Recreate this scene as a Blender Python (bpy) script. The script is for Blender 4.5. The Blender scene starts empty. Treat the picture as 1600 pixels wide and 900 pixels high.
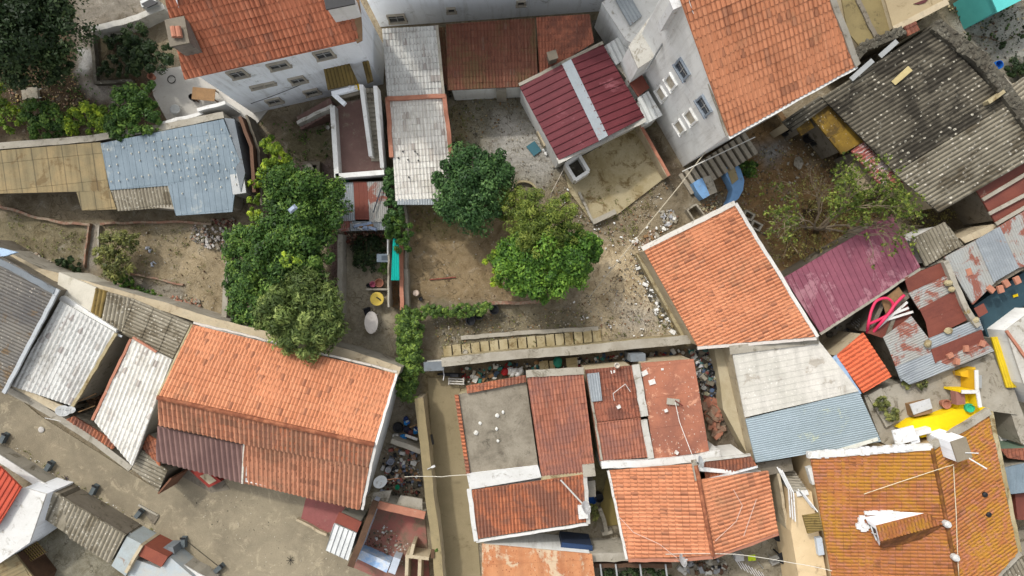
import bpy, bmesh, math, random
import numpy as np
from mathutils import Vector, noise
random.seed(7); RNG = np.random.default_rng(7)
sc = bpy.context.scene
COL = sc.collection
# ------------------------------------------------------------------ camera, sky, sun, exposure
H = 43.0
K = 32.0 / 43.0 / 800.0
cd = bpy.data.cameras.new('camera'); cam = bpy.data.objects.new('camera', cd); COL.objects.link(cam)
cam.location = (0, 0, H); cam.rotation_euler = (0, 0, 0)
cd.sensor_width = 36; cd.lens = 18.0 / (32.0 / 43.0); cd.clip_start = 0.5; cd.clip_end = 1000
sc.camera = cam
SUN_DIR = Vector((0.62, -0.78, 0)).normalized(); SUN_EL = math.radians(48)
w = bpy.data.worlds.new('World'); sc.world = w; w.use_nodes = True
nt = w.node_tree
sky = nt.nodes.new('ShaderNodeTexSky'); sky.sky_type = 'NISHITA'; sky.sun_disc = False
sky.sun_elevation = SUN_EL; sky.sun_rotation = math.atan2(-SUN_DIR.x, -SUN_DIR.y)
sky.air_density = 1.0; sky.dust_density = 3.5; sky.ozone_density = 1.0
bg = nt.nodes['Background']; bg.inputs['Strength'].default_value = 0.15
hs = nt.nodes.new('ShaderNodeHueSaturation'); hs.inputs['Saturation'].default_value = 0.25; nt.links.new(sky.outputs[0], hs.inputs['Color']); nt.links.new(hs.outputs[0], bg.inputs[0])
sl = bpy.data.lights.new('sun', 'SUN'); sl.energy = 1.15; sl.angle = math.radians(2.5); sl.color = (1, 0.955, 0.89)
so = bpy.data.objects.new('sun', sl); COL.objects.link(so); so.location = (-20, 25, 60)
so.rotation_euler = Vector((SUN_DIR.x * math.cos(SUN_EL), SUN_DIR.y * math.cos(SUN_EL), -math.sin(SUN_EL))).to_track_quat('-Z', 'Y').to_euler()
sc.view_settings.view_transform = 'Standard'; sc.view_settings.look = 'None'
sc.view_settings.gamma = 1; sc.view_settings.use_curve_mapping = False
sc.view_settings.exposure = 0.84

# ------------------------------------------------------------------ helpers
def at(px, py, z=0.0):
    s = K * (H - z)
    return Vector(((px - 800) * s, -(py - 450) * s, z))
def lin(c):
    c = c / 255.0
    return c / 12.92 if c <= 0.04045 else ((c + 0.055) / 1.055) ** 2.4
def C(r, g, b, k=0.82):
    return (lin(r) * k, lin(g) * k, lin(b) * k, 1.0)
def S(pts):
    """first three (px,py,z) give a plane; (px,py) that follow are cast on it"""
    a, b, c = [at(*p) for p in pts[:3]]
    n = (b - a).cross(c - a).normalized()
    if n.z < 0: n = -n
    out = []
    for p in pts:
        if len(p) == 3 : out.append(at(*p)); continue
        o = Vector((0, 0, H)); d = at(p[0], p[1], 0) - o
        t = (a - o).dot(n) / d.dot(n)
        out.append(o + d * t)
    return out
def L(pts, z):
    return [at(p[0], p[1], z) for p in pts]
def ccw(pts):
    a = sum(pts[i].x * pts[(i + 1) % len(pts)].y - pts[(i + 1) % len(pts)].x * pts[i].y for i in range(len(pts)))
    return pts if a > 0 else pts[::-1]
def pnormal(P):
    n = Vector((0, 0, 0))
    for i in range(len(P)):
        a, b = P[i], P[(i + 1) % len(P)]
        n += a.cross(b)
    n.normalize()
    return n if n.z > 0 else -n
def inset(P, d):
    """P ccw list; move each edge inwards by d (xy)"""
    n = len(P); out = []
    for i in range(n):
        a, b, c = P[i - 1], P[i], P[(i + 1) % n]
        e1 = Vector((b.x - a.x, b.y - a.y)); e2 = Vector((c.x - b.x, c.y - b.y))
        if e1.length < 1e-6 or e2.length < 1e-6: out.append(b.copy()); continue
        e1.normalize(); e2.normalize()
        n1 = Vector((-e1.y, e1.x)); n2 = Vector((-e2.y, e2.x))
        m = n1 + n2; k = m.dot(n1)
        m = m * (d / max(k, 0.35))
        out.append(Vector((b.x + m.x, b.y + m.y, b.z)))
    return out

class M:
    def __init__(s): s.v = []; s.f = []; s.mi = []; s.uv = []; s.mats = []; s.sm = False
    def mat(s, m):
        if m not in s.mats: s.mats.append(m)
        return s.mats.index(m)
    def add(s, vs, fs, m, uvs=None):
        o = len(s.v); s.v += [tuple(v) for v in vs]; k = s.mat(m)
        for i, f in enumerate(fs):
            s.f.append([o + j for j in f]); s.mi.append(k)
            s.uv.append(uvs[i] if uvs else None)
        return s
    def slab(s, P, th, m, down=None):
        """polygon of 3D points, extruded down by th"""
        P = ccw(P); n = len(P)
        vs = P + [p - Vector((0, 0, th)) for p in P]
        fs = [list(range(n)), list(range(2 * n - 1, n - 1, -1))] + [[i, n + i, n + (i + 1) % n, (i + 1) % n] for i in range(n)]
        return s.add(vs, fs, m)
    def box(s, c, sx, sy, z0, z1, a=0, m=None, tap=1.0):
        ca, sa = math.cos(a), math.sin(a); vs = []
        for z, k in ((z0, 1), (z1, tap)):
            for x, y in ((-1, -1), (1, -1), (1, 1), (-1, 1)):
                X, Y = x * sx / 2 * k, y * sy / 2 * k
                vs.append(Vector((c[0] + X * ca - Y * sa, c[1] + X * sa + Y * ca, z)))
        return s.add(vs, [[3, 2, 1, 0], [4, 5, 6, 7], [0, 1, 5, 4], [1, 2, 6, 5], [2, 3, 7, 6], [3, 0, 4, 7]], m)
    def beam(s, a, b, w, h, m, up=0):
        """bar from a to b; a,b are on its top centre line"""
        a = Vector(a); b = Vector(b); d = b - a; d2 = Vector((d.x, d.y, 0))
        if d2.length < 1e-5: d2 = Vector((1, 0, 0))
        d2.normalize(); q = Vector((-d2.y, d2.x, 0)) * (w / 2); zz = Vector((0, 0, h))
        vs = [a - q - zz, b - q - zz, b + q - zz, a + q - zz, a - q, b - q, b + q, a + q]
        return s.add(vs, [[3, 2, 1, 0], [4, 5, 6, 7], [0, 1, 5, 4], [1, 2, 6, 5], [2, 3, 7, 6], [3, 0, 4, 7]], m)
    def strip(s, Q, w, h, m, z0=None, jag=0.0):
        """mitred wall along polyline Q (top centre line); depth h or down to z0"""
        Q = [Vector(q) for q in Q]
        if jag:
            R = [Q[0]]
            for i in range(len(Q) - 1):
                n = max(1, int((Q[i + 1] - Q[i]).length / 0.45))
                for k in range(1, n + 1):
                    p = Q[i].lerp(Q[i + 1], k / n)
                    if not (i == len(Q) - 2 and k == n): p += Vector((random.uniform(-1, 1) * jag, random.uniform(-1, 1) * jag, random.uniform(-1, 1) * jag * .7))
                    R.append(p)
            Q = R
        N = len(Q); vs = []
        for i, q in enumerate(Q):
            a = Q[i] - Q[i - 1] if i > 0 else None; b = Q[i + 1] - Q[i] if i < N - 1 else None
            n1 = Vector((-a.y, a.x)).normalized() if a is not None else None; n2 = Vector((-b.y, b.x)).normalized() if b is not None else None
            if n1 is None: mm = n2
            elif n2 is None: mm = n1
            else:
                t = (n1 + n2); mm = t / max(t.dot(n1), .5)
            o = Vector((mm.x, mm.y, 0)) * (w / 2 * (1 + random.uniform(-1, 1) * jag * 1.2)); zb = q.z - h if z0 is None else z0
            vs += [q - o, q + o, Vector((q.x + o.x, q.y + o.y, zb)), Vector((q.x - o.x, q.y - o.y, zb))]
        fs = [[0, 1, 2, 3], [4 * N - 1, 4 * N - 2, 4 * N - 3, 4 * N - 4]]
        for i in range(N - 1):
            for k in range(4): fs.append([4 * i + k, 4 * i + 4 + k, 4 * i + 4 + (k + 1) % 4, 4 * i + (k + 1) % 4])
        return s.add(vs, fs, m)
    def tube(s, pts, r, m, n=6, r1=None, cap=True):
        pts = [Vector(p) for p in pts]; N = len(pts); vs = []
        prev = Vector((0, 0, 1))
        for i, p in enumerate(pts):
            t = (pts[min(i + 1, N - 1)] - pts[max(i - 1, 0)])
            if t.length < 1e-7: t = Vector((0, 0, 1))
            t.normalize()
            ref = Vector((0, 0, 1)) if abs(t.z) < 0.9 else Vector((1, 0, 0))
            x = t.cross(ref).normalized(); y = t.cross(x)
            rr = r if r1 is None else r + (r1 - r) * i / max(1, N - 1)
            for k in range(n):
                a = 2 * math.pi * k / n
                vs.append(p + x * (rr * math.cos(a)) + y * (rr * math.sin(a)))
        fs = [[i * n + k, i * n + (k + 1) % n, (i + 1) * n + (k + 1) % n, (i + 1) * n + k] for i in range(N - 1) for k in range(n)]
        if cap: fs += [list(range(n))[::-1], [(N - 1) * n + k for k in range(n)]]
        return s.add(vs, fs, m)
    def lathe(s, c, prof, m, n=20, sx=1, sy=1, a=0, tilt=None):
        """prof list of (r,z)"""
        vs = []; ca, sa = math.cos(a), math.sin(a)
        for r, z in prof:
            for k in range(n):
                t = 2 * math.pi * k / n; X = r * math.cos(t) * sx; Y = r * math.sin(t) * sy
                p = Vector((X * ca - Y * sa, X * sa + Y * ca, z))
                if tilt is not None: p = tilt @ p
                vs.append(p + Vector(c))
        fs = [[i * n + k, i * n + (k + 1) % n, (i + 1) * n + (k + 1) % n, (i + 1) * n + k] for i in range(len(prof) - 1) for k in range(n)]
        fs += [[k for k in range(n)][::-1], [(len(prof) - 1) * n + k for k in range(n)]]
        return s.add(vs, fs, m)
    def blob(s, c, r, m, sub=1, fz=1.0, jit=0.15):
        bm = bmesh.new(); bmesh.ops.create_icosphere(bm, subdivisions=sub, radius=1.0)
        rx = [r * random.uniform(0.75, 1.2) for _ in range(3)]
        vs = []
        for v in bm.verts:
            q = v.co * (1 + random.uniform(-jit, jit))
            vs.append(Vector((c[0] + q.x * rx[0], c[1] + q.y * rx[1], c[2] + q.z * rx[2] * fz)))
        fs = [[v.index for v in f.verts] for f in bm.faces]
        bm.free(); return s.add(vs, fs, m)
    def sheet(s, P, down, kind, m, pitch=0.22, row=0.38, amp=0.03, step=0.035, under=None, th=0.1):
        """profiled roof covering clipped to the convex polygon P (3D, planar)"""
        P = [Vector(p) for p in P]; n = pnormal(P)
        P = ccw(P)
        dx, dy = down[0], -down[1]
        v = Vector((dx, dy, -(n.x * dx + n.y * dy) / n.z)).normalized()
        u = v.cross(n).normalized()
        o = P[0]
        us = [(p - o).dot(u) for p in P]; vv = [(p - o).dot(v) for p in P]
        u0, u1, v0, v1 = min(us), max(us), min(vv), max(vv)
        if kind == 'tile':
            if amp == 0.03: amp = 0.05
            prof = [(0, 0.0), (0.16, 0.55), (0.34, 1.0), (0.5, 0.8), (0.62, 0.25), (0.75, 0.0)]
        elif kind == 'corr':
            prof = [(k / 6, 0.5 - 0.5 * math.cos(2 * math.pi * k / 6)) for k in range(6)]
        elif kind == 'rib':
            prof = [(0, 0), (0.06, 1), (0.16, 1), (0.22, 0), (0.6, 0.0)]
        else:
            prof = [(0, 0)]
        U = []; i = math.floor(u0 / pitch) - 1
        while i * pitch < u1 + pitch:
            for f, h in prof: U.append(((i + f) * pitch, h * amp))
            i += 1
        V = []; j = math.floor(v0 / row) - 1
        while j * row < v1 + row:
            V.append((j * row, 0.0 if step else 0)); V.append(((j + 0.995) * row, step)); j += 1
        bm = bmesh.new(); nu = len(U); jit = {}
        grid = []
        for (y, hz) in V:
            r_ = []
            for (x, h) in U:
                jz = 0
                if kind == 'tile':
                    key = (math.floor(x / pitch + 1e-4), math.floor(y / row + 1e-4))
                    if key not in jit: jit[key] = random.uniform(-0.01, 0.01) + (0.03 if random.random() < .02 else 0)
                    jz = jit[key]
                wz = (0.045 if kind == 'tile' else .012) * noise.noise(Vector((o.x + x, o.y + y, 3.3)) * 0.5) - (.02 if kind == 'tile' else .005)
                r_.append(bm.verts.new(o + u * x + v * y + n * (h + hz + jz + wz)))
            grid.append(r_)
        for a in range(len(V) - 1):
            for b in range(nu - 1):
                bm.faces.new((grid[a][b], grid[a][b + 1], grid[a + 1][b + 1], grid[a + 1][b]))
        N = len(P)
        for i in range(N):
            a, b = P[i], P[(i + 1) % N]
            e = (b - a)
            if e.length < 1e-4: continue
            no = e.cross(n).normalized()
            g = bm.verts[:] + bm.edges[:] + bm.faces[:]
            bmesh.ops.bisect_plane(bm, geom=g, dist=1e-5, plane_co=a, plane_no=no, clear_outer=True)
        bm.verts.index_update()
        vs = [w_.co.copy() for w_ in bm.verts]; fs = []; uvs = []
        for f in bm.faces:
            f_n = f.normal; ids = [w_.index for w_ in f.verts]
            if f.calc_area() < 1e-9: continue
            f.normal_update()
            if f.normal.dot(n) < 0: ids = ids[::-1]
            fs.append(ids)
            uvs.append([((vs[k] - o).dot(u) / pitch, (vs[k] - o).dot(v) / row) for k in ids])
        bm.free()
        s.add(vs, fs, m, uvs)
        s.slab([p - n * 0.012 for p in P], th, under or m)
        return s
    def build(s, name, parent=None, smooth=False):
        me = bpy.data.meshes.new(name)
        if parent is not None:
            base = PW[parent.name]
        else:
            A = np.array(s.v); base = Vector(((A[:, 0].min() + A[:, 0].max()) / 2, (A[:, 1].min() + A[:, 1].max()) / 2, A[:, 2].min()))
        me.from_pydata([(v[0] - base.x, v[1] - base.y, v[2] - base.z) for v in s.v], [], s.f)
        for m in s.mats: me.materials.append(m)
        me.polygons.foreach_set('material_index', s.mi)
        if any(u is not None for u in s.uv):
            uvl = me.uv_layers.new(name='UVMap'); flat = []
            for f, u in zip(s.f, s.uv):
                if u is None: flat += [0.5, 0.5] * len(f)
                else:
                    for a in u: flat += [a[0], a[1]]
            uvl.data.foreach_set('uv', flat)
        if smooth: me.polygons.foreach_set('use_smooth', [True] * len(s.f))
        me.update()
        ob = bpy.data.objects.new(name, me); COL.objects.link(ob)
        if parent is not None: ob.parent = parent; PW[ob.name] = base
        else: ob.location = base; PW[ob.name] = base
        return ob
PW = {}
def thing(name, label, cat, loc, group=None):
    o = bpy.data.objects.new(name, None); COL.objects.link(o); o.empty_display_size = 0.3
    o.location = loc; PW[o.name] = Vector(loc)
    o['label'] = label; o['category'] = cat
    if group: o['group'] = group
    return o
def tag(o, label, cat, group=None):
    o['label'] = label; o['category'] = cat
    if group: o['group'] = group
    return o
def stru(o): o['kind'] = 'structure'; return o
def stuff(o, label=None, cat=None):
    o['kind'] = 'stuff'
    if label: o['label'] = label; o['category'] = cat
    return o

# ------------------------------------------------------------------ materials
class NT:
    def __init__(s, name):
        s.m = bpy.data.materials.new(name); s.m.use_nodes = True; s.t = s.m.node_tree; s.b = s.t.nodes['Principled BSDF']
        s.tc = s.n('ShaderNodeTexCoord')
        s.b.inputs['Specular IOR Level'].default_value = 0.25
    def n(s, k, **p):
        x = s.t.nodes.new(k)
        for a, b in p.items(): setattr(x, a, b)
        return x
    def l(s, a, b): s.t.links.new(a, b)
    def noise(s, scale, detail=5, rough=0.6, co=None, dist=0.0):
        x = s.n('ShaderNodeTexNoise'); x.inputs['Scale'].default_value = scale; x.inputs['Detail'].default_value = detail
        x.inputs['Roughness'].default_value = rough; x.inputs['Distortion'].default_value = dist
        s.l(co if co is not None else s.pos(), x.inputs['Vector']); return x.outputs['Fac']
    def pos(s):
        if not hasattr(s, '_g'): s._g = s.n('ShaderNodeNewGeometry').outputs['Position']
        return s._g
    def ramp(s, f, a, b):
        x = s.n('ShaderNodeMapRange'); x.inputs['From Min'].default_value = a; x.inputs['From Max'].default_value = b
        x.interpolation_type = 'SMOOTHSTEP'; s.l(f, x.inputs['Value']); return x.outputs[0]
    def mix(s, f, a, b, mode='MIX'):
        x = s.n('ShaderNodeMix', data_type='RGBA', blend_type=mode)
        for sock, v in ((x.inputs[0], f), (x.inputs[6], a), (x.inputs[7], b)):
            if isinstance(v, (int, float)): sock.default_value = v
            elif isinstance(v, tuple): sock.default_value = v
            else: s.l(v, sock)
        return x.outputs[2]
    def math(s, op, a, b=0.0):
        x = s.n('ShaderNodeMath', operation=op)
        for sock, v in ((x.inputs[0], a), (x.inputs[1], b)):
            if isinstance(v, (int, float)): sock.default_value = v
            else: s.l(v, sock)
        return x.outputs[0]
    def out(s, col, rough=0.85, bump=None, bs=0.3, bd=0.02, metal=0.0):
        if isinstance(col, tuple): s.b.inputs['Base Color'].default_value = col
        else: s.l(col, s.b.inputs['Base Color'])
        s.b.inputs['Roughness'].default_value = rough; s.b.inputs['Metallic'].default_value = metal
        if bump is not None:
            x = s.n('ShaderNodeBump'); x.inputs['Strength'].default_value = bs; x.inputs['Distance'].default_value = bd
            s.l(bump, x.inputs['Height']); s.l(x.outputs[0], s.b.inputs['Normal'])
        return s.m
def gray(f): return (f, f, f, 1)
def tilemat(name, base, alt, stain=None, amt=0.4, ssc=0.35, joint=0.5, var=0.6, stain2=None, amt2=0.3, jc=(96, 48, 32)):
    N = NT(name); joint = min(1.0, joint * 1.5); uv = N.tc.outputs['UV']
    fl = N.n('ShaderNodeVectorMath', operation='FLOOR'); N.l(uv, fl.inputs[0])
    wn = N.n('ShaderNodeTexWhiteNoise', noise_dimensions='3D'); N.l(fl.outputs[0], wn.inputs['Vector'])
    r = wn.outputs['Value']
    col = N.mix(N.math('MULTIPLY', N.math('POWER', r, 1.6), var), base, alt)
    wn2 = N.ramp(r, 0.965, 0.985)
    col = N.mix(N.math('MULTIPLY', wn2, 0.3), col, C(140, 120, 105))
    col = N.mix(N.math('MULTIPLY', N.ramp(r, 0.05, 0.03), 0.5), col, C(92, 58, 48))
    n1 = N.noise(1.3, 6, 0.7); col = N.mix(N.math('MULTIPLY', N.ramp(n1, 0.35, 0.75), 0.4), col, N.mix(0.5, col, C(95, 65, 50)))
    mp = N.n('ShaderNodeMapping'); mp.inputs['Scale'].default_value = (0.55, 0.07, 1); N.l(uv, mp.inputs[0])
    sk = N.noise(1.6, 6, 0.75, co=mp.outputs[0])
    col = N.mix(N.math('MULTIPLY', N.ramp(sk, 0.45, 0.66), 0.45), col, N.mix(1.0, col, (0.55, 0.5, 0.48, 1), 'MULTIPLY'))
    col = N.mix(N.math('MULTIPLY', N.ramp(sk, 0.45, 0.3), 0.3), col, N.mix(0.3, col, C(225, 200, 170)))
    lf = N.n('ShaderNodeTexVoronoi'); lf.inputs['Scale'].default_value = 2.6; N.l(N.pos(), lf.inputs['Vector'])
    ls = N.math('MULTIPLY', N.ramp(N.math('ADD', lf.outputs['Distance'], N.math('MULTIPLY', N.noise(0.5, 5, 0.7), 0.8)), 0.42, 0.36), N.ramp(N.noise(12, 3, .8), .4, .55))
    col = N.mix(N.math('MULTIPLY', ls, 0.7), col, C(120, 112, 92))
    if stain is not None:
        f = N.noise(ssc, 8, 0.75, dist=0.4)
        lo = 0.62 - amt * 0.35
        f = N.math('MULTIPLY', N.ramp(f, lo, lo + 0.14), 0.85)
        col = N.mix(f, col, stain)
    if stain2 is not None:
        f = N.noise(ssc * 5 + 1, 8, 0.8, dist=0.3)
        lo = 0.64 - amt2 * 0.3
        col = N.mix(N.math('MULTIPLY', N.ramp(f, lo, lo + 0.1), 0.7), col, stain2)
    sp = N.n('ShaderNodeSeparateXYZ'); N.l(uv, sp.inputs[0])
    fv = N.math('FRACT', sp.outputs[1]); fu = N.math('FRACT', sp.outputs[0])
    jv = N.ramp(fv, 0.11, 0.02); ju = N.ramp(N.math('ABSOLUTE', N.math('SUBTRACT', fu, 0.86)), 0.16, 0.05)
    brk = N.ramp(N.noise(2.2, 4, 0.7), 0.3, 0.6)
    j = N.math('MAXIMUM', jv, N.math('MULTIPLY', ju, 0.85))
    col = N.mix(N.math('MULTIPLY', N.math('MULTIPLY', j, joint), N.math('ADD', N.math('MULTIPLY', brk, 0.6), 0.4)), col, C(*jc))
    fine = N.noise(26, 3, 0.7)
    col = N.mix(0.35, col, N.mix(1.0, col, N.mix(fine, gray(0.55), gray(1.45)), 'MULTIPLY'))
    return N.out(col, 0.88, fine, 0.25, 0.01)
def sheetmat(name, base, alt=None, rust=None, amt=0.3, rsc=0.6, spots=None, samt=0.0, rough=0.6, groove=0.0, gc=(45, 42, 38), metal=0.0, streak=0.4, alt_sc=0.5, ssz=5.0, gw=0.2):
    N = NT(name); uv = N.tc.outputs['UV']
    alt = alt or tuple([x * 0.75 for x in base[:3]] + [1])
    col = N.mix(N.ramp(N.noise(alt_sc, 7, 0.7, dist=0.3), 0.35, 0.65), base, alt)
    mp = N.n('ShaderNodeMapping'); mp.inputs['Scale'].default_value = (1.3, 0.12, 1); N.l(uv, mp.inputs[0])
    stn = N.noise(2.0, 5, 0.7, co=mp.outputs[0])
    col = N.mix(N.math('MULTIPLY', N.ramp(stn, 0.4, 0.7), streak), col, N.mix(1.0, col, gray(0.62), 'MULTIPLY'))
    if rust is not None:
        f = N.noise(rsc, 9, 0.72, dist=0.5); lo = 0.66 - amt * 0.4
        f2 = N.math('ADD', f, N.math('MULTIPLY', N.math('SUBTRACT', stn, 0.5), 0.25))
        col = N.mix(N.math('MULTIPLY', N.ramp(f2, lo, lo + 0.07), 0.9), col, rust)
    if spots is not None:
        v = N.n('ShaderNodeTexVoronoi'); v.inputs['Scale'].default_value = ssz; N.l(N.pos(), v.inputs['Vector'])
        m = N.noise(0.45, 5, 0.7); vs = N.math('ADD', v.outputs['Distance'], N.math('MULTIPLY', m, -0.55))
        lim = -0.16 + samt * 0.35
        rn = N.math('MULTIPLY', N.ramp(vs, lim + 0.05, lim), N.ramp(N.noise(9, 3, 0.8), 0.42, 0.5))
        col = N.mix(N.math('MULTIPLY', rn, 0.85), col, spots)
    if groove:
        sp = N.n('ShaderNodeSeparateXYZ'); N.l(uv, sp.inputs[0]); fu = N.math('FRACT', sp.outputs[0])
        g = N.math('MAXIMUM', N.ramp(fu, gw, gw * .2), N.ramp(fu, 1 - gw, 1 - gw * .2))
        col = N.mix(N.math('MULTIPLY', g, groove), col, C(*gc))
    fine = N.noise(14, 5, 0.75)
    col = N.mix(0.5, col, N.mix(1.0, col, N.mix(fine, gray(0.5), gray(1.5)), 'MULTIPLY'))
    return N.out(col, rough, fine, 0.2, 0.01, metal)
def plain(name, base, alt=None, amt=0.5, sc=0.8, dirt=None, damt=0.3, dsc=2.0, rough=0.85, fine=0.4, bs=0.3, fsc=12, metal=0.0, bd=0.02, streak=0.0):
    N = NT(name)
    alt = alt or tuple([x * 0.7 for x in base[:3]] + [1])
    col = N.mix(N.math('MULTIPLY', N.ramp(N.noise(sc, 8, 0.72, dist=0.3), 0.35, 0.68), amt), base, alt)
    if dirt is not None:
        f = N.noise(dsc, 9, 0.78, dist=0.6); lo = 0.64 - damt * 0.35
        col = N.mix(N.math('MULTIPLY', N.ramp(f, lo, lo + 0.12), 0.85), col, dirt)
    if streak:
        mp = N.n('ShaderNodeMapping'); mp.inputs['Scale'].default_value = (2.2, 2.2, 0.22); N.l(N.pos(), mp.inputs[0])
        sk = N.noise(1.0, 7, 0.75, co=mp.outputs[0]); col = N.mix(N.math('MULTIPLY', N.ramp(sk, 0.48, 0.72), streak), col, C(140, 132, 116))
    fn = N.noise(fsc, 6, 0.8)
    col = N.mix(fine, col, N.mix(1.0, col, N.mix(fn, gray(0.45), gray(1.55)), 'MULTIPLY'))
    return N.out(col, rough, fn, bs, bd, metal)
MC = {}
def pl(r, g, b, rough=0.7, k=0.82):
    key = (r, g, b, rough)
    if key not in MC: MC[key] = plain('paint_%d_%d_%d' % (r, g, b), C(min(r, 232), min(g, 232), min(b, 230), k * .9), sc=3, amt=0.35, dirt=C(r * .62, g * .58, b * .5), damt=0.28, dsc=3.5, rough=rough, fine=0.35, bs=0.1)
    return MC[key]

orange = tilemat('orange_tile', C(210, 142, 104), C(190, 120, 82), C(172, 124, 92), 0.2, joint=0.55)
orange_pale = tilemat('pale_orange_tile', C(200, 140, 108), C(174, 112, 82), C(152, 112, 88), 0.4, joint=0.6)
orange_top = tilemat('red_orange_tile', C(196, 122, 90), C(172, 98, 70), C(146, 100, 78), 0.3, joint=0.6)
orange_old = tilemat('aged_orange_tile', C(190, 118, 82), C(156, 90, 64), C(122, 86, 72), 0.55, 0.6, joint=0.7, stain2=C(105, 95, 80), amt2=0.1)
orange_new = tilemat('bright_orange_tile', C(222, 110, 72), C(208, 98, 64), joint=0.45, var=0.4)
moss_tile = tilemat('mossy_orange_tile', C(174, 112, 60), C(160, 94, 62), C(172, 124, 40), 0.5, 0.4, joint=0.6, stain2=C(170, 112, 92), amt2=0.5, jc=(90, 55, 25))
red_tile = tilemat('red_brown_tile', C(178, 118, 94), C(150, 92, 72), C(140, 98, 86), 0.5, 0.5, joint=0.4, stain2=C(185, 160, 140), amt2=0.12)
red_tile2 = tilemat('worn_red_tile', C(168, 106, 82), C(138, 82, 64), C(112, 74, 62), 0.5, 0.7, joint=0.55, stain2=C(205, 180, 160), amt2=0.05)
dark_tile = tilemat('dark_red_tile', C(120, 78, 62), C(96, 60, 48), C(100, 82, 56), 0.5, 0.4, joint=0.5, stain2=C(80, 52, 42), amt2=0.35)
rust_flat = sheetmat('rusty_flat_sheet', C(176, 114, 88), C(146, 96, 78), C(205, 150, 120), 0.25, 1.2, C(200, 190, 175), 0.05, 0.85, streak=0.2)
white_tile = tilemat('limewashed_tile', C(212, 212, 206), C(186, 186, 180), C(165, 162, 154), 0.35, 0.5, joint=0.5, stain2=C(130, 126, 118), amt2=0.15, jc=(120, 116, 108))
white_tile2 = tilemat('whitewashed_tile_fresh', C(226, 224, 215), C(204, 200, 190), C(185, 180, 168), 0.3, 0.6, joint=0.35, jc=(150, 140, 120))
magenta = sheetmat('magenta_sheet', C(114, 52, 58), C(98, 42, 48), C(140, 84, 90), 0.2, 0.4, rough=0.6, streak=0.7, alt_sc=.3)
magenta2 = sheetmat('faded_magenta_sheet', C(154, 92, 106), C(132, 76, 90), C(172, 124, 132), 0.35, 0.5, rough=0.55, streak=0.35)
asb = sheetmat('asbestos_dark', C(104, 98, 84), C(76, 71, 60), C(52, 48, 40), 0.45, 0.5, C(196, 190, 172), 0.2, 0.9, groove=0.75, gc=(42, 38, 30), ssz=3.4)
asb2 = sheetmat('asbestos_grey', C(158, 150, 132), C(132, 124, 106), C(105, 96, 78), 0.35, 0.8, C(205, 200, 184), 0.2, 0.9, groove=0.7, gc=(70, 64, 52))
asb3 = sheetmat('asbestos_brown', C(124, 120, 112), C(98, 96, 94), C(112, 92, 66), 0.3, 0.4, C(180, 172, 158), 0.1, 0.9, groove=0.6, gc=(60, 50, 38))
asb_moss = sheetmat('asbestos_moss', C(140, 118, 66), C(112, 96, 58), C(90, 74, 40), 0.35, 1.0, rough=0.9, groove=0.6, gc=(60, 50, 28))
mossy = sheetmat('moss_orange_sheet', C(150, 120, 46), C(112, 88, 40), C(90, 72, 40), 0.35, 1.0, C(170, 160, 140), 0.12, 0.95)
zinc_blue = sheetmat('blue_zinc', C(128, 143, 152), C(114, 129, 138), C(150, 158, 158), 0.25, 0.8, rough=0.5, streak=0.35)
zinc = sheetmat('zinc', C(164, 170, 172), C(142, 148, 152), C(150, 116, 100), 0.12, 0.9, rough=0.45, metal=0.1, groove=0.25, gc=(90, 92, 94))
zinc_rust = sheetmat('zinc_rusty', C(164, 166, 162), C(160, 158, 150), C(140, 74, 54), 0.42, 0.6, rough=0.6, groove=0.25, gc=(90, 88, 84))
zinc_y = sheetmat('zinc_lime', C(160, 174, 180), C(150, 164, 168), C(180, 186, 160), 0.12, 0.5, rough=0.55, groove=0.35, gc=(84, 90, 94))
brown_sh = sheetmat('brown_sheet', C(128, 72, 58), C(112, 62, 52), C(150, 120, 104), 0.08, 1.0, rough=0.6, streak=0.3)
brown_aw = sheetmat('brown_awning', C(142, 112, 104), C(124, 96, 90), rough=0.75, streak=0.3, groove=0.55, gc=(80, 58, 52))
white_sh = sheetmat('white_sheet', C(222, 224, 220), C(200, 202, 200), C(150, 140, 124), 0.12, 1.5, rough=0.6, groove=0.5, gc=(130, 130, 128))
redwhite = sheetmat('red_white_sheet', C(206, 196, 190), C(180, 170, 165), C(150, 66, 54), 0.55, 1.4, rough=0.6, groove=0.6, gc=(130, 60, 50))
tan_roof = sheetmat('tan_board', C(158, 138, 100), C(134, 122, 92), C(116, 98, 68), 0.3, 0.6, rough=0.85, streak=0.8, groove=0.5, gw=0.06)
yellow_sh = sheetmat('yellow_sheet', C(226, 196, 40), C(200, 172, 40), rough=0.6, groove=0.4, gc=(150, 125, 30))
pale_conc = sheetmat('pale_concrete_sheet', C(212, 207, 196), C(196, 192, 180), C(172, 164, 150), 0.25, 0.8, C(224, 220, 210), 0.1, 0.9, groove=0.15, gc=(130, 126, 118))
F8m = sheetmat('orange_lichen_sheet', C(196, 138, 96), C(176, 112, 74), C(200, 180, 150), 0.4, 0.5, C(130, 70, 50), 0.1, 0.85, groove=0.2, gc=(120, 80, 60))

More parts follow.
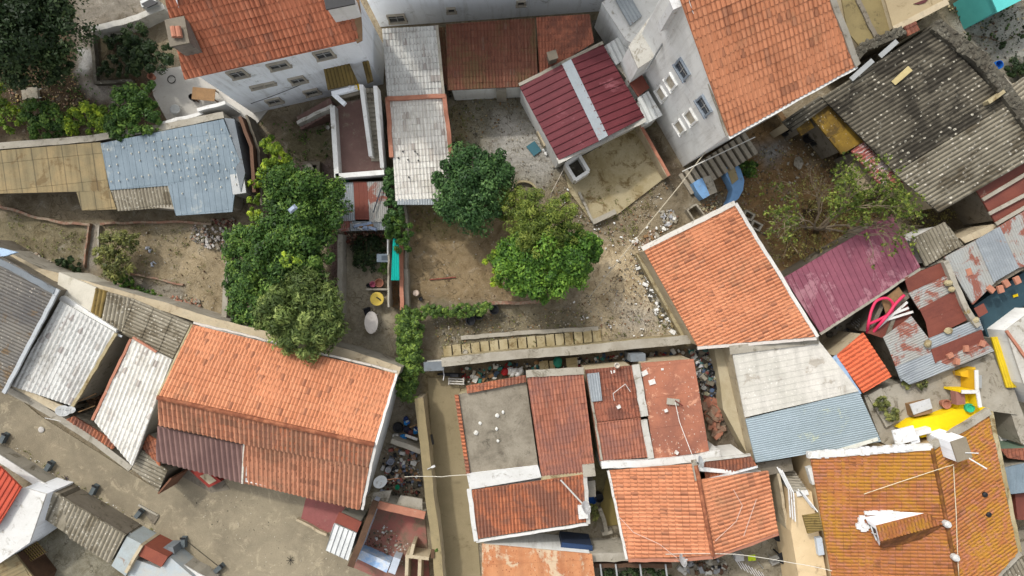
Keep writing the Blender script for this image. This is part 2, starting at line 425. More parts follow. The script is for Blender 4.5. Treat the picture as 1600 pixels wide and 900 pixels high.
white_w = plain('white_plaster', C(240, 243, 246, .92), C(222, 225, 226, .92), 0.4, 0.5, C(176, 176, 172), 0.2, 0.9, fine=0.15, bs=0.08, streak=.35)
white_w2 = plain('white_plaster_aged', C(228, 228, 224, .9), C(204, 202, 194, .9), 0.5, 0.6, C(160, 154, 142), 0.2, 1.1, fine=0.2, bs=0.12, streak=.35)
white_h = plain('white_coping', C(216, 215, 210), C(194, 192, 184), 0.5, 1.0, C(150, 144, 130), 0.3, 1.8, fine=0.25)
white_h2 = plain('aged_coping', C(196, 193, 184), C(172, 168, 156), 0.6, 1.0, C(130, 122, 106), 0.35, 1.8, fine=0.35)
beige_w = plain('beige_plaster', C(190, 176, 148), C(168, 152, 124), 0.6, 0.7, C(130, 112, 86), 0.3, 1.4, fine=0.3, streak=.5)
conc = plain('concrete', C(168, 162, 148), C(138, 130, 114), 0.7, 0.6, C(100, 92, 74), 0.32, 1.3, fine=0.4)
conc_d = plain('dark_concrete', C(128, 120, 106), C(104, 96, 82), 0.7, 0.7, C(74, 66, 50), 0.35, 1.5, fine=0.5)
conc_m = plain('mossy_concrete', C(176, 164, 132), C(140, 124, 84), 0.8, 0.6, C(104, 84, 48), 0.4, 1.0, fine=0.4)
pebble = plain('pebbled_concrete', C(144, 136, 120), C(108, 100, 86), 0.9, 0.9, C(84, 78, 66), 0.22, 1.2, fine=0.8, fsc=11)
stone = plain('mossy_stone', C(96, 92, 80), C(68, 62, 52), 0.9, 1.6, C(150, 146, 132), 0.28, 3.0, fine=0.6, bs=0.8, bd=0.06)
brick = plain('brick', C(150, 112, 92), C(118, 92, 76), 0.8, 3.0, C(148, 136, 116), 0.55, 2.2, fine=0.4)
terra = plain('terracotta_trim', C(178, 122, 98), C(154, 102, 82), 0.6, 2.0, C(190, 170, 150), 0.2, 3.0, fine=0.25)
purple_f = plain('purple_floor', C(134, 106, 98), C(116, 92, 86), 0.7, 0.9, C(150, 138, 120), 0.3, 1.6, fine=0.35)
red_f = plain('worn_red_floor', C(150, 92, 84), C(132, 112, 96), 0.8, 0.45, C(110, 98, 80), 0.42, 1.0, fine=0.4)
yellow_p = plain('yellow_paint', C(244, 208, 12), C(226, 190, 20), 0.5, 1.0, C(196, 170, 70), 0.1, 2.0, fine=0.15)
yellow_d = plain('yellow_paint_worn', C(216, 172, 30), C(190, 150, 40), 0.5, 1.0, fine=0.2)
blue_p = plain('blue_paint', C(122, 164, 208), C(110, 148, 188), 0.6, 1.6, C(120, 116, 96), 0.26, 2.5, fine=0.25)
teal_p = plain('teal_paint', C(92, 190, 184), C(80, 172, 168), 0.5, 1.0, fine=0.15)
teal_d = plain('dark_teal', C(48, 74, 84), C(38, 58, 66), 0.7, 0.8, C(70, 92, 92), 0.2, 1.0, rough=0.6, fine=0.2)
olive_r = plain('olive_screed', C(134, 120, 82), C(108, 96, 66), 0.7, 0.7, C(80, 70, 48), 0.3, 1.2, fine=0.3)
wood = plain('weathered_wood', C(150, 118, 82), C(118, 92, 66), 0.7, 2.0, fine=0.4)
wood_d = plain('dark_wood', C(94, 70, 52), C(70, 52, 40), 0.7, 2.0, fine=0.4)
bark = plain('bark', C(92, 76, 58), C(66, 54, 42), 0.8, 4.0, fine=0.5, bs=0.6)
black = plain('black_plastic', C(32, 33, 36), C(24, 24, 26), 0.5, 2.0, rough=0.5, fine=0.2)
glass = plain('window_glass', C(60, 64, 68), C(44, 48, 52), 0.5, 2.0, rough=0.15, fine=0.1, bs=0.0)
stonefr = plain('stone_frame', C(180, 172, 156), C(150, 142, 128), 0.5, 2.0, fine=0.3)
metal_g = plain('galvanised_metal', C(172, 174, 172), C(150, 152, 150), 0.5, 2.0, rough=0.45, fine=0.2, metal=0.2)
bluegrey = plain('blue_grey_render', C(120, 126, 130), C(100, 106, 110), 0.6, 1.0, C(90, 86, 78), 0.3, 1.6, fine=0.3)
# ------------------------------------------------------------------ ground
def soil_mat(name):
    N = NT(name)
    vc = N.n('ShaderNodeVertexColor', layer_name='albedo'); col = vc.outputs['Color']
    big = N.noise(0.3, 10, 0.75, dist=0.7); mid = N.noise(1.1, 12, 0.8, dist=0.8); m2 = N.noise(3.2, 10, 0.82, dist=0.4); fine = N.noise(11, 6, 0.85)
    col = N.mix(0.8, col, N.mix(1.0, col, N.mix(N.ramp(big, .3, .7), gray(0.6), gray(1.3)), 'MULTIPLY'))
    col = N.mix(N.math('MULTIPLY', N.ramp(mid, 0.5, 0.6), 0.6), col, N.mix(1.0, col, (0.5, 0.45, 0.36, 1), 'MULTIPLY'))
    col = N.mix(N.math('MULTIPLY', N.ramp(mid, 0.46, 0.36), 0.5), col, N.mix(0.5, col, C(196, 190, 176)))
    col = N.mix(N.math('MULTIPLY', N.ramp(m2, 0.54, 0.64), 0.5), col, N.mix(1.0, col, (0.5, 0.47, 0.4, 1), 'MULTIPLY'))
    wd = N.math('MULTIPLY', N.ramp(N.noise(0.55, 9, 0.8, co=None, dist=1.0), 0.57, 0.64), N.ramp(m2, 0.45, 0.55))
    col = N.mix(N.math('MULTIPLY', wd, 0.55), col, C(104, 104, 62))
    ck = N.n('ShaderNodeTexVoronoi', feature='DISTANCE_TO_EDGE'); ck.inputs['Scale'].default_value = 0.55
    dv = N.n('ShaderNodeVectorMath', operation='ADD'); N.l(N.pos(), dv.inputs[0])
    nz = N.n('ShaderNodeTexNoise'); nz.inputs['Scale'].default_value = 2.0; N.l(N.pos(), nz.inputs['Vector']); N.l(nz.outputs['Color'], dv.inputs[1]); N.l(dv.outputs[0], ck.inputs['Vector'])
    cr = N.math('MULTIPLY', N.ramp(ck.outputs['Distance'], 0.018, 0.006), N.ramp(big, .48, .52))
    col = N.mix(N.math('MULTIPLY', cr, 0.6), col, C(70, 62, 46))
    col = N.mix(0.85, col, N.mix(1.0, col, N.mix(fine, gray(0.35), gray(1.65)), 'MULTIPLY'))
    v = N.n('ShaderNodeTexVoronoi'); v.inputs['Scale'].default_value = 6.5; N.l(N.pos(), v.inputs['Vector'])
    sp = N.math('MULTIPLY', N.ramp(v.outputs['Distance'], 0.2, 0.12), N.ramp(N.noise(0.9, 4, 0.7), 0.52, 0.62))
    sp = N.math('MULTIPLY', sp, vc.outputs['Alpha'])
    col = N.mix(N.math('MULTIPLY', sp, 0.75), col, N.mix(v.outputs['Color'], C(150, 140, 120), C(220, 212, 196)))
    return N.out(col, 0.95, N.math('ADD', fine, N.math('MULTIPLY', m2, 1.5)), 0.7, 0.06)
ZON = [  # polygon in px, colour, feather (m), pebbles
    ([(-300, -300), (230, -60), (215, 60), (265, 190), (140, 215), (-300, 235)], (88, 72, 52), 0.6, 0.7),
    ([(112, -40), (250, -40), (215, 25), (150, 45), (140, 60), (148, 115), (200, 130), (195, 155), (150, 160), (118, 112), (118, 70)], (150, 142, 128), 0.5, 0.3),
    ([(118, 72), (145, 75), (147, 113), (125, 112)], (186, 184, 178), 0.15, 0.1),
    ([(130, 130), (192, 136), (190, 158), (140, 155)], (178, 170, 160), 0.3, 0.1),
    ([(145, 45), (205, 30), (205, 125), (148, 125)], (84, 76, 56), 0.3, 0.5),
    ([(-40, 296), (370, 325), (402, 300), (385, 345), (150, 348), (-40, 322)], (132, 120, 98), 0.25, 0.3),
    ([(-60, 330), (135, 350), (132, 420), (60, 400), (-60, 390)], (128, 118, 92), 0.2, 0.3),
    ([(138, 350), (155, 350), (152, 425), (134, 420)], (158, 150, 136), 0.15, 0.3),
    ([(156, 350), (350, 345), (352, 500), (205, 455), (154, 420)], (166, 150, 120), 0.25, 0.4),
    ([(230, 350), (300, 345), (285, 375), (240, 378)], (142, 130, 104), 0.4, 0.2),
    ([(200, 430), (290, 445), (290, 480), (215, 455)], (150, 142, 126), 0.3, 0.4),
    ([(-200, 560), (60, 640), (245, 765), (420, 790), (560, 880), (640, 980), (330, 980), (0, 715), (-200, 620)], (160, 145, 118), 0.3, 0.5),
    ([(0, 640), (60, 650), (200, 735), (190, 760), (60, 720), (-40, 680)], (132, 120, 98), 1.2, 0.2),
    ([(385, 180), (520, 160), (530, 290), (400, 330)], (128, 116, 96), 0.4, 0.3),
    ([(445, 195), (515, 200), (518, 245), (440, 250)], (122, 114, 88), 0.3, 0.3),
    ([(440, 250), (518, 248), (518, 285), (445, 290)], (128, 112, 104), 0.2, 0.2),
    ([(513, 360), (530, 360), (530, 480), (515, 480)], (118, 98, 92), 0.1, 0.2),
    ([(532, 360), (606, 360), (618, 480), (616, 575), (530, 550)], (168, 158, 136), 0.25, 0.4),
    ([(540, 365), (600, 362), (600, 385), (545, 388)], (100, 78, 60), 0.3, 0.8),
    ([(636, 318), (700, 322), (800, 330), (860, 400), (870, 472), (640, 474)], (152, 132, 100), 0.35, 0.5),
    ([(650, 325), (740, 330), (745, 370), (660, 365)], (146, 130, 92), 0.6, 0.3),
    ([(665, 480), (860, 474), (900, 500), (1062, 500), (1076, 535), (690, 560)], (136, 126, 102), 0.4, 0.7),
    ([(700, 140), (870, 136), (890, 260), (860, 300), (800, 290), (700, 250)], (150, 144, 124), 0.5, 0.5),
    ([(770, 175), (830, 180), (880, 260), (850, 285), (800, 275), (760, 240)], (186, 182, 172), 0.6, 0.2),
    ([(700, 160), (725, 160), (733, 235), (702, 240)], (160, 148, 116), 0.4, 0.2),
    ([(860, 280), (1050, 260), (1010, 385), (900, 440), (860, 380)], (152, 138, 112), 0.6, 1.0),
    ([(920, 380), (1000, 380), (1062, 500), (1070, 535), (930, 520), (910, 450)], (216, 196, 160), 0.8, 0.7),
    ([(965, 470), (1030, 480), (1040, 520), (975, 525)], (170, 162, 148), 0.9, 0.3),
    ([(1005, 192), (1075, 270), (1060, 300), (1030, 280)], (96, 84, 68), 0.3, 0.8),
    ([(1080, 240), (1200, 190), (1300, 220), (1420, 320), (1400, 340), (1225, 432), (1150, 318)], (158, 126, 86), 0.5, 1.0),
    ([(1178, 225), (1225, 220), (1220, 255), (1195, 260)], (170, 168, 162), 0.5, 0.3),
    ([(1180, 190), (1225, 185), (1350, 250), (1400, 330), (1330, 300), (1260, 245)], (110, 94, 68), 0.5, 0.8),
    ([(1400, 300), (1530, 320), (1510, 400), (1430, 380)], (92, 82, 64), 0.5, 0.8),
    ([(1480, 10), (1600, 5), (1640, 100), (1585, 130), (1540, 90), (1500, 50)], (172, 170, 158), 0.5, 0.3),
    ([(1460, -20), (1545, -20), (1560, 20), (1490, 30), (1460, 20)], (76, 72, 54), 0.5, 0.9),
    ([(1565, 100), (1640, 90), (1640, 140), (1585, 140)], (60, 58, 44), 0.3, 0.9),
    ([(656, 580), (716, 585), (728, 740), (750, 960), (690, 960), (668, 700)], (164, 148, 112), 0.15, 0.25),
    ([(700, 560), (1120, 545), (1120, 590), (715, 600)], (120, 108, 88), 0.2, 0.7),
    ([(1085, 550), (1130, 545), (1150, 700), (1110, 700)], (120, 108, 92), 0.3, 0.6),
    ([(915, 700), (1000, 700), (985, 880), (915, 860)], (138, 128, 92), 0.3, 0.3),
    ([(740, 830), (985, 810), (985, 880), (745, 880)], (150, 140, 120), 0.2, 0.3),
    ([(1100, 830), (1300, 740), (1310, 960), (1090, 960)], (158, 148, 126), 0.3, 0.3),
    ([(1340, 585), (1480, 560), (1560, 560), (1600, 640), (1640, 900), (1590, 700), (1540, 640), (1400, 690), (1350, 640)], (164, 156, 128), 0.3, 0.4),
    ([(1290, 500), (1390, 460), (1440, 600), (1400, 610), (1350, 520)], (104, 98, 86), 0.3, 0.7),
    ([(600, 620), (662, 620), (668, 790), (575, 785)], (150, 140, 120), 0.2, 0.6),
    ([(0, 780), (200, 800), (300, 910), (-60, 980)], (110, 98, 70), 0.3, 0.6),
    ([(50, 830), (130, 840), (190, 880), (160, 960), (60, 930)], (150, 144, 124), 0.6, 0.4),
]
def make_ground():
    step = 0.16
    xs = np.arange(-36, 36.001, step); ys = np.arange(-21, 21.001, step)
    far = np.array([38, 42, 50, 65, 90, 140, 250, 450])
    xs = np.concatenate([-far[::-1], xs, far]); ys = np.concatenate([-(far[::-1] - 14), ys, far - 14])
    X, Y = np.meshgrid(xs, ys); nx, ny = len(xs), len(ys)
    # smooth value noise to make zone borders ragged
    def vn(sc_, seed):
        r = np.random.default_rng(seed); g = r.random((64, 64))
        u = (X * sc_) % 63; v = (Y * sc_) % 63; i = u.astype(int); j = v.astype(int); fu = u - i; fv = v - j
        fu = fu * fu * (3 - 2 * fu); fv = fv * fv * (3 - 2 * fv)
        a = g[j, i]; b = g[j, i + 1]; c = g[j + 1, i]; d = g[j + 1, i + 1]
        return (a * (1 - fu) + b * fu) * (1 - fv) + (c * (1 - fu) + d * fu) * fv - 0.5
    JX = X + 0.5 * vn(0.9, 1) + 0.3 * vn(2.6, 2); JY = Y + 0.5 * vn(0.9, 3) + 0.3 * vn(2.6, 4)
    base = np.array(C(140, 128, 106)[:3]); colr = np.ones((ny, nx, 3)) * base; peb = np.ones((ny, nx)) * 0.5
    for poly, c, fe, pb in ZON:
        P = [(at(p[0], p[1]).x, at(p[0], p[1]).y) for p in poly]
        ins = np.zeros_like(JX, bool); dist = np.full_like(JX, 1e9)
        n = len(P)
        for i in range(n):
            (x1, y1), (x2, y2) = P[i], P[(i + 1) % n]
            cond = ((y1 > JY) != (y2 > JY)) & (JX < (x2 - x1) * (JY - y1) / ((y2 - y1) if y2 != y1 else 1e-9) + x1)
            ins ^= cond
            dx, dy = x2 - x1, y2 - y1; t = np.clip(((JX - x1) * dx + (JY - y1) * dy) / (dx * dx + dy * dy + 1e-9), 0, 1)
            dist = np.minimum(dist, np.hypot(JX - x1 - t * dx, JY - y1 - t * dy))
        sd = np.where(ins, dist, -dist)
        wgt = np.clip(0.5 + sd / (2 * fe), 0, 1)[..., None]
        colr = colr * (1 - wgt) + np.array(C(*c)[:3]) * np.array([.84, .84, .84]) * wgt
        peb = peb * (1 - wgt[..., 0]) + pb * wgt[..., 0]
    Z = 0.05 * (vn(0.5, 9) + 0.6 * vn(1.9, 10)) - 0.06
    verts = np.stack([X, Y, Z], -1).reshape(-1, 3)
    idx = np.arange(nx * ny).reshape(ny, nx)
    F = np.stack([idx[:-1, :-1], idx[:-1, 1:], idx[1:, 1:], idx[1:, :-1]], -1).reshape(-1, 4)
    me = bpy.data.meshes.new('ground')
    me.vertices.add(len(verts)); me.vertices.foreach_set('co', verts.ravel())
    me.loops.add(F.size); me.loops.foreach_set('vertex_index', F.ravel())
    me.polygons.add(len(F)); me.polygons.foreach_set('loop_start', np.arange(0, F.size, 4)); me.polygons.foreach_set('loop_total', np.full(len(F), 4))
    me.update(calc_edges=True)
    ca = me.color_attributes.new('albedo', 'FLOAT_COLOR', 'POINT')
    ca.data.foreach_set('color', np.concatenate([colr.reshape(-1, 3), peb.reshape(-1, 1)], 1).astype(np.float32).ravel())
    me.materials.append(soil_mat('soil'))
    o = bpy.data.objects.new('ground', me); COL.objects.link(o); stru(o)
make_ground()

def pad(name, pts, z, m, kind='structure', th=0.12):
    o = M().slab(L(pts, z), th, m).build(name)
    if kind: o['kind'] = kind
    return o

# ------------------------------------------------------------------ leaves
def leafmat(name, dark, mid, light):
    N = NT(name)
    a = N.n('ShaderNodeVertexColor', layer_name='tone'); sp = N.n('ShaderNodeSeparateColor'); N.l(a.outputs['Color'], sp.inputs[0])
    t = sp.outputs[0]
    col = N.mix(N.ramp(t, 0.0, 0.55), dark, mid); col = N.mix(N.ramp(t, 0.6, 1.0), col, light)
    N.l(col, N.b.inputs['Base Color']); N.b.inputs['Roughness'].default_value = 0.5; N.b.inputs['Specular IOR Level'].default_value = 0.2
    tr = N.n('ShaderNodeBsdfTranslucent'); N.l(col, tr.inputs['Color'])
    mx = N.n('ShaderNodeMixShader'); mx.inputs[0].default_value = 0.3
    N.l(N.b.outputs[0], mx.inputs[1]); N.l(tr.outputs[0], mx.inputs[2])
    N.l(mx.outputs[0], N.t.nodes['Material Output'].inputs['Surface'])
    return N.m
lf_dark = leafmat('leaf_dark', (0.014, 0.026, 0.01, 1), (0.026, 0.048, 0.016, 1), (0.06, 0.09, 0.03, 1))
lf_green = leafmat('leaf_green', (0.022, 0.05, 0.012, 1), (0.06, 0.125, 0.024, 1), (0.17, 0.27, 0.05, 1))
lf_blue = leafmat('leaf_deep_green', (0.022, 0.052, 0.018, 1), (0.05, 0.11, 0.032, 1), (0.13, 0.23, 0.07, 1))
lf_loq = leafmat('leaf_loquat', (0.048, 0.075, 0.02, 1), (0.125, 0.175, 0.045, 1), (0.28, 0.34, 0.1, 1))
lf_yel = leafmat('leaf_yellow_green', (0.068, 0.115, 0.022, 1), (0.176, 0.270, 0.030, 1), (0.486, 0.594, 0.054, 1))
lf_oliv = leafmat('leaf_olive', (0.068, 0.081, 0.030, 1), (0.162, 0.176, 0.054, 1), (0.324, 0.324, 0.095, 1))
lf_dry = leafmat('leaf_dry', (0.135, 0.115, 0.041, 1), (0.270, 0.243, 0.074, 1), (0.459, 0.419, 0.135, 1))
lf_feather = leafmat('leaf_feathery', (0.05, 0.075, 0.018, 1), (0.13, 0.18, 0.03, 1), (0.27, 0.31, 0.06, 1))
lf_fresh = leafmat('leaf_fresh', (0.03, 0.075, 0.014, 1), (0.085, 0.18, 0.025, 1), (0.2, 0.34, 0.045, 1))
def foliage(blobs, n, size, m, name, parent, clumps=None, asp=0.5, shell=0.35, up=0.5):
    """leaves spread through clumps that fill the blobs (world centre, radius, flatten)"""
    tot = sum(b[1] ** 2 for b in blobs); cs = []; 
    for c, r, fz in blobs:
        k = max(3, int((clumps or 40) * r * r / tot))
        for _ in range(k):
            d = RNG.normal(size=3); d /= np.linalg.norm(d)
            if d[2] < -0.2: d[2] *= -0.6
            rr = r * (0.45 + 0.55 * RNG.random() ** 0.5)
            p = np.array(c) + d * rr * np.array([1, 1, fz])
            cs.append((p, r * RNG.uniform(0.14, 0.42), RNG.random()))
    per = max(6, n // len(cs)); P = []; T = []; D = []
    for p, cr, tone in cs:
        k = int(per * RNG.uniform(0.6, 1.4))
        d = RNG.normal(size=(k, 3)); d /= np.linalg.norm(d, axis=1)[:, None]
        rad = cr * RNG.random(k)[:, None] ** shell
        q = p + d * rad * np.array([1, 1, 0.75])
        P.append(q); D.append(d); T.append(np.clip(tone * 0.75 + RNG.normal(0.14, 0.22, k), 0, 1))
    P = np.concatenate(P); D = np.concatenate(D); T = np.concatenate(T); N_ = len(P)
    nrm = D + RNG.normal(0, 0.45, (N_, 3)) + np.array([0, 0, up]); nrm /= np.linalg.norm(nrm, axis=1)[:, None]
    t = RNG.normal(size=(N_, 3)); t -= nrm * (t * nrm).sum(1)[:, None]; t /= np.linalg.norm(t, axis=1)[:, None]
    b = np.cross(nrm, t); sz = size * RNG.uniform(0.5, 1.5, N_)[:, None]
    dro = np.array([0, 0, -0.18]) * sz
    v = np.stack([P - t * sz, P + b * sz * asp, P + t * sz + dro, P - b * sz * asp], 1).reshape(-1, 3)
    v[:, 2] = np.maximum(v[:, 2], 0.03)
    base = np.array(PW[parent.name]) if parent is not None else np.array([P[:, 0].mean(), P[:, 1].mean(), P[:, 2].min()])
    v = v - base
    me = bpy.data.meshes.new(name); me.vertices.add(len(v)); me.vertices.foreach_set('co', v.astype(np.float32).ravel())
    me.loops.add(N_ * 4); me.loops.foreach_set('vertex_index', np.arange(N_ * 4))
    me.polygons.add(N_); me.polygons.foreach_set('loop_start', np.arange(0, N_ * 4, 4)); me.polygons.foreach_set('loop_total', np.full(N_, 4))
    me.update(calc_edges=True)
    ca = me.color_attributes.new('tone', 'FLOAT_COLOR', 'POINT')
    tt = np.repeat(T, 4); ca.data.foreach_set('color', np.stack([tt, tt, tt, np.ones_like(tt)], 1).astype(np.float32).ravel())
    me.materials.append(m)
    o = bpy.data.objects.new(name, me); COL.objects.link(o)
    if parent is not None: o.parent = parent
    else: o.location = base
    PW[o.name] = Vector(base)
    return o
def tree(name, label, cat, root, blobs, n, size, m, group=None, clumps=None, tr=0.12, asp=0.5, up=0.5, part='crown'):
    """root (px,py); blobs list of (px,py,z,r[,flat])"""
    r0 = at(root[0], root[1], 0); t = thing(name, label, cat, r0, group)
    B = [(at(b[0], b[1], b[2]), b[3], b[4] if len(b) > 4 else 0.8) for b in blobs]
    tm = M(); zt = min(b[0].z for b in B)
    fork = Vector((r0.x, r0.y, max(0.25, zt * 0.5))) + Vector((random.uniform(-.1, .1), random.uniform(-.1, .1), 0))
    tm.tube([r0 - Vector((0, 0, 0.1)), (r0 + fork) / 2 + Vector((0.04, 0.03, 0)), fork], tr, bark, 7, tr * 0.7)
    tm.build('trunk', t)
    lm = M()
    for c, r, fz in B:
        for _ in range(3):
            e = c + Vector((random.uniform(-1, 1), random.uniform(-1, 1), random.uniform(-0.2, 0.7))) * r * 0.7
            mid = (fork + e) / 2 + Vector((random.uniform(-.2, .2), random.uniform(-.2, .2), 0.2 * r))
            lm.tube([fork, mid, e], tr * 0.55, bark, 5, tr * 0.12)
    lm.build('limbs', t)
    foliage(B, n, size, m, part, t, clumps, asp, up=up)
    return t

# ------------------------------------------------------------------ buildings
def walls(mb, ring, m, ins=0.25, z0=-0.25, thick=0.22, drop=0.03, n=None):
    P = ccw([p.copy() for p in ring]); O = inset(P, ins); I = inset(P, ins + thick); N = len(O)
    vs = []
    for p in O: vs += [Vector((p.x, p.y, z0)), Vector((p.x, p.y, p.z - drop))]
    for p in I: vs += [Vector((p.x, p.y, z0)), Vector((p.x, p.y, p.z - drop))]
    fs = []
    for i in range(N):
        j = (i + 1) % N
        fs.append([2 * i, 2 * j, 2 * j + 1, 2 * i + 1])
        fs.append([2 * N + 2 * i, 2 * N + 2 * i + 1, 2 * N + 2 * j + 1, 2 * N + 2 * j])
        fs.append([2 * i + 1, 2 * j + 1, 2 * N + 2 * j + 1, 2 * N + 2 * i + 1])
    mb.add(vs, fs, m)
    return O
def RP(pts, down, kind, m, **k):  # roof piece description
    return dict(pts=pts, down=down, kind=kind, m=m, k=k)
def build(name, label, cat, roofs, ring=None, wm=None, ins=0.25, group=None, loc=None, wallname='wall'):
    """roofs: list of RP. ring: list (px,py,z) for walls"""
    R = [(S(r['pts']) if len(r['pts'][0]) == 3 else r['pts'], r) for r in roofs]
    allp = [p for P, _ in R for p in P]
    if loc is None: loc = Vector((sum(p.x for p in allp) / len(allp), sum(p.y for p in allp) / len(allp), 0))
    t = thing(name, label, cat, loc, group)
    for P, r in R:
        k = dict(r['k']); nm = k.pop('name', 'roof')
        o = M().sheet(P, r['down'], r['kind'], r['m'], **k).build(nm, t)
        if 'label' in r: o['label'] = r['label']
    O = None
    if ring is not None:
        if ring == 'roof': rg = R[0][0]; 
        else: rg = S(ring) if any(len(p) == 2 for p in ring) else [at(*p) for p in ring]
        b = M(); O = walls(b, rg, wm, ins, drop=0.16); b.build(wallname, t)
    t_edges[t.name] = O
    return t
t_edges = {}
def trim(t, pts, w_, h, m, name='verge_trim', lift=0.08):
    """strip along px polyline with z"""
    b = M(); Q = [at(*p) + Vector((0, 0, lift)) for p in pts]
    b.strip(Q, w_, h, m, None, 0.022)
    return b.build(name, t)
def onwall(a, b, px, py):
    """px ray hits the vertical plane through world a,b"""
    o = Vector((0, 0, H)); d = at(px, py, 0) - o; n = Vector((-(b.y - a.y), b.x - a.x, 0))
    t = (a - o).dot(n) / d.dot(n); return o + d * t
def window(t, edge, px, py, w_, h, frame=None, pane=None, bars=True, depth=0.06, lab=None, name='window'):
    a, b = edge; p = onwall(a, b, px, py); d = Vector((b.x - a.x, b.y - a.y, 0)).normalized()
    nn = Vector((-d.y, d.x, 0))
    if nn.dot(Vector((-p.x, -p.y, 0))) < 0: nn = -nn
    frame = frame or stonefr; pane = pane or glass
    fr = M(); fw = 0.1
    def bx(mb, cu, cz, su, sz, off, dep, m):
        c = p + d * cu + Vector((0, 0, cz)); A = c + nn * (off)
        ang = math.atan2(d.y, d.x)
        mb.box((A.x, A.y), su, dep, c.z - sz / 2, c.z + sz / 2, ang, m)
    bx(fr, 0, h / 2 + fw / 2, w_ + 2 * fw, fw, 0.05, 0.14, frame); bx(fr, 0, -h / 2 - fw / 2, w_ + 2 * fw + 0.1, fw, 0.07, 0.2, frame)
    for s_ in (-1, 1): bx(fr, s_ * (w_ / 2 + fw / 2), 0, fw, h, 0.05, 0.14, frame)
    f = fr.build(name, t)
    if lab: f['label'] = lab
    pn = M(); bx(pn, 0, 0, w_, h, 0.01, 0.03, pane); pn.build('pane', f)
    if bars:
        br = M()
        bx(br, 0, 0, 0.05, h, 0.04, 0.04, pl(170, 170, 166)); bx(br, 0, h * 0.1, w_, 0.05, 0.045, 0.04, pl(170, 170, 166)); br.build('glazing_bar', f)
    return f
def slabthing(name, label, cat, pts, z, m, th=0.12, group=None):
    P = S(pts) if len(pts[0]) == 3 else L(pts, z)
    return tag(M().slab(P, th, m).build(name), label, cat, group)
def wallline(name, label, pts, z, th, m, cap=None, group=None, cat='wall', z0=-0.2, capw=0.08, caph=0.06):
    """free-standing wall along px polyline given at its top height"""
    Q = L([p[:2] for p in pts], z) if not callable(z) else [at(*p) for p in pts]
    mid = Q[len(Q) // 2]; t = thing(name, label, cat, (mid.x, mid.y, 0), group)
    b = M(); c = M(); jg = 0.0 if m in (white_w, white_w2, yellow_p, yellow_d) else 0.03
    b.strip(Q, th, 0, m, z0, .045 if m is brick else jg)
    if cap: c.strip([q + Vector((0, 0, caph + (.03 if jg else 0))) for q in Q], th + capw + jg, caph + .02, cap, None, jg * .6)
    b.build('wall_body', t)
    if cap: c.build('coping', t)
    return t
def stairs(name, label, a, b, width, z0, z1, n, m, group=None, solid=True, parts='step', gap=-0.03):
    """a (px,py at z0) to b (px,py at z1)"""
    A = at(a[0], a[1], z0); B = at(b[0], b[1], z1); d = Vector((B.x - A.x, B.y - A.y, 0)); Ln = d.length; d.normalize()
    ang = math.atan2(d.y, d.x); t = thing(name, label, 'stairs', ((A.x + B.x) / 2, (A.y + B.y) / 2, 0), group)
    for i in range(n):
        c = A + d * (Ln * (i + 0.5) / n); z = z0 + (z1 - z0) * (i + 1) / n
        M().box((c.x, c.y), Ln / n - gap - (0.002 if i % 2 else 0), width + 0.002 * (i % 3), max(-0.1, z - 0.5 if not solid else -0.1), z, ang, m).build(parts, t)
    return t
def scatter(name, label, cat, poly, n, smin, smax, mats, z=0.0, flat=0.5, boxes=0.4, heap=0.0):
    P = L(poly, z); xs = [p.x for p in P]; ys = [p.y for p in P]; b = M(); k = 0
    cx, cy = sum(xs) / len(xs), sum(ys) / len(ys); R = max(max(xs) - min(xs), max(ys) - min(ys)) / 2
    def inside(x, y):
        c = False
        for i in range(len(P)):
            a, q = P[i], P[i - 1]
            if (a.y > y) != (q.y > y) and x < (q.x - a.x) * (y - a.y) / (q.y - a.y) + a.x: c = not c
        return c
    while k < n:
        x = random.uniform(min(xs), max(xs)); y = random.uniform(min(ys), max(ys))
        if not inside(x, y): continue
        s_ = smin + (smax - smin) * random.random() ** 2.5; m = random.choice(mats)
        hz = z + heap * max(0, 1 - math.hypot(x - cx, y - cy) / R) * random.random()
        if random.random() < boxes: b.box((x, y), s_ * 1.6, s_, hz - 0.02, hz + s_ * random.uniform(0.2, 0.8), random.uniform(0, 3.1), m, random.uniform(0.7, 1))
        else: b.blob((x, y, hz + s_ * 0.2), s_ * 0.6, m, 1, flat, 0.25)
        k += 1
    o = b.build(name); stuff(o, label, cat); return o
def cable(label, pts, r=0.012, m=None, name='overhead_cable', sag=0.25, cat='cable', group=None, n=14):
    Q = [at(*p) for p in pts]; W = []
    for i in range(len(Q) - 1):
        for k in range(n):
            f = k / n; p = Q[i].lerp(Q[i + 1], f); p.z -= sag * 4 * f * (1 - f); W.append(p)
    W.append(Q[-1])
    return tag(M().tube(W, r, m or pl(205, 200, 188), 5).build(name), label, cat, group)
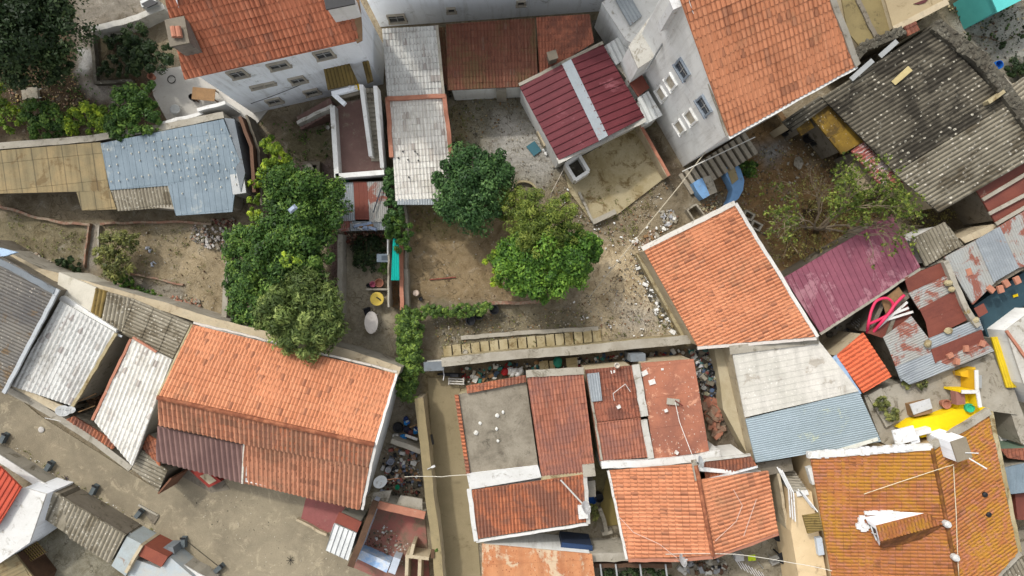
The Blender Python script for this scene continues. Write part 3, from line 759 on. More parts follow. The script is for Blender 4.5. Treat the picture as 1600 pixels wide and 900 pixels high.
def dish(label, px, py, z, r, face=(0.5, -0.6, 0.5), on=None):
    c = at(px, py, z); t = thing('satellite_dish', label, 'satellite dish', (c.x, c.y, z - 0.5), 'satellite dishes')
    f = Vector(face).normalized(); q = Vector((0, 0, 1)).rotation_difference(f).to_matrix()
    b = M(); prof = [(0.02, 0.0), (r * 0.5, r * 0.07), (r, r * 0.25), (r * 1.02, r * 0.25), (r * 0.5, r * 0.02), (0.02, -0.04)]
    b.lathe(c, prof, pl(212, 214, 212), 18, 1, 0.9, 0, q); b.build('reflector', t, True)
    a = M(); foc = c + f * r * 0.9; a.tube([c - f * 0.02 + q @ Vector((0, -r * 0.85, 0)), foc], 0.015, metal_g, 5); a.build('feed_arm', t)
    l = M(); l.tube([foc, foc - f * 0.12], 0.04, pl(200, 200, 196), 8); l.build('receiver', t)
    p = M(); p.tube([c - f * 0.03, c - f * 0.15 - Vector((0, 0, 0.1)), Vector((c.x - f.x * 0.15, c.y - f.y * 0.15, z - 0.6))], 0.025, metal_g, 6); p.build('mast', t)
    return t
def chimney(t, px, py, z0, z1, sx, sy, a, m, capm=None, name='chimney', over=0.1):
    zz = (z0 + z1) / 2; c = at(px, py, z1); b = M(); b.box((c.x, c.y), sx, sy, z0, z1, a, m); o = b.build(name, t)
    k = M(); k.box((c.x, c.y), sx + over, sy + over, z1 + 0.002, z1 + 0.1, a, capm or m); k.build('cap', o)
    return o
def barrel(label, px, py, z, r, h, m, name='barrel', cat='barrel', group=None, lidm=None, prof=None, zb=0.0):
    c = at(px, py, z); t = thing(name, label, cat, (c.x, c.y, zb), group)
    b = M(); pr = prof or [(r * 0.85, 0), (r, h * 0.15), (r * 1.03, h * 0.5), (r, h * 0.88), (r * 0.97, h), (r * 0.85, h), (r * 0.82, h * 0.55)]
    b.lathe((c.x, c.y, zb), pr, m, 18); b.build('barrel_body' if name == 'barrel' else 'body', t, False)
    if lidm:
        l = M(); l.lathe((c.x, c.y, zb), [(r * 1.05, h + 0.002), (r * 1.05, h + 0.04), (r * 0.5, h + 0.06)], lidm, 18); l.build('lid', t)
    return t

def tufts(label, poly_list, n, size, m, name='weeds', z=0.0, r=(.08, .3)):
    B = []
    for poly in poly_list:
        P = L(poly, z); xs = [p.x for p in P]; ys = [p.y for p in P]; k = 0
        while k < n:
            x = random.uniform(min(xs), max(xs)); y = random.uniform(min(ys), max(ys)); c = False
            for i in range(len(P)):
                a, q = P[i], P[i - 1]
                if (a.y > y) != (q.y > y) and x < (q.x - a.x) * (y - a.y) / (q.y - a.y) + a.x: c = not c
            if c:
                rr = r[0] + (r[1] - r[0]) * random.random() ** 2; B.append((Vector((x, y, z + .06)), rr, .4)); k += 1
    o = foliage(B, len(B) * 26, size, m, name, None, len(B) * 3, .3); stuff(o, label, 'weeds'); return o
# ================================================================== structure: ground sheets
pad('street', [(-60, 585), (12, 607), (60, 648), (250, 768), (290, 735), (400, 745), (545, 800), (520, 850), (600, 885), (650, 890), (660, 1000), (480, 1000), (322, 905), (0, 712), (-60, 680)], 0.008, plain('street_surface', C(150, 139, 116), C(120, 111, 93), 0.85, 0.3, C(168, 156, 130), 0.35, 1.1, fine=0.6, fsc=14, bs=.6, bd=.05), 'structure', 0.1)
o = pad('alley', [(668, 590), (716, 590), (738, 745), (756, 960), (694, 960), (680, 760)], 0.012, plain('alley_screed', C(144, 131, 102), C(126, 114, 86), 0.6, 0.5, C(110, 98, 72), 0.25, 0.9, fine=0.35), 'structure', 0.1)
o = pad('courtyard_paving', [(232, 112), (330, 95), (420, 170), (400, 195), (262, 190), (240, 150)], 0.014, plain('pale_paving', C(186, 182, 174), C(164, 160, 150), 0.5, 0.8, C(140, 134, 120), 0.2, 1.4, fine=0.3))
o = pad('terrace_paving', [(1290, 505), (1345, 470), (1392, 560), (1350, 520), (1310, 548)], 0.012, conc_d)
o = pad('yard_slab', [(880, 262), (1000, 192), (1046, 272), (1010, 300), (958, 340), (925, 347), (890, 300)], 0.1, conc_m, 'structure', 0.2)
o = pad('red_pavers', [(478, 778), (532, 790), (560, 800), (540, 822), (512, 832), (470, 812)], 0.02, plain('red_paver', C(150, 92, 88), C(128, 80, 76), 0.7, 1.0, C(160, 140, 120), 0.2, 2.0))
o = pad('doorstep_paving', [(268, 735), (300, 732), (345, 745), (360, 765), (330, 770)], 0.02, conc_d)

# ================================================================== upper left: white house with terrace
t = build('white_house', 'tall white house with orange tiled roof, small windows and an outside stair', 'house',
    [RP([(288, 124, 8.3), (560, 63, 8.3), (548, -60, 10.6), (246, -50)], (0.24, 1), 'tile', orange_top, pitch=0.24, row=0.42)],
    [(288, 124, 8.3), (560, 63, 8.3), (548, -60, 10.6), (246, -50)], white_w, 0.32)
O = t_edges[t.name]
def edge_near(O, px, py, zz=4):
    p = at(px, py, zz); best = None
    for i in range(len(O)):
        a, b = O[i], O[(i + 1) % len(O)]
        ab = Vector((b.x - a.x, b.y - a.y)); f = max(0, min(1, Vector((p.x - a.x, p.y - a.y)).dot(ab) / ab.length_squared))
        d = (Vector((a.x, a.y)) + ab * f - Vector((p.x, p.y))).length
        if best is None or d < best[0]: best = (d, a, b)
    return best[1], best[2]
E = edge_near(O, 440, 140, 5)
window(t, E, 371, 114, 0.7, .9); window(t, E, 506, 84, 0.8, .9); window(t, E, 435, 101, .9, 0.7)
window(t, E, 465, 124, 0.7, .8); window(t, E, 428, 157, 0.7, .75); window(t, E, 487, 143, 0.7, .75)
window(t, E, 402, 134, 0.6, 0.25, bars=False, name='vent'); window(t, E, 420, 130, 0.5, 0.2, bars=False, name='vent')
chimney(t, 278, 50, 8.0, 10.4, .85, 1.2, 0.2, plain('sooty_render', C(140, 132, 122), C(100, 94, 88), 0.7, 1.2, C(70, 66, 62), 0.3, 2.0), conc_d)
b = M()
for dx in (-5, 3):
    p = at(275 + dx, 42, 10.62); q = at(278 + dx, 58, 10.62); b.tube([p, q], 0.14, terra, 8)
b.build('ridge_cowl', t)
chimney(t, 531, 2, 9.0, 10.6, 1.3, 0.5, 0.2, white_w2, black)
trim(t, [(556, 63, 8.25), (562, 60, 8.3), (550, -60, 10.6)], 0.35, 0.12, plain('verge_mortar', C(150, 120, 90), C(110, 90, 70)), lift=0.1)
# awning over the window, dark
M().slab([at(416, 101, 6.5), at(445, 92, 6.5), at(455, 99, 6.1), at(424, 109, 6.1)], 0.05, black).build('awning', t)
b = M(); b.slab(L([(505, 104), (552, 96), (566, 128), (514, 140)], 4.6), 0.1, asb_moss); b.mats[0] = asb_moss
b = M().sheet(L([(505, 104), (545, 97), (560, 130), (512, 140)], 4.6), (0.25, 1), 'corr', asb_moss, pitch=0.2, row=1.5, amp=0.05, step=0.02); b.build('porch_roof', t)
b = M().sheet(L([(566, 97), (576, 95), (583, 126), (574, 130)], 4.5), (0.25, 1), 'corr', asb_moss, pitch=0.2, row=1.5, amp=0.05, step=0.02); b.build('porch_roof', t)
# drain pipe on wall
a_, b_ = E
cable('thin dark cable running down the white house wall', [(392, 162, 2.6), (480, 128, 3.2)], 0.02, pl(70, 70, 72), 'wall_cable', 0.1)
# terrace
TZ = 1.6
t = thing('terrace', 'raised reddish terrace with white parapets below the white house stair', 'terrace', at(560, 220, 0))
b = M(); b.slab(L([(521, 168), (536, 160), (582, 150), (602, 274), (525, 278)], TZ), TZ, conc_d); b.build('terrace_base', t)
b = M(); b.slab(L([(522, 169), (537, 161), (581, 151), (600, 271), (526, 275)], TZ + 0.02), 0.015, purple_f); b.build('floor', t)
for P in ([(519, 165), (526, 277)], [(524, 275), (600, 269)]):
    b = M(); Q = L(P, TZ + 0.85); b.beam(Q[0], Q[1], 0.28, 0.85, white_w2); b.build('parapet', t)
for P in ([(564, 132), (579, 244)], [(586, 134), (597, 262)]):
    b = M(); Q = [at(P[0][0], P[0][1], 5.1), at(P[1][0], P[1][1], TZ + 0.9)]
    q = Vector((0, 0, 1)); b.beam(Q[0], Q[1], 0.22, 1.0, white_w2); b.build('stair_parapet', t)
st = stairs('terrace_stair', 'narrow grey stair climbing between white parapets to the porch', (589, 252), (574, 138), 0.62, TZ, 4.3, 16, conc)
b = M(); Q = L([(516, 128), (536, 162)], 4.4); b.beam(at(558, 136, 4.5), at(518, 146, 4.5), 0.25, 0.3, white_w); b.beam(at(520, 146, 4.5), at(538, 162, 4.2), 0.25, 0.3, white_w); b.build('porch_frame', t)
b = M(); b.slab(L([(518, 143), (560, 134), (564, 146), (524, 156)], 4.2), 0.15, conc_d); b.build('landing', t)
stairs('garden_stair', 'purple stone steps rising beside the white handrail at the house foot', (468, 193), (519, 164), 0.85, 0.15, TZ, 9, purple_f)
wallline('stair_handrail', 'slanting white handrail wall beside the purple garden steps', [(464, 192, 0.9), (519, 165, 2.5)], lambda: 0, 0.2, white_h2, cat='wall')
tag(M().slab(L([(524, 279), (545, 278), (545, 284), (526, 285)], 1.2), 0.05, plain('green_net', C(60, 120, 96))).build('green_net'), 'green net folded below the terrace corner', 'net')
# objects on the ledge under the porch
barrel('yellow tub on the ledge under the mossy porch roof', 558, 134, 4.6, 0.16, 0.3, yellow_p, 'tub', 'tub', zb=4.21)
for k, (x, y, l_) in enumerate([(542, 133, 'white bottle standing left on the porch ledge'), (547, 136, 'white bag slumped between bottle and yellow tub on the porch ledge')]):
    b = M(); b.blob(at(x, y, 4.4), 0.16, pl(225, 225, 225), 1); tag(b.build('bottle' if k == 0 else 'bag', smooth=True), l_, 'bottle' if k == 0 else 'bag')
# fountain
t = thing('stone_planter', 'square stone planter frame holding a carved grey ornament below the terrace', 'planter', at(487, 266, 0))
c = at(487, 266, 0.4)
for dx, dy, sx, sy in ((0, .42, 1.05, .2), (0, -.42, 1.05, .2), (.42, 0, .2, .64), (-.42, 0, .2, .64)):
    b = M(); b.box((c.x + dx, c.y + dy), sx, sy, -0.05, 0.5, 0.0, conc_d); b.build('kerb', t)
b = M(); b.box((c.x, c.y), .66, .66, -.05, .2, 0, black); b.build('water_basin', t)
b = M(); b.lathe((c.x - .1, c.y + .1, 0.2), [(.12, 0), (.2, .1), (.1, .25), (.24, .45), (.26, .5), (.1, .52)], stonefr, 12); b.build('ornament', t)
barrel('small white upturned bucket on the kerb above the stone planter', 512, 199, 0.25, 0.12, 0.25, pl(215, 213, 205), 'bucket', 'bucket')

# ================================================================== garden at upper left
tree('dense_tree', 'large very dark dense tree filling the top left corner', 'tree', (30, 60), [(25, 20, 5.5, 3.0), (75, 45, 5.0, 2.2), (30, 80, 4.6, 2.0), (95, 95, 3.6, 1.3), (-50, 40, 5, 3), (60, 0, 5, 2.4)], 50000, 0.1, lf_dark, 'garden trees', 300, 0.25)
tree('vine_shrub', 'yellow-green leafy shrub at the left picture edge beside the garden wall', 'shrub', (0, 175), [(0, 150, 1.6, 0.9), (8, 185, 1.5, 0.9), (-30, 170, 1.5, 1.2)], 4200, 0.09, lf_yel, 'garden shrubs', 60, 0.07)
tree('vine_shrub', 'bright leafy shrub between the wheelbarrow and the tan board roof', 'shrub', (75, 195), [(55, 178, 1.7, 0.9), (85, 185, 1.6, 1.0), (70, 205, 1.4, 0.9)], 6500, 0.09, lf_green, 'garden shrubs', 70, 0.07)
tree('vine_shrub', 'low leafy shrub over the join of tan and blue roofs', 'shrub', (140, 195), [(118, 190, 1.7, 0.8), (142, 185, 1.8, 0.9), (165, 190, 1.8, 0.8)], 6500, 0.09, lf_yel, 'garden shrubs', 70, 0.07)
tree('vine_shrub', 'tall bushy shrub hanging over the blue tin roof', 'shrub', (205, 180), [(205, 165, 2.4, 1.2), (228, 185, 2.2, 1.0), (190, 195, 2.2, 0.9), (235, 150, 2.0, 0.7)], 13000, 0.09, lf_green, 'garden shrubs', 90, 0.09)
tree('garden_bush', 'dark green bush next to the brick chimney of the white house', 'bush', (235, 85), [(222, 65, 1.6, 0.9), (245, 88, 1.6, 1.1), (215, 95, 1.4, 1.0), (205, 50, 1.4, .5)], 9000, 0.09, lf_dark, 'garden shrubs', 70, 0.08)
tree('garden_bush', 'low dark plant inside the walled planting bed', 'bush', (180, 75), [(182, 70, 0.6, 0.7), (178, 100, 0.5, 0.6), (195, 110, 0.5, 0.5), (162, 115, .4, .4)], 2600, 0.08, lf_dark, 'garden shrubs', 40, 0.04)
wallline('garden_wall', 'white garden wall running up from the planting bed to the white house', [(142, 46), (203, 31), (256, 10)], 1.2, 0.35, white_h2, None)
wallline('bed_kerb', 'mossy stone kerb around the dark planting bed', [(142, 50), (149, 128), (205, 126)], 0.35, 0.2, stone)
wallline('boundary_wall', 'long grey wall above the tan board and blue tin roofs', [(-30, 231, 2.1), (85, 222, 2.1), (150, 216, 2.1), (252, 200, 2.1), (350, 180, 2.1)], lambda: 0, 0.28, conc, conc)
wallline('courtyard_wall', 'white topped low wall closing the pale courtyard', [(248, 194), (316, 176)], 2.0, 0.2, white_h); wallline('courtyard_wall', 'short white topped wall beside the white house corner', [(308, 172), (352, 160)], 2.3, 0.2, white_h)
t = thing('wheelbarrow', 'pale wheelbarrow lying on dry leaves beside the dark tree', 'wheelbarrow', at(47, 146, 0))
c = at(47, 146, 0.4); b = M(); b.box((c.x, c.y), 0.85, 0.62, 0.15, 0.45, 0.1, pl(190, 180, 160), 1.15); b.build('tray', t)
for s_ in (-1, 1):
    b = M(); b.tube([c + Vector((0.2, s_ * .22, -0.1)), c + Vector((0.75, s_ * .28, 0.05))], 0.02, metal_g, 5); b.build('handle', t)
b = M(); b.lathe((c.x - .5, c.y, 0.16), [(0.16, -0.04), (0.16, 0.04)], black, 14, tilt=Vector((0, 0, 1)).rotation_difference(Vector((0, 1, 0))).to_matrix()); b.build('wheel', t)
t = thing('patio_table', 'brown wooden table against the white house wall', 'table', at(318, 147, 0))
c = at(318, 147, .72); M().box((c.x, c.y), 1.4, .75, .68, .73, -.1, wood).build('table_top', t)
for a in (-1, 1):
    for e in (-1, 1): M().box((c.x + a * .6, c.y + e * .3), .06, .06, 0, .679, 0, wood_d).build('leg', t)
barrel('black round bin at the left end of the brown table', 299, 151, 0.5, 0.2, 0.5, black, 'bin', 'bin')
t = thing('wire_chair', 'wire frame chair in the courtyard corner by the white wall', 'chair', at(273, 171, 0))
c = at(273, 171, .45); b = M(); b.lathe((c.x, c.y, .42), [(.3, 0), (.32, .03), (.28, .05), (.05, .04)], metal_g, 14); b.build('seat', t)
b = M()
for k in range(7): b.tube([c + Vector((-.25 + .08 * k, -.22, 0)), c + Vector((-.28 + .09 * k, -.34, .42))], .012, metal_g, 4)
b.build('backrest', t)
for a, e in ((-1, -1), (1, -1), (1, 1), (-1, 1)): M().tube([c + Vector((a * .2, e * .2, 0)), Vector((c.x + a * .25, c.y + e * .25, 0))], .015, metal_g, 4).build('leg', t)
tag(M().tube([at(268 + 6 * math.cos(k / 3), 124 + 6 * math.sin(k / 3), .04) for k in range(19)], .025, pl(60, 58, 54), 5).build('garden_hose'), 'coiled dark hose on the pale courtyard paving', 'hose')
b = M(); p = at(234, 118, .5); b.lathe((p.x, p.y, 0), [(.14, 0), (.2, .3), (.22, .45), (.17, .45), (.15, .3)], terra, 14); tag(b.build('clay_pot'), 'clay pot on the courtyard paving beside the dark bush', 'pot')
t = thing('window_box', 'grey metal awning frame above the garden wall at the top', 'awning', at(234, 5, 0))
M().slab(L([(220, 6), (236, -2), (247, 4), (230, 12)], 1.8), .08, black).build('canopy', t); M().box(at(234, 5, 1.5)[:2], .9, .4, 0, 1.7, .3, metal_g).build('frame', t)

# blue tin roofed shed etc
t = build('tin_shed', 'long shed under a pale blue tin roof with white fixing dots', 'shed',
    [RP([(157, 224, 2.3), (349, 186, 2.3), (375, 252, 2.1), (368, 262), (262, 290), (172, 297)], (0.12, 1), 'rib', zinc_blue, pitch=0.35, row=2.5, amp=0.015, step=0.01),
     RP([(262, 290, 2.1), (372, 260, 2.1), (363, 331, 2.05), (275, 337)], (0.12, 1), 'rib', zinc_blue, pitch=0.35, row=2.5, amp=0.015, step=0.01)],
    [(157, 224, 2.3), (349, 186, 2.3), (375, 252, 2.1), (363, 329, 2.0), (276, 335, 2.0), (180, 325, 2.0)], conc, 0.3)
b = M()
for r_ in range(8):
    for k in range(17):
        f = k / 16; x = 168 + f * 190 - (r_ * 0.0); y = 234 - f * 34 + r_ * 12.5
        if r_ > 4 and x < 270: continue
        if random.random() < 0.2: continue
        p = at(x + random.uniform(-1, 1) + r_ * 1.4, y + random.uniform(-.4, .4), 2.36); zt = 2.335 - r_ * .022; b.box(at(p.x / (K * (H - 2.36)) + 800, 450 - p.y / (K * (H - 2.36)), zt)[:2], .05, .09, zt - .06, zt - .012, 0, pl(216, 212, 196))
b.build('fixing_dots', t)['kind'] = 'stuff'
slabthing('flat_roof', 'narrow grey rendered roof strip to the right of the blue tin roof', 'roof', [(350, 184), (366, 186), (383, 270), (376, 300), (368, 262), (375, 252)], 2.15, bluegrey, 2.1)
tag(M().box(at(372, 287, 2.1)[:2], .8, 1.2, 0, 2.1, .15, metal_g).build('metal_cabinet'), 'square grey metal cabinet beside the blue tin roof', 'cabinet')
build('lean_to', 'lean-to under stained tan boards at the left edge', 'shed',
    [RP([(-60, 240, 2.2), (157, 222, 2.2), (171, 298, 2.0), (-60, 304)], (0.1, 1), 'flat', tan_roof, pitch=0.9, row=1.6, step=0.02),
     RP([(118, 296, 2.0), (171, 294, 2.02), (182, 327, 1.9), (128, 329)], (0.1, 1), 'flat', tan_roof, pitch=0.9, row=1.6, step=0.02)],
    [(-60, 240, 2.2), (157, 222, 2.2), (182, 327, 1.9), (128, 327, 1.9), (118, 302, 2.0), (-60, 302, 2.0)], conc_d, 0.25)
build('lean_to', 'small dark corrugated sheet roof tucked under the blue tin roof', 'shed', [RP([(174, 297, 2.0), (262, 286, 2.0), (274, 323, 1.8), (184, 330)], (0.15, 1), 'corr', asb2, pitch=0.2, row=1.5, amp=0.05, step=0.02)], 'roof', conc_d)
wallline('brick_kerb', 'low curving brick edging above the left fields', [(-40, 314), (20, 328), (60, 341), (100, 348), (140, 351)], 0.25, 0.16, brick)
wallline('brick_kerb', 'low pale brick edging above the shrub plot', [(156, 350), (214, 347), (290, 346), (330, 350)], 0.25, 0.14, brick)
wallline('brick_kerb', 'thin red brick edging between left field and grey path', [(138, 353), (130, 418)], 0.2, 0.1, brick)
wallline('plot_kerb', 'thin concrete kerb on the left side of the shrub plot', [(154, 352), (152, 410)], 0.25, 0.1, conc)
wallline('brick_kerb', 'crooked brick line across the middle of the shrub plot', [(204, 428), (240, 435), (286, 445)], 0.12, 0.12, brick)
wallline('plot_wall', 'pale cracked wall top on the right edge of the shrub plot', [(357, 396), (349, 500)], 1.0, 0.32, conc)
wallline('street_house_wall', 'long concrete boundary wall behind the limewashed roofs', [(-20, 385, 2.6), (60, 425, 2.6), (150, 450, 2.6), (260, 480, 2.6), (330, 503, 2.6), (420, 525, 2.8), (545, 553, 2.8), (625, 580, 2.8)], lambda: 0, 0.4, conc, beige_w)
tree('yellow_shrub', 'airy yellow-leaved shrub growing in the walled plot', 'shrub', (180, 400), [(185, 380, 1.4, 0.9), (200, 375, 1.2, .6), (165, 400, 1.2, .7), (188, 415, 1.0, 1.0), (170, 385, 1.3, .6)], 5200, 0.1, lf_oliv, None, 90, 0.05, 0.3)
tree('low_bush', 'dark green bush beside the wall below the yellow shrub', 'bush', (198, 443), [(198, 441, .7, .5), (182, 432, .6, .4), (215, 455, .5, .4), (235, 462, .4, .4), (250, 467, .3, .3)], 3500, 0.08, lf_green, 'bushes along the wall', 50, 0.04)
tree('low_bush', 'dark tuft of plant beside the left field corner', 'bush', (108, 412), [(108, 410, .5, .4), (120, 420, .4, .35), (95, 408, .3, .3)], 1600, 0.08, lf_dark, 'bushes along the wall', 30, 0.03)
scatter('rubble', 'brick rubble heap in the plot corner', 'rubble', [(320, 350), (360, 360), (365, 392), (330, 390), (296, 372), (300, 352)], 260, 0.05, 0.24, [pl(200, 196, 190), conc, brick, pl(178, 170, 162), conc_d], heap=0.5)
scatter('brick_pile', 'pile of orange broken bricks against the wall by the orange roof', 'bricks', [(248, 468), (275, 462), (312, 468), (316, 490), (290, 486), (262, 480)], 160, 0.06, 0.2, [brick, terra, conc], heap=0.4)
scatter('brick_rubble', 'reddish brick rubble strip beside the left field', 'rubble', [(25, 392), (60, 395), (90, 415), (130, 428), (120, 440), (60, 412)], 170, 0.04, 0.16, [brick, conc_d, conc], heap=0.1)
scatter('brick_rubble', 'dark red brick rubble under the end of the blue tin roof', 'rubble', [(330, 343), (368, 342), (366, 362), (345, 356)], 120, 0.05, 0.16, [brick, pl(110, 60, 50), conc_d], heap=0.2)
for x, y, l_ in ((232, 390, 'blue-white rag lying upper in the walled plot'), (239, 413, 'small white rag lying lower in the walled plot')):
    b = M()
    for k in range(5): b.box(at(x + random.uniform(-3, 3), y + random.uniform(-3, 3))[:2], random.uniform(.1, .3), random.uniform(.05, .15), 0, random.uniform(.06, .12), random.uniform(0, 3), pl(200, 206, 216), .6)
    tag(b.build('rag'), l_, 'rag')
t = wallline('passage_wall', 'rusty brown topped wall along the passage right of the blue shed', [(374, 182), (392, 230), (397, 300)], 1.9, 0.2, plain('rusty_render', C(110, 84, 66), C(90, 60, 48)))
wallline('passage_wall', 'grey wall beside the passage under the white house', [(384, 180), (404, 235), (408, 320)], 1.4, 0.15, conc_d)

# ================================================================== tree mass in the middle left
G = 'trees in the overgrown central yard'
tree('bay_tree', 'dark round crowned tree touching the patchwork tin roof', 'tree', (478, 320), [(455, 305, 4.0, 1.6), (492, 318, 4.0, 1.8), (465, 340, 3.8, 1.6), (500, 340, 3.4, 1.3)], 30000, 0.09, lf_green, G, 180, 0.16)
tree('walnut_tree', 'spreading green tree in the middle of the vine covered yard', 'tree', (455, 400), [(438, 385, 3.8, 1.8), (474, 395, 3.8, 1.6), (450, 425, 3.6, 1.6), (482, 428, 3.4, 1.2), (420, 415, 3.2, 1.3), (472, 362, 3.6, 1.2)], 46000, 0.095, lf_green, G, 260, 0.18)
tree('loquat_tree', 'paler round tree with long leaves overhanging the big orange roof', 'tree', (472, 505), [(472, 480, 4.4, 1.9), (440, 497, 4.2, 1.4), (500, 500, 4.2, 1.5), (472, 520, 4.2, 1.4), (508, 520, 4.0, 1.1), (445, 470, 4.2, 1.2)], 26000, 0.14, lf_loq, G, 200, 0.17, 0.3)
tree('ivy', 'thick bright ivy covering the wall left of the central trees', 'ivy', (385, 450), [(375, 380, 2.2, 1.0), (385, 410, 2.4, 1.3), (382, 440, 2.3, 1.1), (388, 470, 2.2, 1.1), (385, 500, 2.0, .8), (365, 375, 2, .6), (405, 450, 2.4, 1.3), (415, 490, 2.2, 1.2)], 21000, 0.09, lf_green, None, 230, 0.08, up=0.9)
tree('citrus_tree', 'small bright yellow-green tree below the white house', 'tree', (428, 250), [(425, 228, 2.6, .7), (432, 250, 2.6, .9), (425, 270, 2.4, .7), (448, 270, 2.2, .6)], 6500, 0.12, lf_yel, G, 50, 0.07)
tree('climbing_vine', 'narrow yellow-green climber along the passage wall', 'vine', (398, 310), [(397, 290, 1.8, .4), (398, 312, 1.8, .4), (400, 335, 1.8, .5), (403, 362, 1.8, .7)], 3600, 0.09, lf_yel, None, 50, 0.04)
t = thing('leaf_cluster', 'yellow leafed sapling poking through the central tree crown', 'sapling', at(452, 405, 0)); M().tube([at(452, 405, 0), at(452, 405, 5.9)], .04, bark, 5).build('stem', t); foliage([(at(452, 405, 6.0), .45, .5), (at(463, 407, 5.9), .35, .5)], 260, .12, lf_yel, 'leaves', t, 12, up=1)
b = M(); c = at(456, 326, 5.9); b.box(c[:2], .5, .3, 5.75, 5.95, .7, pl(170, 182, 200), .6); tag(b.build('plastic_bag'), 'pale blue plastic bag caught on top of the dark round tree', 'bag')

# courtyard between trees and hedge
t = build('patchwork_tin_roof', 'patchwork tin roof with a brown middle sheet below the terrace', 'shed',
    [RP([(516, 286, 2.0), (552, 285, 2.0), (555, 345, 1.8), (516, 345)], (0.02, 1), 'corr', zinc, pitch=.12, row=3, amp=.02, step=.01, name='roof_sheet'),
     RP([(552, 284, 2.04), (573, 284, 2.04), (577, 343, 1.84), (555, 343)], (0.02, 1), 'rib', brown_sh, pitch=.3, row=3, amp=.01, step=.01, name='roof_sheet'),
     RP([(573, 284, 2.0), (604, 283, 2.0), (607, 347, 1.8), (577, 347)], (0.02, 1), 'corr', zinc_rust, pitch=.12, row=3, amp=.02, step=.01, name='roof_sheet'),
     RP([(512, 344, 1.74), (546, 343, 1.74), (546, 361, 1.68), (513, 362)], (0.02, 1), 'corr', zinc_rust, pitch=.12, row=3, amp=.02, step=.01, name='roof_sheet'),
     RP([(547, 346, 1.72), (606, 345, 1.72), (606, 359, 1.66), (547, 361)], (0.02, 1), 'corr', zinc, pitch=.12, row=3, amp=.02, step=.01, name='roof_sheet')],
    [(516, 286, 2.0), (604, 283, 2.0), (606, 359, 1.66), (513, 362, 1.68)], conc_d, .2)
tag(M().beam(at(596, 293, 2.2), at(583, 332, 2.1), .06, .06, pl(60, 66, 76)).build('loose_pipe'), 'dark pipe lying across the right side of the patchwork tin roof', 'pipe')
tag(M().beam(at(528, 331, 2.1), at(550, 331, 2.1), .08, .08, wood).build('loose_plank'), 'pale plank lying on the left of the patchwork tin roof', 'plank')
b = M()
for k in range(9): b.box(at(random.uniform(552, 585), random.uniform(349, 357), 1.85)[:2], random.uniform(.2, .7), random.uniform(.08, .2), 1.70, random.uniform(1.8, 1.95), random.uniform(-.4, .4), random.choice([pl(200, 200, 196), pl(150, 165, 190), wood]), .8)
tag(b.build('scrap_heap'), 'white and blue scrap piled on the tin roof edge', 'scrap')
wallline('yard_wall', 'concrete wall left of the courtyard with table and tub', [(532, 366), (530, 500)], 1.0, .3, conc)
wallline('yard_wall', 'thin pale wall on the right of the courtyard by the tubs', [(606, 350), (607, 395), (607, 480)], 1.5, .1, conc)
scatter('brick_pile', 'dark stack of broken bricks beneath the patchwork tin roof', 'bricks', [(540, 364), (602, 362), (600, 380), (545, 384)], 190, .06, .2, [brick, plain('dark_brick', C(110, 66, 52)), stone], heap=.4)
tree('creeper', 'dark creeper patch spreading on the courtyard floor', 'creeper', (575, 400), [(575, 390, .3, .9, .3), (572, 405, .3, .8, .3), (590, 392, .3, .8, .3)], 4200, .07, lf_dark, None, 70, .04)
t = thing('laundry_sink', 'pale blue laundry sink by the thin courtyard wall', 'sink', at(598, 403, 0)); c = at(598, 403, .85)
M().box(c[:2], .75, .5, 0, .8, 0, pl(176, 190, 200)).build('basin', t); M().box((c.x + .12, c.y), .4, .3, .801, .82, 0, pl(120, 132, 142)).build('bowl', t)
b = M(); b.tube([at(607, 345, 1.9), at(606, 372, 1.7), at(606, 398, 1.5)], .05, pl(215, 215, 212), 6); tag(b.build('water_pipe'), 'white water pipe running down to the laundry sink', 'pipe')
M_s = M(); M_s.box(at(589, 452, .5)[:2], 1.3, .12, 0, .5, 0, conc); tag(M_s.build('low_shelf'), 'narrow concrete ledge in front of the round pots', 'ledge')
pot = [(.8, 0), (1.0, .5), (1.05, 1.0), (.9, 1.0), (.86, .5)]
for x, y, r_, m_, l_ in ((592, 442, .26, terra, 'wide terracotta tub on the courtyard ledge'), (582, 444, .18, pl(214, 110, 140), 'pink plastic tub next to the terracotta tub'), (575, 446, .13, black, 'small black pot left of the pink tub')):
    barrel(l_, x, y, .5, r_, .5, m_, 'tub', 'tub', 'tubs on the courtyard ledge', prof=[(a * r_, b_ * .45) for a, b_ in pot])
t = thing('round_table', 'round yellow table in the courtyard', 'table', at(589, 467, 0)); c = at(589, 467, .7)
M().lathe((c.x, c.y, .66), [(.4, 0), (.42, .02), (.42, .05), (.38, .06)], pl(232, 202, 92), 24).build('table_top', t)
for k in range(4): M().tube([Vector((c.x, c.y, .66)) + Vector((.25 * math.cos(k * 1.57), .25 * math.sin(k * 1.57), 0)), Vector((c.x + .36 * math.cos(k * 1.57), c.y + .36 * math.sin(k * 1.57), 0))], .02, pl(150, 130, 60), 5).build('leg', t)
b = M(); b.box((c.x + .08, c.y + .04), .24, .08, .722, .76, -.6, black); b.box((c.x + .2, c.y - .05), .08, .14, .722, .75, .5, black); tag(b.build('hand_tool'), 'black tool lying on the round yellow table', 'tool')
t = thing('oval_table', 'white oval plastic table in the courtyard', 'table', at(580, 504, 0)); c = at(580, 504, .72)
M().lathe((c.x, c.y, .68), [(.40, 0), (.42, .01), (.42, .04), (.40, .05)], pl(226, 218, 208), 28, 1, 1.65).build('table_top', t)
for a in (-1, 1):
    for e in (-1, 1): M().tube([(c.x + a * .24, c.y + e * .45, .679), (c.x + a * .28, c.y + e * .5, 0)], .03, pl(215, 210, 200), 6).build('leg', t)
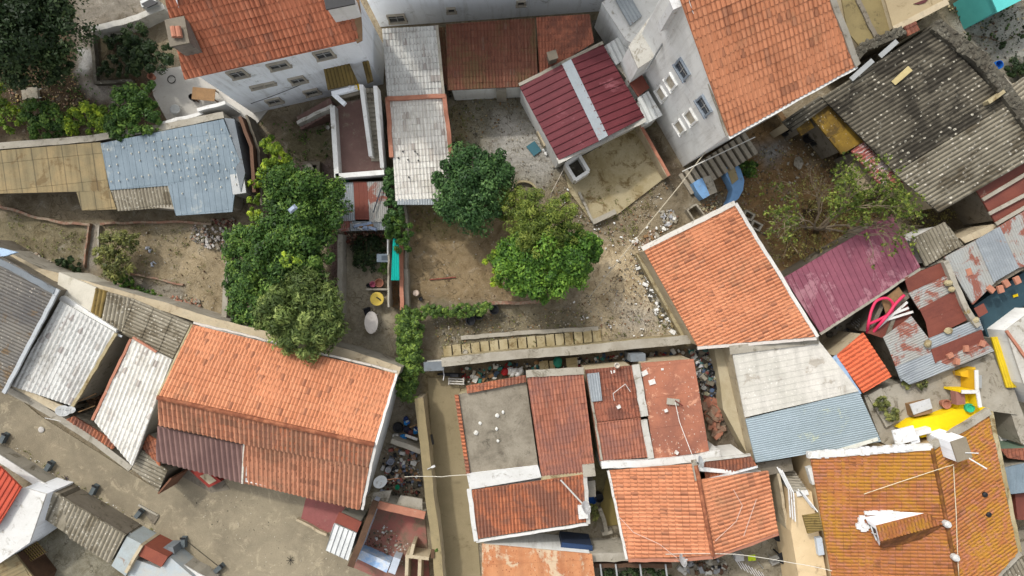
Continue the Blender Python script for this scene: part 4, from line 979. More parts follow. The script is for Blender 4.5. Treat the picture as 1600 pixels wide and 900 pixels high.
t = thing('garden_chair', 'dark garden chair pushed up behind the white oval table', 'chair', at(574, 487, 0)); c = at(574, 487, .45)
M().box(c[:2], .42, .4, .4, .44, .3, black).build('seat', t); M().box((c.x - .04, c.y + .22), .42, .05, .441, .85, .3, black).build('backrest', t)
for a, e in ((-1, -1), (1, -1), (1, 1), (-1, 1)): M().box((c.x + a * .17, c.y + e * .16), .04, .04, 0, .399, 0, black).build('leg', t)
t = thing('shade_cloth', 'long narrow turquoise sheet roofing strip by the hedge', 'awning', at(618, 405, 0))
M().sheet(L([(614, 372), (623, 374), (624, 438), (611, 438)], 1.8), (0, 1), 'corr', plain('turquoise_sheet', C(0, 160, 146), C(0, 140, 130), .4, 1, fine=.15), pitch=.12, row=2, amp=.02, step=.01, th=.03).build('canopy', t)
for x, y in ((614, 376), (622, 434)): p = at(x, y, 1.7); M().tube([(p.x, p.y, 0), (p.x, p.y, 1.74)], .03, wood, 5).build('post', t)
wallline('brick_wall', 'weathered orange brick wall between turquoise sheet and bare plot', [(627, 375), (628, 485)], 1.1, .2, brick, terra, capw=.0, caph=.05)
wallline('plot_wall', 'concrete wall beside the brick wall on the bare plot edge', [(634, 420), (636, 482)], .7, .25, conc)
scatter('branch_pile', 'heap of dry brown sticks next to the orange brick wall', 'branches', [(610, 440), (624, 440), (625, 478), (610, 478)], 10, .05, .1, [wood], heap=.2)
b = M()
for k in range(90):
    p = at(random.uniform(611, 623), random.uniform(441, 478)); a = random.uniform(0, 3.14); d = Vector((math.cos(a), math.sin(a), random.uniform(-.1, .3))) * random.uniform(.15, .4); z_ = random.uniform(.1, .4)
    b.tube([p - d + Vector((0, 0, z_)), p + d + Vector((0, 0, z_))], .012, wood, 4)
stuff(b.build('dry_sticks'), 'dry brown sticks heaped by the orange brick wall', 'sticks')
tree('conifer_hedge', 'dark narrow evergreen shrub beside the lower white roof', 'shrub', (612, 300), [(610, 275, 2.2, .55), (612, 300, 2.2, .6), (614, 325, 2.2, .55), (612, 345, 2.0, .5)], 6000, .08, lf_blue, None, 60, .06)
tree('palm_shrub', 'spiky green shrub over the top of the turquoise sheet', 'shrub', (622, 360), [(618, 352, 2.1, .7), (630, 365, 1.9, .7), (632, 385, 1.8, .5), (610, 360, 1.8, .5)], 3600, .14, lf_green, None, 45, .05, .2)
tree('small_shrub', 'small green shrub beneath the laundry sink', 'shrub', (600, 420), [(600, 418, .5, .4), (610, 424, .5, .3)], 700, .1, lf_green, None, 20, .03, .25)
G2 = 'clipped hedge runs'; lf_hedge = leafmat('leaf_hedge', (0.035, 0.07, 0.018, 1), (0.1, 0.17, 0.035, 1), (0.24, 0.34, 0.06, 1))
tree('hedge', 'bright green hedge running down beside the alley entrance', 'hedge', (640, 550), [(640, y, 1.1, .75, 1.1) for y in range(498, 622, 14)] + [(632, y, 1.1, .5) for y in range(495, 600, 20)] + [(652, y, 1.0, .45) for y in range(495, 590, 20)], 24000, .075, lf_hedge, G2, 260, .06, up=.9)
tree('hedge', 'narrow green hedge running right toward the black barrels', 'hedge', (700, 485), [(x, 488 - (x - 650) * .05, 0.8, .42, 1.0) for x in range(660, 770, 11)], 10000, .07, lf_hedge, G2, 150, .05, up=.9)
for x, y, l_ in ((735, 501, 'black barrel lowest beside the hedge end'), (748, 492, 'black barrel in the middle beside the hedge end'), (772, 484, 'black barrel by the brick edging under the big tree')):
    barrel(l_, x, y, .7, .3, .75, black, 'barrel', 'barrel', 'black barrels beside the hedge')
wallline('brick_kerb', 'orange brick edging along the terrace under the big green tree', [(765, 474), (810, 474), (860, 469)], .4, .2, brick)
wallline('wall_stub', 'thin wall edge along the top side of the bare plot', [(632, 322), (636, 345), (634, 420)], .6, .15, conc)
b = M(); b.beam(at(671, 437, .05), at(712, 433, .05), .05, .05, pl(150, 70, 60)); tag(b.build('red_pipe'), 'thin red pipe lying on the bare brown plot', 'pipe')
barrel('round white stone ball on the bare plot beside the wall', 650, 458, .3, .2, .35, pl(226, 204, 184), 'drum', 'drum', prof=[(.1, 0), (.19, .05), (.2, .3), (.17, .36), (.05, .38)])
barrel('small black pot on the bare plot by the hedge', 657, 467, .2, .12, .2, black, 'pot', 'pot')

# big trees centre
G3 = 'large trees in the central yard'
tree('orange_tree', 'dark blue-green round tree next to the lower white roof', 'tree', (742, 300), [(735, 275, 3.4, 1.7), (715, 290, 3.2, 1.3), (765, 285, 3.2, 1.4), (740, 318, 3.2, 1.7), (712, 318, 2.9, 1.1), (768, 265, 3.0, 1.0)], 34000, .09, lf_blue, G3, 210, .17)
tree('cypress_shrub', 'yellowish feathery shrub growing between the two large round trees', 'shrub', (792, 315), [(788, 300, 3.0, .9), (800, 320, 3.0, 1.0), (780, 325, 2.8, .8), (820, 335, 3.2, .9)], 7500, .08, lf_feather, G3, 90, .09, .3)
tree('orange_tree', 'largest bright green round tree in the centre', 'tree', (850, 400), [(850, 398, 3.4, 1.8), (882, 402, 3.4, 1.6), (812, 410, 3.2, 1.4), (853, 432, 3.2, 1.5), (912, 390, 3.0, 1.0), (822, 436, 3.0, 1.1), (896, 425, 2.8, 1.0), (924, 398, 2.6, .6), (790, 425, 2.8, .6)], 52000, .095, lf_fresh, G3, 280, .2)
tree('feathery_tree', 'olive feathery crown rising above the largest round tree', 'tree', (845, 345), [(840, 332, 4.4, 1.25), (868, 345, 4.4, 1.15), (822, 360, 4.4, 1.1), (850, 368, 4.4, 1.1), (882, 326, 4.0, .8), (890, 362, 4.2, .8)], 13000, .08, lf_feather, G3, 120, .12, .3)
tree('lemon_tree', 'small yellow leafed tree on the left side of the largest round tree', 'tree', (775, 425), [(772, 408, 2.4, .6), (780, 420, 2.6, .7), (776, 440, 2.2, .5), (790, 395, 2.6, .5)], 3200, .12, lf_yel, G3, 36, .06)

tufts('green weeds sprouting over the central yards', [[(640, 320), (740, 325), (740, 370), (650, 365)], [(700, 145), (760, 145), (720, 250), (700, 240)]], 40, .05, lf_oliv)
tufts('weeds and dry grass over the rough terrace', [[(672, 495), (900, 480), (1060, 500), (1075, 530), (690, 550)], [(860, 290), (1040, 290), (980, 380), (880, 380)]], 90, .05, lf_oliv)
tufts('weeds along the left walled plots', [[(10, 335), (130, 352), (128, 412), (20, 392)], [(160, 352), (340, 350), (345, 480), (220, 440)], [(60, 398), (150, 420), (260, 470), (300, 485), (230, 470), (120, 432)]], 45, .05, lf_oliv)
tufts('green weeds below the dark tree and under the leafy shrubs', [[(5, 105), (130, 110), (180, 170), (30, 180)], [(405, 190), (515, 195), (515, 250), (410, 300)]], 60, .06, lf_green)
tufts('dry grass tufts along the street edge', [[(15, 690), (60, 715), (190, 800), (330, 890), (320, 898), (180, 812)]], 60, .04, lf_oliv)
tufts('weeds in the leaf covered yard by the asbestos barn', [[(1130, 290), (1200, 225), (1330, 260), (1400, 330), (1240, 430), (1170, 340)], [(1400, 300), (1500, 330), (1480, 350), (1430, 370)]], 110, .05, lf_dry)
tufts('weeds growing in the top right yard', [[(1485, 10), (1590, 20), (1590, 100), (1520, 60)]], 40, .05, lf_dark)

def pipe(t, x0, y0, z0, x1, y1, z1, r=.05, m=None):
    M().tube([at(x0, y0, z0), at(x1, y1, z1)], r, m or pl(150, 152, 150), 6).build('downpipe', t)
GR = [conc, pebble, stone, conc_m, wood_d, pl(190, 184, 168)]
scatter('gravel', 'fine gravel and crumbs over the central yards', 'gravel', [(640, 322), (790, 330), (860, 400), (870, 470), (645, 472)], 420, .02, .07, GR)
scatter('gravel', 'gravel spread across the rough terrace by the large orange roof', 'gravel', [(672, 500), (900, 480), (1000, 400), (1062, 500), (1075, 530), (690, 556)], 1300, .02, .08, GR)
scatter('gravel', 'gravel spread over the walled plots on the left', 'gravel', [(160, 352), (340, 350), (350, 495), (220, 440)], 420, .02, .07, GR)
scatter('gravel', 'gravel spread over the yard near the magenta roof', 'gravel', [(700, 150), (850, 150), (880, 260), (1040, 290), (980, 380), (860, 340), (700, 250)], 900, .02, .08, GR)
# ================================================================== upper middle
t = build('white_apartment_block', 'long white building whose bare rear wall fills the top of the picture', 'building',
    [RP([(538, -65, 9), (990, -97, 9), (1000, -300, 9.5), (530, -290)], (0, -1), 'tile', orange_top)], [(538, -65, 9), (990, -97, 9), (1000, -300, 9.5), (530, -290)], white_w, .05)
E = edge_near(t_edges[t.name], 760, -80, 9)
window(t, E, 620, 28, .9, 1.0); window(t, E, 705, 15, .35, .5, bars=False, name='vent'); window(t, E, 814, 4, .35, .5, bars=False, name='vent')
G = 'limewashed tiled roofs'
t = build('limewashed_shed', 'upper of two white painted tiled roofs beside the white house', 'outbuilding', [RP([(597, 45, 3.7), (683, 40, 3.7), (693, 149, 3.3), (605, 153)], (.07, 1), 'tile', white_tile, pitch=.2, row=.36)], 'roof', white_w2, .15)
trim(t, [(683, 40, 3.7), (694, 150, 3.3)], .15, .08, conc)
t = build('limewashed_shed', 'white painted tiled roof framed by terracotta parapets on two sides', 'outbuilding', [RP([(609, 154, 3.2), (692, 150, 3.2), (707, 243, 2.9), (684, 318), (618, 314)], (.07, 1), 'tile', white_tile2, pitch=.2, row=.36)], [(609, 154, 3.2), (692, 150, 3.2), (706, 243, 2.9), (684, 314, 2.8), (618, 312, 2.8)], white_w2, .15)
trim(t, [(606, 155, 3.2), (696, 151, 3.2)], .24, .4, terra, 'parapet', .2); trim(t, [(694, 149, 3.2), (706, 246, 3.0)], .24, .4, terra, 'parapet', .18); trim(t, [(606, 153, 3.2), (612, 246, 2.95)], .24, .4, terra, 'parapet', .16)
M().sheet(L([(620, 311), (684, 311), (683, 320), (621, 320)], 2.7), (0, 1), 'corr', zinc, pitch=.15, row=2, step=.01).build('eave_sheet', t)
b = M()
for x, y in ((647, 166), (629, 236), (648, 236), (652, 240), (637, 249), (653, 250), (638, 276), (622, 246)): b.box(at(x, y, 3.1)[:2], .1, .08 if y > 200 else .4, 2.8, 3.1 - (y - 200) * .0012, random.random() if y > 200 else 0, black, .8)
b.build('roof_weight', t)['kind'] = 'stuff'
t = build('red_tiled_outbuilding', 'long low outbuilding with weathered red tiles under the white rear wall', 'outbuilding',
    [RP([(697, 38, 3.6), (836, 28, 3.6), (841, 134, 2.9), (699, 141)], (.04, 1), 'tile', dark_tile, pitch=.19, row=.36), RP([(679, 44, 3.2), (695, 42, 3.2), (701, 131, 2.8), (693, 133)], (.04, 1), 'tile', dark_tile)],
    [(697, 38, 3.6), (836, 28, 3.6), (841, 134, 2.9), (699, 141, 2.9)], white_w2, .2)
M().box(at(783, 137, 2.4)[:2], .6, .4, 0, 2.5, 0, conc).build('pier', t)
t = build('red_tiled_outbuilding', 'smaller red tiled roof with a stubby chimney beside the magenta roof', 'outbuilding', [RP([(838, 27, 3.7), (921, 22, 3.7), (928, 66, 3.3), (886, 92), (843, 116)], (.04, 1), 'tile', red_tile2, pitch=.19, row=.36)], 'roof', white_w2, .2)
chimney(t, 863, 87, 3.2, 4.0, .45, .4, .3, conc_d)
b = M(); b.box(at(774, 30, 3.6)[:2], .5, .3, 3.4, 3.9, 0, conc).build('vent_block', t) if False else None
slabthing('dark_yard_floor', 'small dark mossy yard between red tiles and white annex', 'yard', [(925, 32), (945, 30), (955, 62), (930, 72)], .05, stone, .1)
t = build('magenta_roofed_house', 'house with deep magenta sheet roof split by a grey ridge strip', 'house',
    [RP([(812, 136, 3.1), (883, 98, 3.6), (939, 219, 3.6), (873, 250)], (1, -.45), 'rib', magenta, pitch=.42, row=3, amp=.06, step=.01),
     RP([(889, 94, 3.6), (942, 70, 3.2), (1007, 183, 3.2), (947, 214)], (1, -.45), 'rib', magenta, pitch=.42, row=3, amp=.06, step=.01)],
    [(812, 136, 3.1), (942, 70, 3.2), (1007, 183, 3.2), (873, 250, 3.1)], white_w2, .05)
b = M(); b.slab(S([(878, 100, 3.68), (892, 92, 3.68), (950, 212, 3.68), (936, 220)]), .06, plain('grey_flashing', C(158, 166, 170), C(140, 146, 148), .5, 1, C(150, 90, 70), .22, 2.5)); b.build('ridge_flashing', t)
trim(t, [(871, 252, 3.05), (1008, 186, 3.1)], .35, .12, white_h2, 'front_parapet'); trim(t, [(811, 133, 3.1), (942, 67, 3.2)], .18, .1, conc)
t = wallline('yard_wall', 'whitish wall on the right of the roofless yard below the magenta roof', [(1000, 194), (1045, 275)], 1.3, .2, beige_w, terra, capw=-.05)
t = thing('tank_surround', 'square hollow white masonry tank at the corner of the magenta roofed house', 'tank', at(903, 262, 0))
for P in ([(884, 256), (905, 242)], [(905, 242), (920, 267)], [(920, 267), (899, 281)], [(899, 281), (884, 256)]):
    b = M(); Q = L(P, 1.3 + random.uniform(0, .01)); b.beam(Q[0], Q[1], .2, 1.3, white_w2); b.build('side', t)
M().slab(L([(888, 257), (904, 246), (916, 266), (900, 277)], .5), .45, stone).build('water', t)
wallline('kerb', 'broken concrete kerb at the lower corner of the roofless yard', [(926, 347), (962, 330)], .4, .3, conc)
wallline('kerb', 'narrow kerb on the left edge of the roofless yard', [(905, 300), (926, 345)], .35, .15, conc)
scatter('stones', 'grey stones piled outside the magenta house wall', 'stones', [(812, 150), (826, 158), (868, 245), (852, 240)], 70, .08, .25, [conc, white_w2, stone], heap=.1)
tag(M().box(at(851, 214, .8)[:2], .6, 1.0, 0, .9, .45, beige_w).build('masonry_block'), 'beige masonry block against the left wall of the magenta roofed house', 'block')
tag(M().slab(L([(822, 229), (835, 220), (846, 235), (834, 244)], .06), .05, plain('blue_mat', C(72, 116, 128), fine=.2)).build('blue_mat'), 'blue-grey square mat on the pale yard floor', 'mat')
barrel('dark round drain bucket beside the pale strip of yard', 711, 226, .1, .2, .1, black, 'bucket', 'bucket')
b = M(); Q = [at(818 + 22 * math.cos(a), 303 + 20 * math.sin(a), .3) for a in np.linspace(-2.2, .6, 14)]
for i in range(13): b.beam(Q[i], Q[i + 1], .12, .35, conc_m)
tag(b.build('curved_kerb'), 'curved stone kerb between the two large round trees', 'kerb')
# small sheds between
build('white_sheet_roof', 'small white corrugated sheet roof touching the top right of the magenta roof', 'shed', [RP([(944, 72, 2.9), (972, 54, 2.9), (984, 87, 2.8), (962, 102)], (.5, 1), 'rib', white_sh, pitch=.3, row=3, amp=.05, step=.01)], 'roof', white_w2, .1)
slabthing('flat_roof', 'small concrete flat roof between two white corrugated roofs', 'roof', [(962, 103), (984, 88), (998, 111), (981, 125)], 2.6, conc, 2.6)
build('brown_sheet_roof', 'small square brown sheet roof beside the magenta roof', 'shed', [RP([(981, 126, 2.8), (1000, 112, 2.8), (1015, 137, 2.8), (997, 151)], (.5, 1), 'flat', brown_sh, pitch=.5, row=2)], 'roof', white_w2, .1)
build('white_sheet_roof', 'white corrugated sheet roof at the foot of the white windowed wall', 'shed', [RP([(996, 153, 2.8), (1013, 142, 2.8), (1035, 180, 2.7), (1007, 195)], (.5, 1), 'rib', white_sh, pitch=.3, row=3, amp=.05, step=.01)], 'roof', white_w2, .1)
t = build('white_annex', 'low white flat roofed annex joining the top building to the windowed house', 'annex', [RP([(982, 72, 5.6), (1040, -8, 5.6), (1100, -50, 5.6), (1125, 20, 5.6), (997, 107, 5.6)][:5], (1, 0), 'flat', white_h2, pitch=1, row=3, step=0)], None, None)
b = M(); walls(b, L([(982, 72), (1040, -8), (1100, -50), (1125, 20), (997, 107)], 5.6), white_w2, .02); b.build('wall', t)
t = build('white_annex', 'white lean-to with a corrugated skylight under the tall windowed house', 'annex', [RP([(940, 4, 3.8), (1010, -40, 3.8), (1045, 20, 3.8), (1000, 75, 3.8), (978, 62, 3.8)], (1, 0), 'flat', white_h, pitch=1, row=3, step=0)], None, None)
b = M(); walls(b, L([(940, 4), (1010, -40), (1045, 20), (1000, 75), (978, 62)], 3.8), white_w2, .02); b.build('wall', t)
M().sheet(L([(961, -2), (985, -6), (1003, 25), (985, 40)], 3.95), (.6, 1), 'corr', zinc, pitch=.2, row=2, amp=.04, step=.01).build('skylight_sheet', t)
# tall windowed house
t = build('tall_tiled_house', 'tall pale house with orange tiled roof and six windows in its long white wall', 'house',
    [RP([(1140, 213, 9.3), (1338, 103, 9.3), (1282, -50, 11.6), (1046, -50)], (.42, 1), 'tile', orange, pitch=.23, row=.42)],
    [(1140, 213, 9.3), (1338, 103, 9.3), (1282, -50, 11.6), (1046, -50)], white_w2, .12)
O = t_edges[t.name]; E = edge_near(O, 1100, 110, 8)
for x, y in ((1067, 108), (1101, 165)): window(t, E, x, y, .8, 1.0, pl(150, 160, 170), glass, lab='dark glazed window')
for x, y in ((1049, 128), (1080, 183), (1034, 146), (1063, 198)): window(t, E, x, y, .6, 1.15, white_w2, plain('boarded', C(206, 196, 176), C(160, 150, 130), .7, 4), False, lab='blocked pale window')
trim(t, [(1046, -50, 11.5), (1139, 211, 9.2)], .3, .14, conc); trim(t, [(1139, 215, 9.25), (1339, 104, 9.25)], .18, .14, pl(235, 232, 226), 'gutter', .02); trim(t, [(1340, 103, 9.3), (1282, -50, 11.6)], .3, .14, conc)
chimney(t, 1056, 5, 9, 11.8, .4, .4, .4, pl(236, 236, 234))
stairs('garden_steps', 'broad outdoor concrete steps climbing along the foot of the tall house', (1068, 290), (1176, 222), 1.45, .05, 1.9, 12, pl(168, 158, 140), gap=.12)
cable('long white cable running from the tall house down to the yard', [(1180, 214, 4.0), (1066, 268, 3.6), (1103, 240, 3.6)][:2], .03, pl(225, 222, 212), sag=.05)
cable('long pale cable crossing the rubble yard to the terrace', [(1102, 238, 3.8), (1062, 290, 3.0), (920, 465, .5)], .03, pl(205, 194, 170), sag=.1)
cable('thin cable across the bare yard beside the magenta house', [(884, 258, 1.5), (862, 300, .8), (858, 320, .1)], .02, pl(215, 205, 190), sag=.05)
def poly_thing(name, label, cat, pts, z, m, th, cap=None):
    t = thing(name, label, cat, (lambda q: (sum(p.x for p in q) / len(q), sum(p.y for p in q) / len(q), 0))(L(pts, z)))
    M().slab(L(pts, z), th, m).build('body', t)
    if cap: M().slab([p + Vector((0, 0, .03)) for p in inset(ccw(L(pts, z)), .12)], .028, cap).build('top_face', t)
    return t
poly_thing('curved_bench', 'short curved blue painted masonry bench near the steps', 'bench', [(1083, 286), (1090, 281), (1097, 278), (1103, 290), (1109, 305), (1099, 311), (1093, 304), (1087, 295)], .9, blue_p, 1.0)
tag(M().slab(L([(1098, 278), (1111, 273), (1121, 300), (1109, 305)], .8), .9, conc).build('concrete_slab'), 'grey concrete slab beside the short blue bench', 'slab')
t = poly_thing('curved_bench', 'long curved blue painted masonry bench with a planting trough', 'bench', [(1132, 263), (1142, 255), (1151, 252), (1158, 266), (1163, 282), (1161, 297), (1154, 310), (1140, 321), (1136, 319), (1142, 308), (1145, 296), (1141, 286), (1135, 275)], .9, blue_p, 1.0)
M().slab(L([(1136, 265), (1147, 258), (1154, 280), (1144, 288)], .96), .05, conc_m).build('trough', t)
b = M(); 
for P in ([(1074, 328), (1088, 319)], [(1088, 319), (1101, 336)], [(1101, 336), (1088, 349)], [(1088, 349), (1074, 328)]):
    Q = L(P, .6 + random.uniform(0, .01)); b.beam(Q[0], Q[1], .1, .6, conc)
tag(b.build('brick_trough'), 'low square concrete trough at the top corner of the orange roof', 'trough')
scatter('trough_debris', 'dry leaves and stones on the ledge near the blue benches', 'debris', [(1090, 320), (1118, 304), (1135, 322), (1105, 336)], 90, .05, .14, [wood, conc, brick, pl(190, 180, 140)])
for x, y, l_ in ((1169, 337, 'hollow grey concrete block nearer the roof tip'), (1181, 353, 'hollow grey concrete block lying below its neighbour by the orange roof')):
    t = thing('concrete_block', l_, 'block', at(x, y, 0), 'hollow concrete blocks')
    c = at(x, y, .3)
    for dx in (-.28, .28): M().box((c.x + dx * .9, c.y - dx * .45), .12, .5, 0, .45, -.5, conc).build('side', t)
    for dy in (-.2, .2): M().box((c.x + dy * .45, c.y + dy * .9), .45, .1, 0, .44, -.5, conc).build('end', t)
tree('low_bush', 'small dark green bush beside the outdoor steps', 'bush', (1168, 262), [(1166, 258, .8, .6), (1172, 266, .6, .5)], 1500, .08, lf_green, None, 30, .04)
scatter('rubble', 'white rubble and broken plaster by the roof corner', 'rubble', [(985, 380), (1002, 370), (1035, 350), (1050, 330), (1062, 340), (1030, 372), (1000, 392)], 160, .05, .2, [white_w2, conc, brick, wood], heap=.1)
scatter('rubble', 'pale stone rubble at the wall of the large orange roof', 'rubble', [(985, 395), (997, 398), (1020, 450), (1050, 505), (1062, 530), (1045, 515), (1022, 490), (1005, 440)], 190, .06, .26, [white_w2, conc, conc_m, stone], heap=.1)
scatter('rubble', 'grey rubble heap in the yard under the white cable', 'rubble', [(1030, 330), (1052, 328), (1060, 345), (1040, 355)], 80, .06, .2, [pl(180, 182, 186), conc], heap=.1)
scatter('yard_stones', 'small stones strewn over the rough yard', 'stones', [(860, 290), (1050, 280), (1000, 380), (1060, 530), (930, 525), (880, 480), (920, 460), (960, 400), (900, 350)], 900, .03, .11, [conc, pebble, wood, white_w2, brick])
scatter('leaf_litter', 'brown leaf litter and stones under the bare tree', 'debris', [(1120, 300), (1180, 235), (1240, 210), (1330, 260), (1400, 325), (1230, 425), (1180, 350)], 1700, .03, .12, [wood, conc_m, brick, pl(196, 176, 120), stone, conc])
scatter('leaf_litter', 'stones and litter along the terrace below the hedge', 'debris', [(672, 500), (860, 480), (920, 490), (930, 518), (690, 545)], 500, .03, .09, [wood, conc_m, pebble, stone])
scatter('litter', 'fallen leaves and twigs below the dark tree', 'debris', [(5, 100), (115, 110), (140, 160), (90, 172), (20, 170)], 500, .03, .12, [wood, conc_m, brick, pl(196, 176, 120)])
scatter('litter', 'stones scattered over the small yard beside the red tiles', 'debris', [(700, 145), (860, 142), (800, 180), (720, 240), (700, 240)], 350, .03, .1, [wood, conc_m, pebble, stone])
scatter('litter', 'small stones and scraps along the street edge', 'debris', [(20, 690), (100, 745), (200, 800), (300, 865), (345, 905), (330, 905), (180, 815), (20, 705)], 380, .02, .07, [pebble, pl(200, 190, 170), stone, white_w2])
scatter('litter', 'gravel scattered over the open street by the house', 'debris', [(280, 770), (380, 770), (520, 860), (540, 895), (400, 890)], 300, .02, .06, [pebble, pl(196, 186, 164), stone])

# ================================================================== upper right
RM = dict(pitch=.24, row=1.5, amp=.06, step=.03)
t = build('asbestos_barn', 'large barn under dark lichen-speckled corrugated asbestos sheets', 'barn',
    [RP([(1284, 152, 3.1), (1455, 42, 4.1), (1572, 162, 4.1), (1398, 270)], (1, -.62), 'corr', asb, **RM), RP([(1398, 271, 3.1), (1573, 162, 4.1), (1640, 232, 4.1), (1467, 332)], (1, -.62), 'corr', sheetmat('asbestos_pale', C(140, 133, 115), C(106, 100, 86), C(84, 76, 60), 0.35, 0.5, C(206, 200, 184), 0.22, 0.9, groove=0.8, gc=(52, 47, 38), ssz=3.4), **RM)],
    [(1284, 152, 3.1), (1455, 42, 4.1), (1640, 232, 4.1), (1467, 332, 3.1)], beige_w, .25)
for P in ([(1393, 127), (1419, 103), (1426, 110), (1399, 133)], [(1503, 192), (1541, 160), (1547, 166), (1509, 197)]):
    M().slab(S([(P[0][0], P[0][1], 3.75 if P[0][0] < 1450 else 3.62), (P[1][0], P[1][1], 4.02 if P[0][0] < 1450 else 3.98), (P[2][0], P[2][1], 4.02 if P[0][0] < 1450 else 3.98), P[3]]), .03, plain('translucent_sheet', C(196, 180, 130), C(170, 150, 100), .6, 1.5)).build('rooflight', t)
for P in ([(1330, 124), (1364, 94)], [(1375, 88), (1402, 64)]):
    b = M(); b.beam(at(*P[0], 3.6), at(*P[1], 4.0), .28, .06, metal_g); b.build('ridge_sheet', t)
build('asbestos_lean_to', 'narrow dark corrugated lean-to under the tall orange roof eave', 'shed', [RP([(1222, 190, 2.8), (1280, 150, 3.0), (1296, 163, 3.0), (1238, 206)], (.8, -.5), 'corr', asb, **RM)], 'roof', beige_w, .2)
build('mossy_roof', 'small square moss covered roof beside the narrow dark lean-to', 'shed', [RP([(1242, 196, 2.4), (1262, 183, 2.4), (1272, 199, 2.3), (1252, 212)], (.5, 1), 'flat', mossy, pitch=.5, row=.8, step=.02)], 'roof', conc_d, .15)
build('mossy_roof', 'larger orange moss covered roof at the edge of the asbestos barn', 'shed', [RP([(1266, 181, 2.7), (1292, 159, 2.7), (1350, 221, 2.6), (1315, 241)], (.5, 1), 'flat', mossy, pitch=.9, row=1.2, step=.02)], 'roof', conc_d, .15)
build('striped_sheet_roof', 'rusty red and white corrugated roof at the barn edge', 'shed', [RP([(1330, 236, 2.7), (1350, 222, 2.7), (1413, 284, 2.6), (1386, 303)], (1, -.62), 'corr', redwhite, pitch=.2, row=2, amp=.05, step=.01)], 'roof', conc_d, .15)
build('beige_board_roof', 'plain beige board roof leaning out beside the rusty red and white roof', 'shed', [RP([(1320, 266, 1.9), (1337, 250, 1.9), (1379, 300, 1.8), (1352, 307)], (.6, 1), 'flat', plain('beige_board', C(168, 154, 126), C(150, 136, 108), .6, .8, fine=.3), pitch=2, row=3, step=0)], 'roof', conc_d, .15)
tag(M().beam(at(1218, 175, 2.7), at(1232, 195, 2.7), .25, .1, pl(206, 160, 110)).build('plank'), 'light wooden plank under the eave of the tall house', 'plank')
for x, y, m_, l_ in ((1235, 202, black, 'black barrel under the eave nearest the tall house'), (1270, 212, black, 'black barrel between the two mossy roofs'), (1281, 218, black, 'black barrel just left of the small blue drum')):
    barrel(l_, x, y, .8, .33, .8, m_, 'barrel', 'barrel', 'black barrels by the mossy roofs')
barrel('small blue drum beside the larger mossy roof', 1293, 224, .5, .17, .5, pl(40, 90, 180), 'barrel', 'barrel')
barrel('bright blue barrel in the top right yard', 1561, 101, .8, .26, .85, pl(30, 110, 200), 'barrel', 'barrel')
b = M(); b.blob(at(1248, 255, .2), .35, conc, 2, .6, .25); tag(b.build('boulder'), 'pale flat boulder in the leaf covered yard', 'rock')
b = M(); b.blob(at(1218, 238, .05), .0001, conc)
def stonewall(name, label, pts, th, m=stone):
    Q = [at(*p) for p in pts]; mid = Q[len(Q) // 2]; t = thing(name, label, 'wall', (mid.x, mid.y, 0)); b = M(); g = M()
    for i in range(len(Q) - 1):
        b.beam(Q[i], Q[i + 1], th, Q[i].z + .2, m); n = int((Q[i + 1] - Q[i]).length / .16)
        d = (Q[i + 1] - Q[i]).normalized(); s_ = Vector((-d.y, d.x, 0))
        for k in range(n * 3):
            p = Q[i].lerp(Q[i + 1], random.random()) + s_ * random.uniform(-.5, .5) * th
            g.blob(p + Vector((0, 0, random.uniform(-.05, .04))), random.uniform(.06, .17), m, 1, .6, .3)
    b.build('wall_body', t); g.build('loose_stones', t)['kind'] = 'stuff'
    return t
stonewall('ruined_wall', 'thick dark mossy stone wall on the far edge of the asbestos barn', [(1463, 37, 4.4), (1502, 68, 4.4), (1535, 92, 4.4), (1566, 132, 4.4), (1600, 178, 4.4), (1640, 230, 4.4)], .75)
stonewall('ruined_wall', 'broken stone wall between the red tile scrap and the barn', [(1330, 98, 3.4), (1352, 72, 3.6), (1402, 52, 3.8), (1412, 46, 3.8)], .5)
stonewall('ruined_wall', 'crumbling stone wall top beside the beige flat roof', [(1440, 25, 3.6), (1460, 12, 3.6), (1500, -20, 3.6)], .4, conc_m)
wallline('yard_wall', 'smooth pale wall running past the blue barrel', [(1538, 94), (1578, 136)], 2.6, .45, conc)
wallline('yard_wall', 'short mossy wall stub crossing the barn roof edge', [(1545, 160), (1570, 142)], 4.5, .2, conc_m)
t = build('flat_roof_house', 'olive stained flat roof behind the tall house', 'building', [RP([(1308, -40, 3.3), (1365, -40, 3.3), (1398, 50, 3.3), (1345, 74, 3.3), (1325, 50, 3.3)], (.5, 1), 'flat', olive_r, pitch=2, row=2, step=0)], None)
b = M(); walls(b, L([(1308, -40), (1365, -40), (1398, 50), (1345, 74), (1325, 50)], 3.3), beige_w, .02); b.build('wall', t); trim(t, [(1325, -30, 3.35), (1370, 62, 3.35)], .25, .1, conc_d, 'roof_kerb')
t = build('flat_roof_house', 'beige flat roof with a dark torn patch at the top edge', 'building', [RP([(1372, -40, 3.7), (1500, -60, 3.7), (1475, 2, 3.7), (1396, 44, 3.7)], (.5, 1), 'flat', plain('beige_screed', C(166, 150, 118), C(150, 134, 104), .6, .6, C(120, 104, 74), .25, .8, fine=.3), pitch=2, row=3, step=0)], None)
b = M(); walls(b, L([(1372, -40), (1500, -60), (1475, 2), (1396, 44)], 3.7), beige_w, .02); b.build('wall', t); trim(t, [(1396, 46, 3.7), (1480, 3, 3.7)], .35, .12, beige_w, 'roof_kerb')
M().slab(L([(1427, 6), (1440, 1), (1452, -3), (1446, 4), (1436, 7)], 3.74), .03, plain('tar_patch', C(90, 50, 50))).build('tar_patch', t)
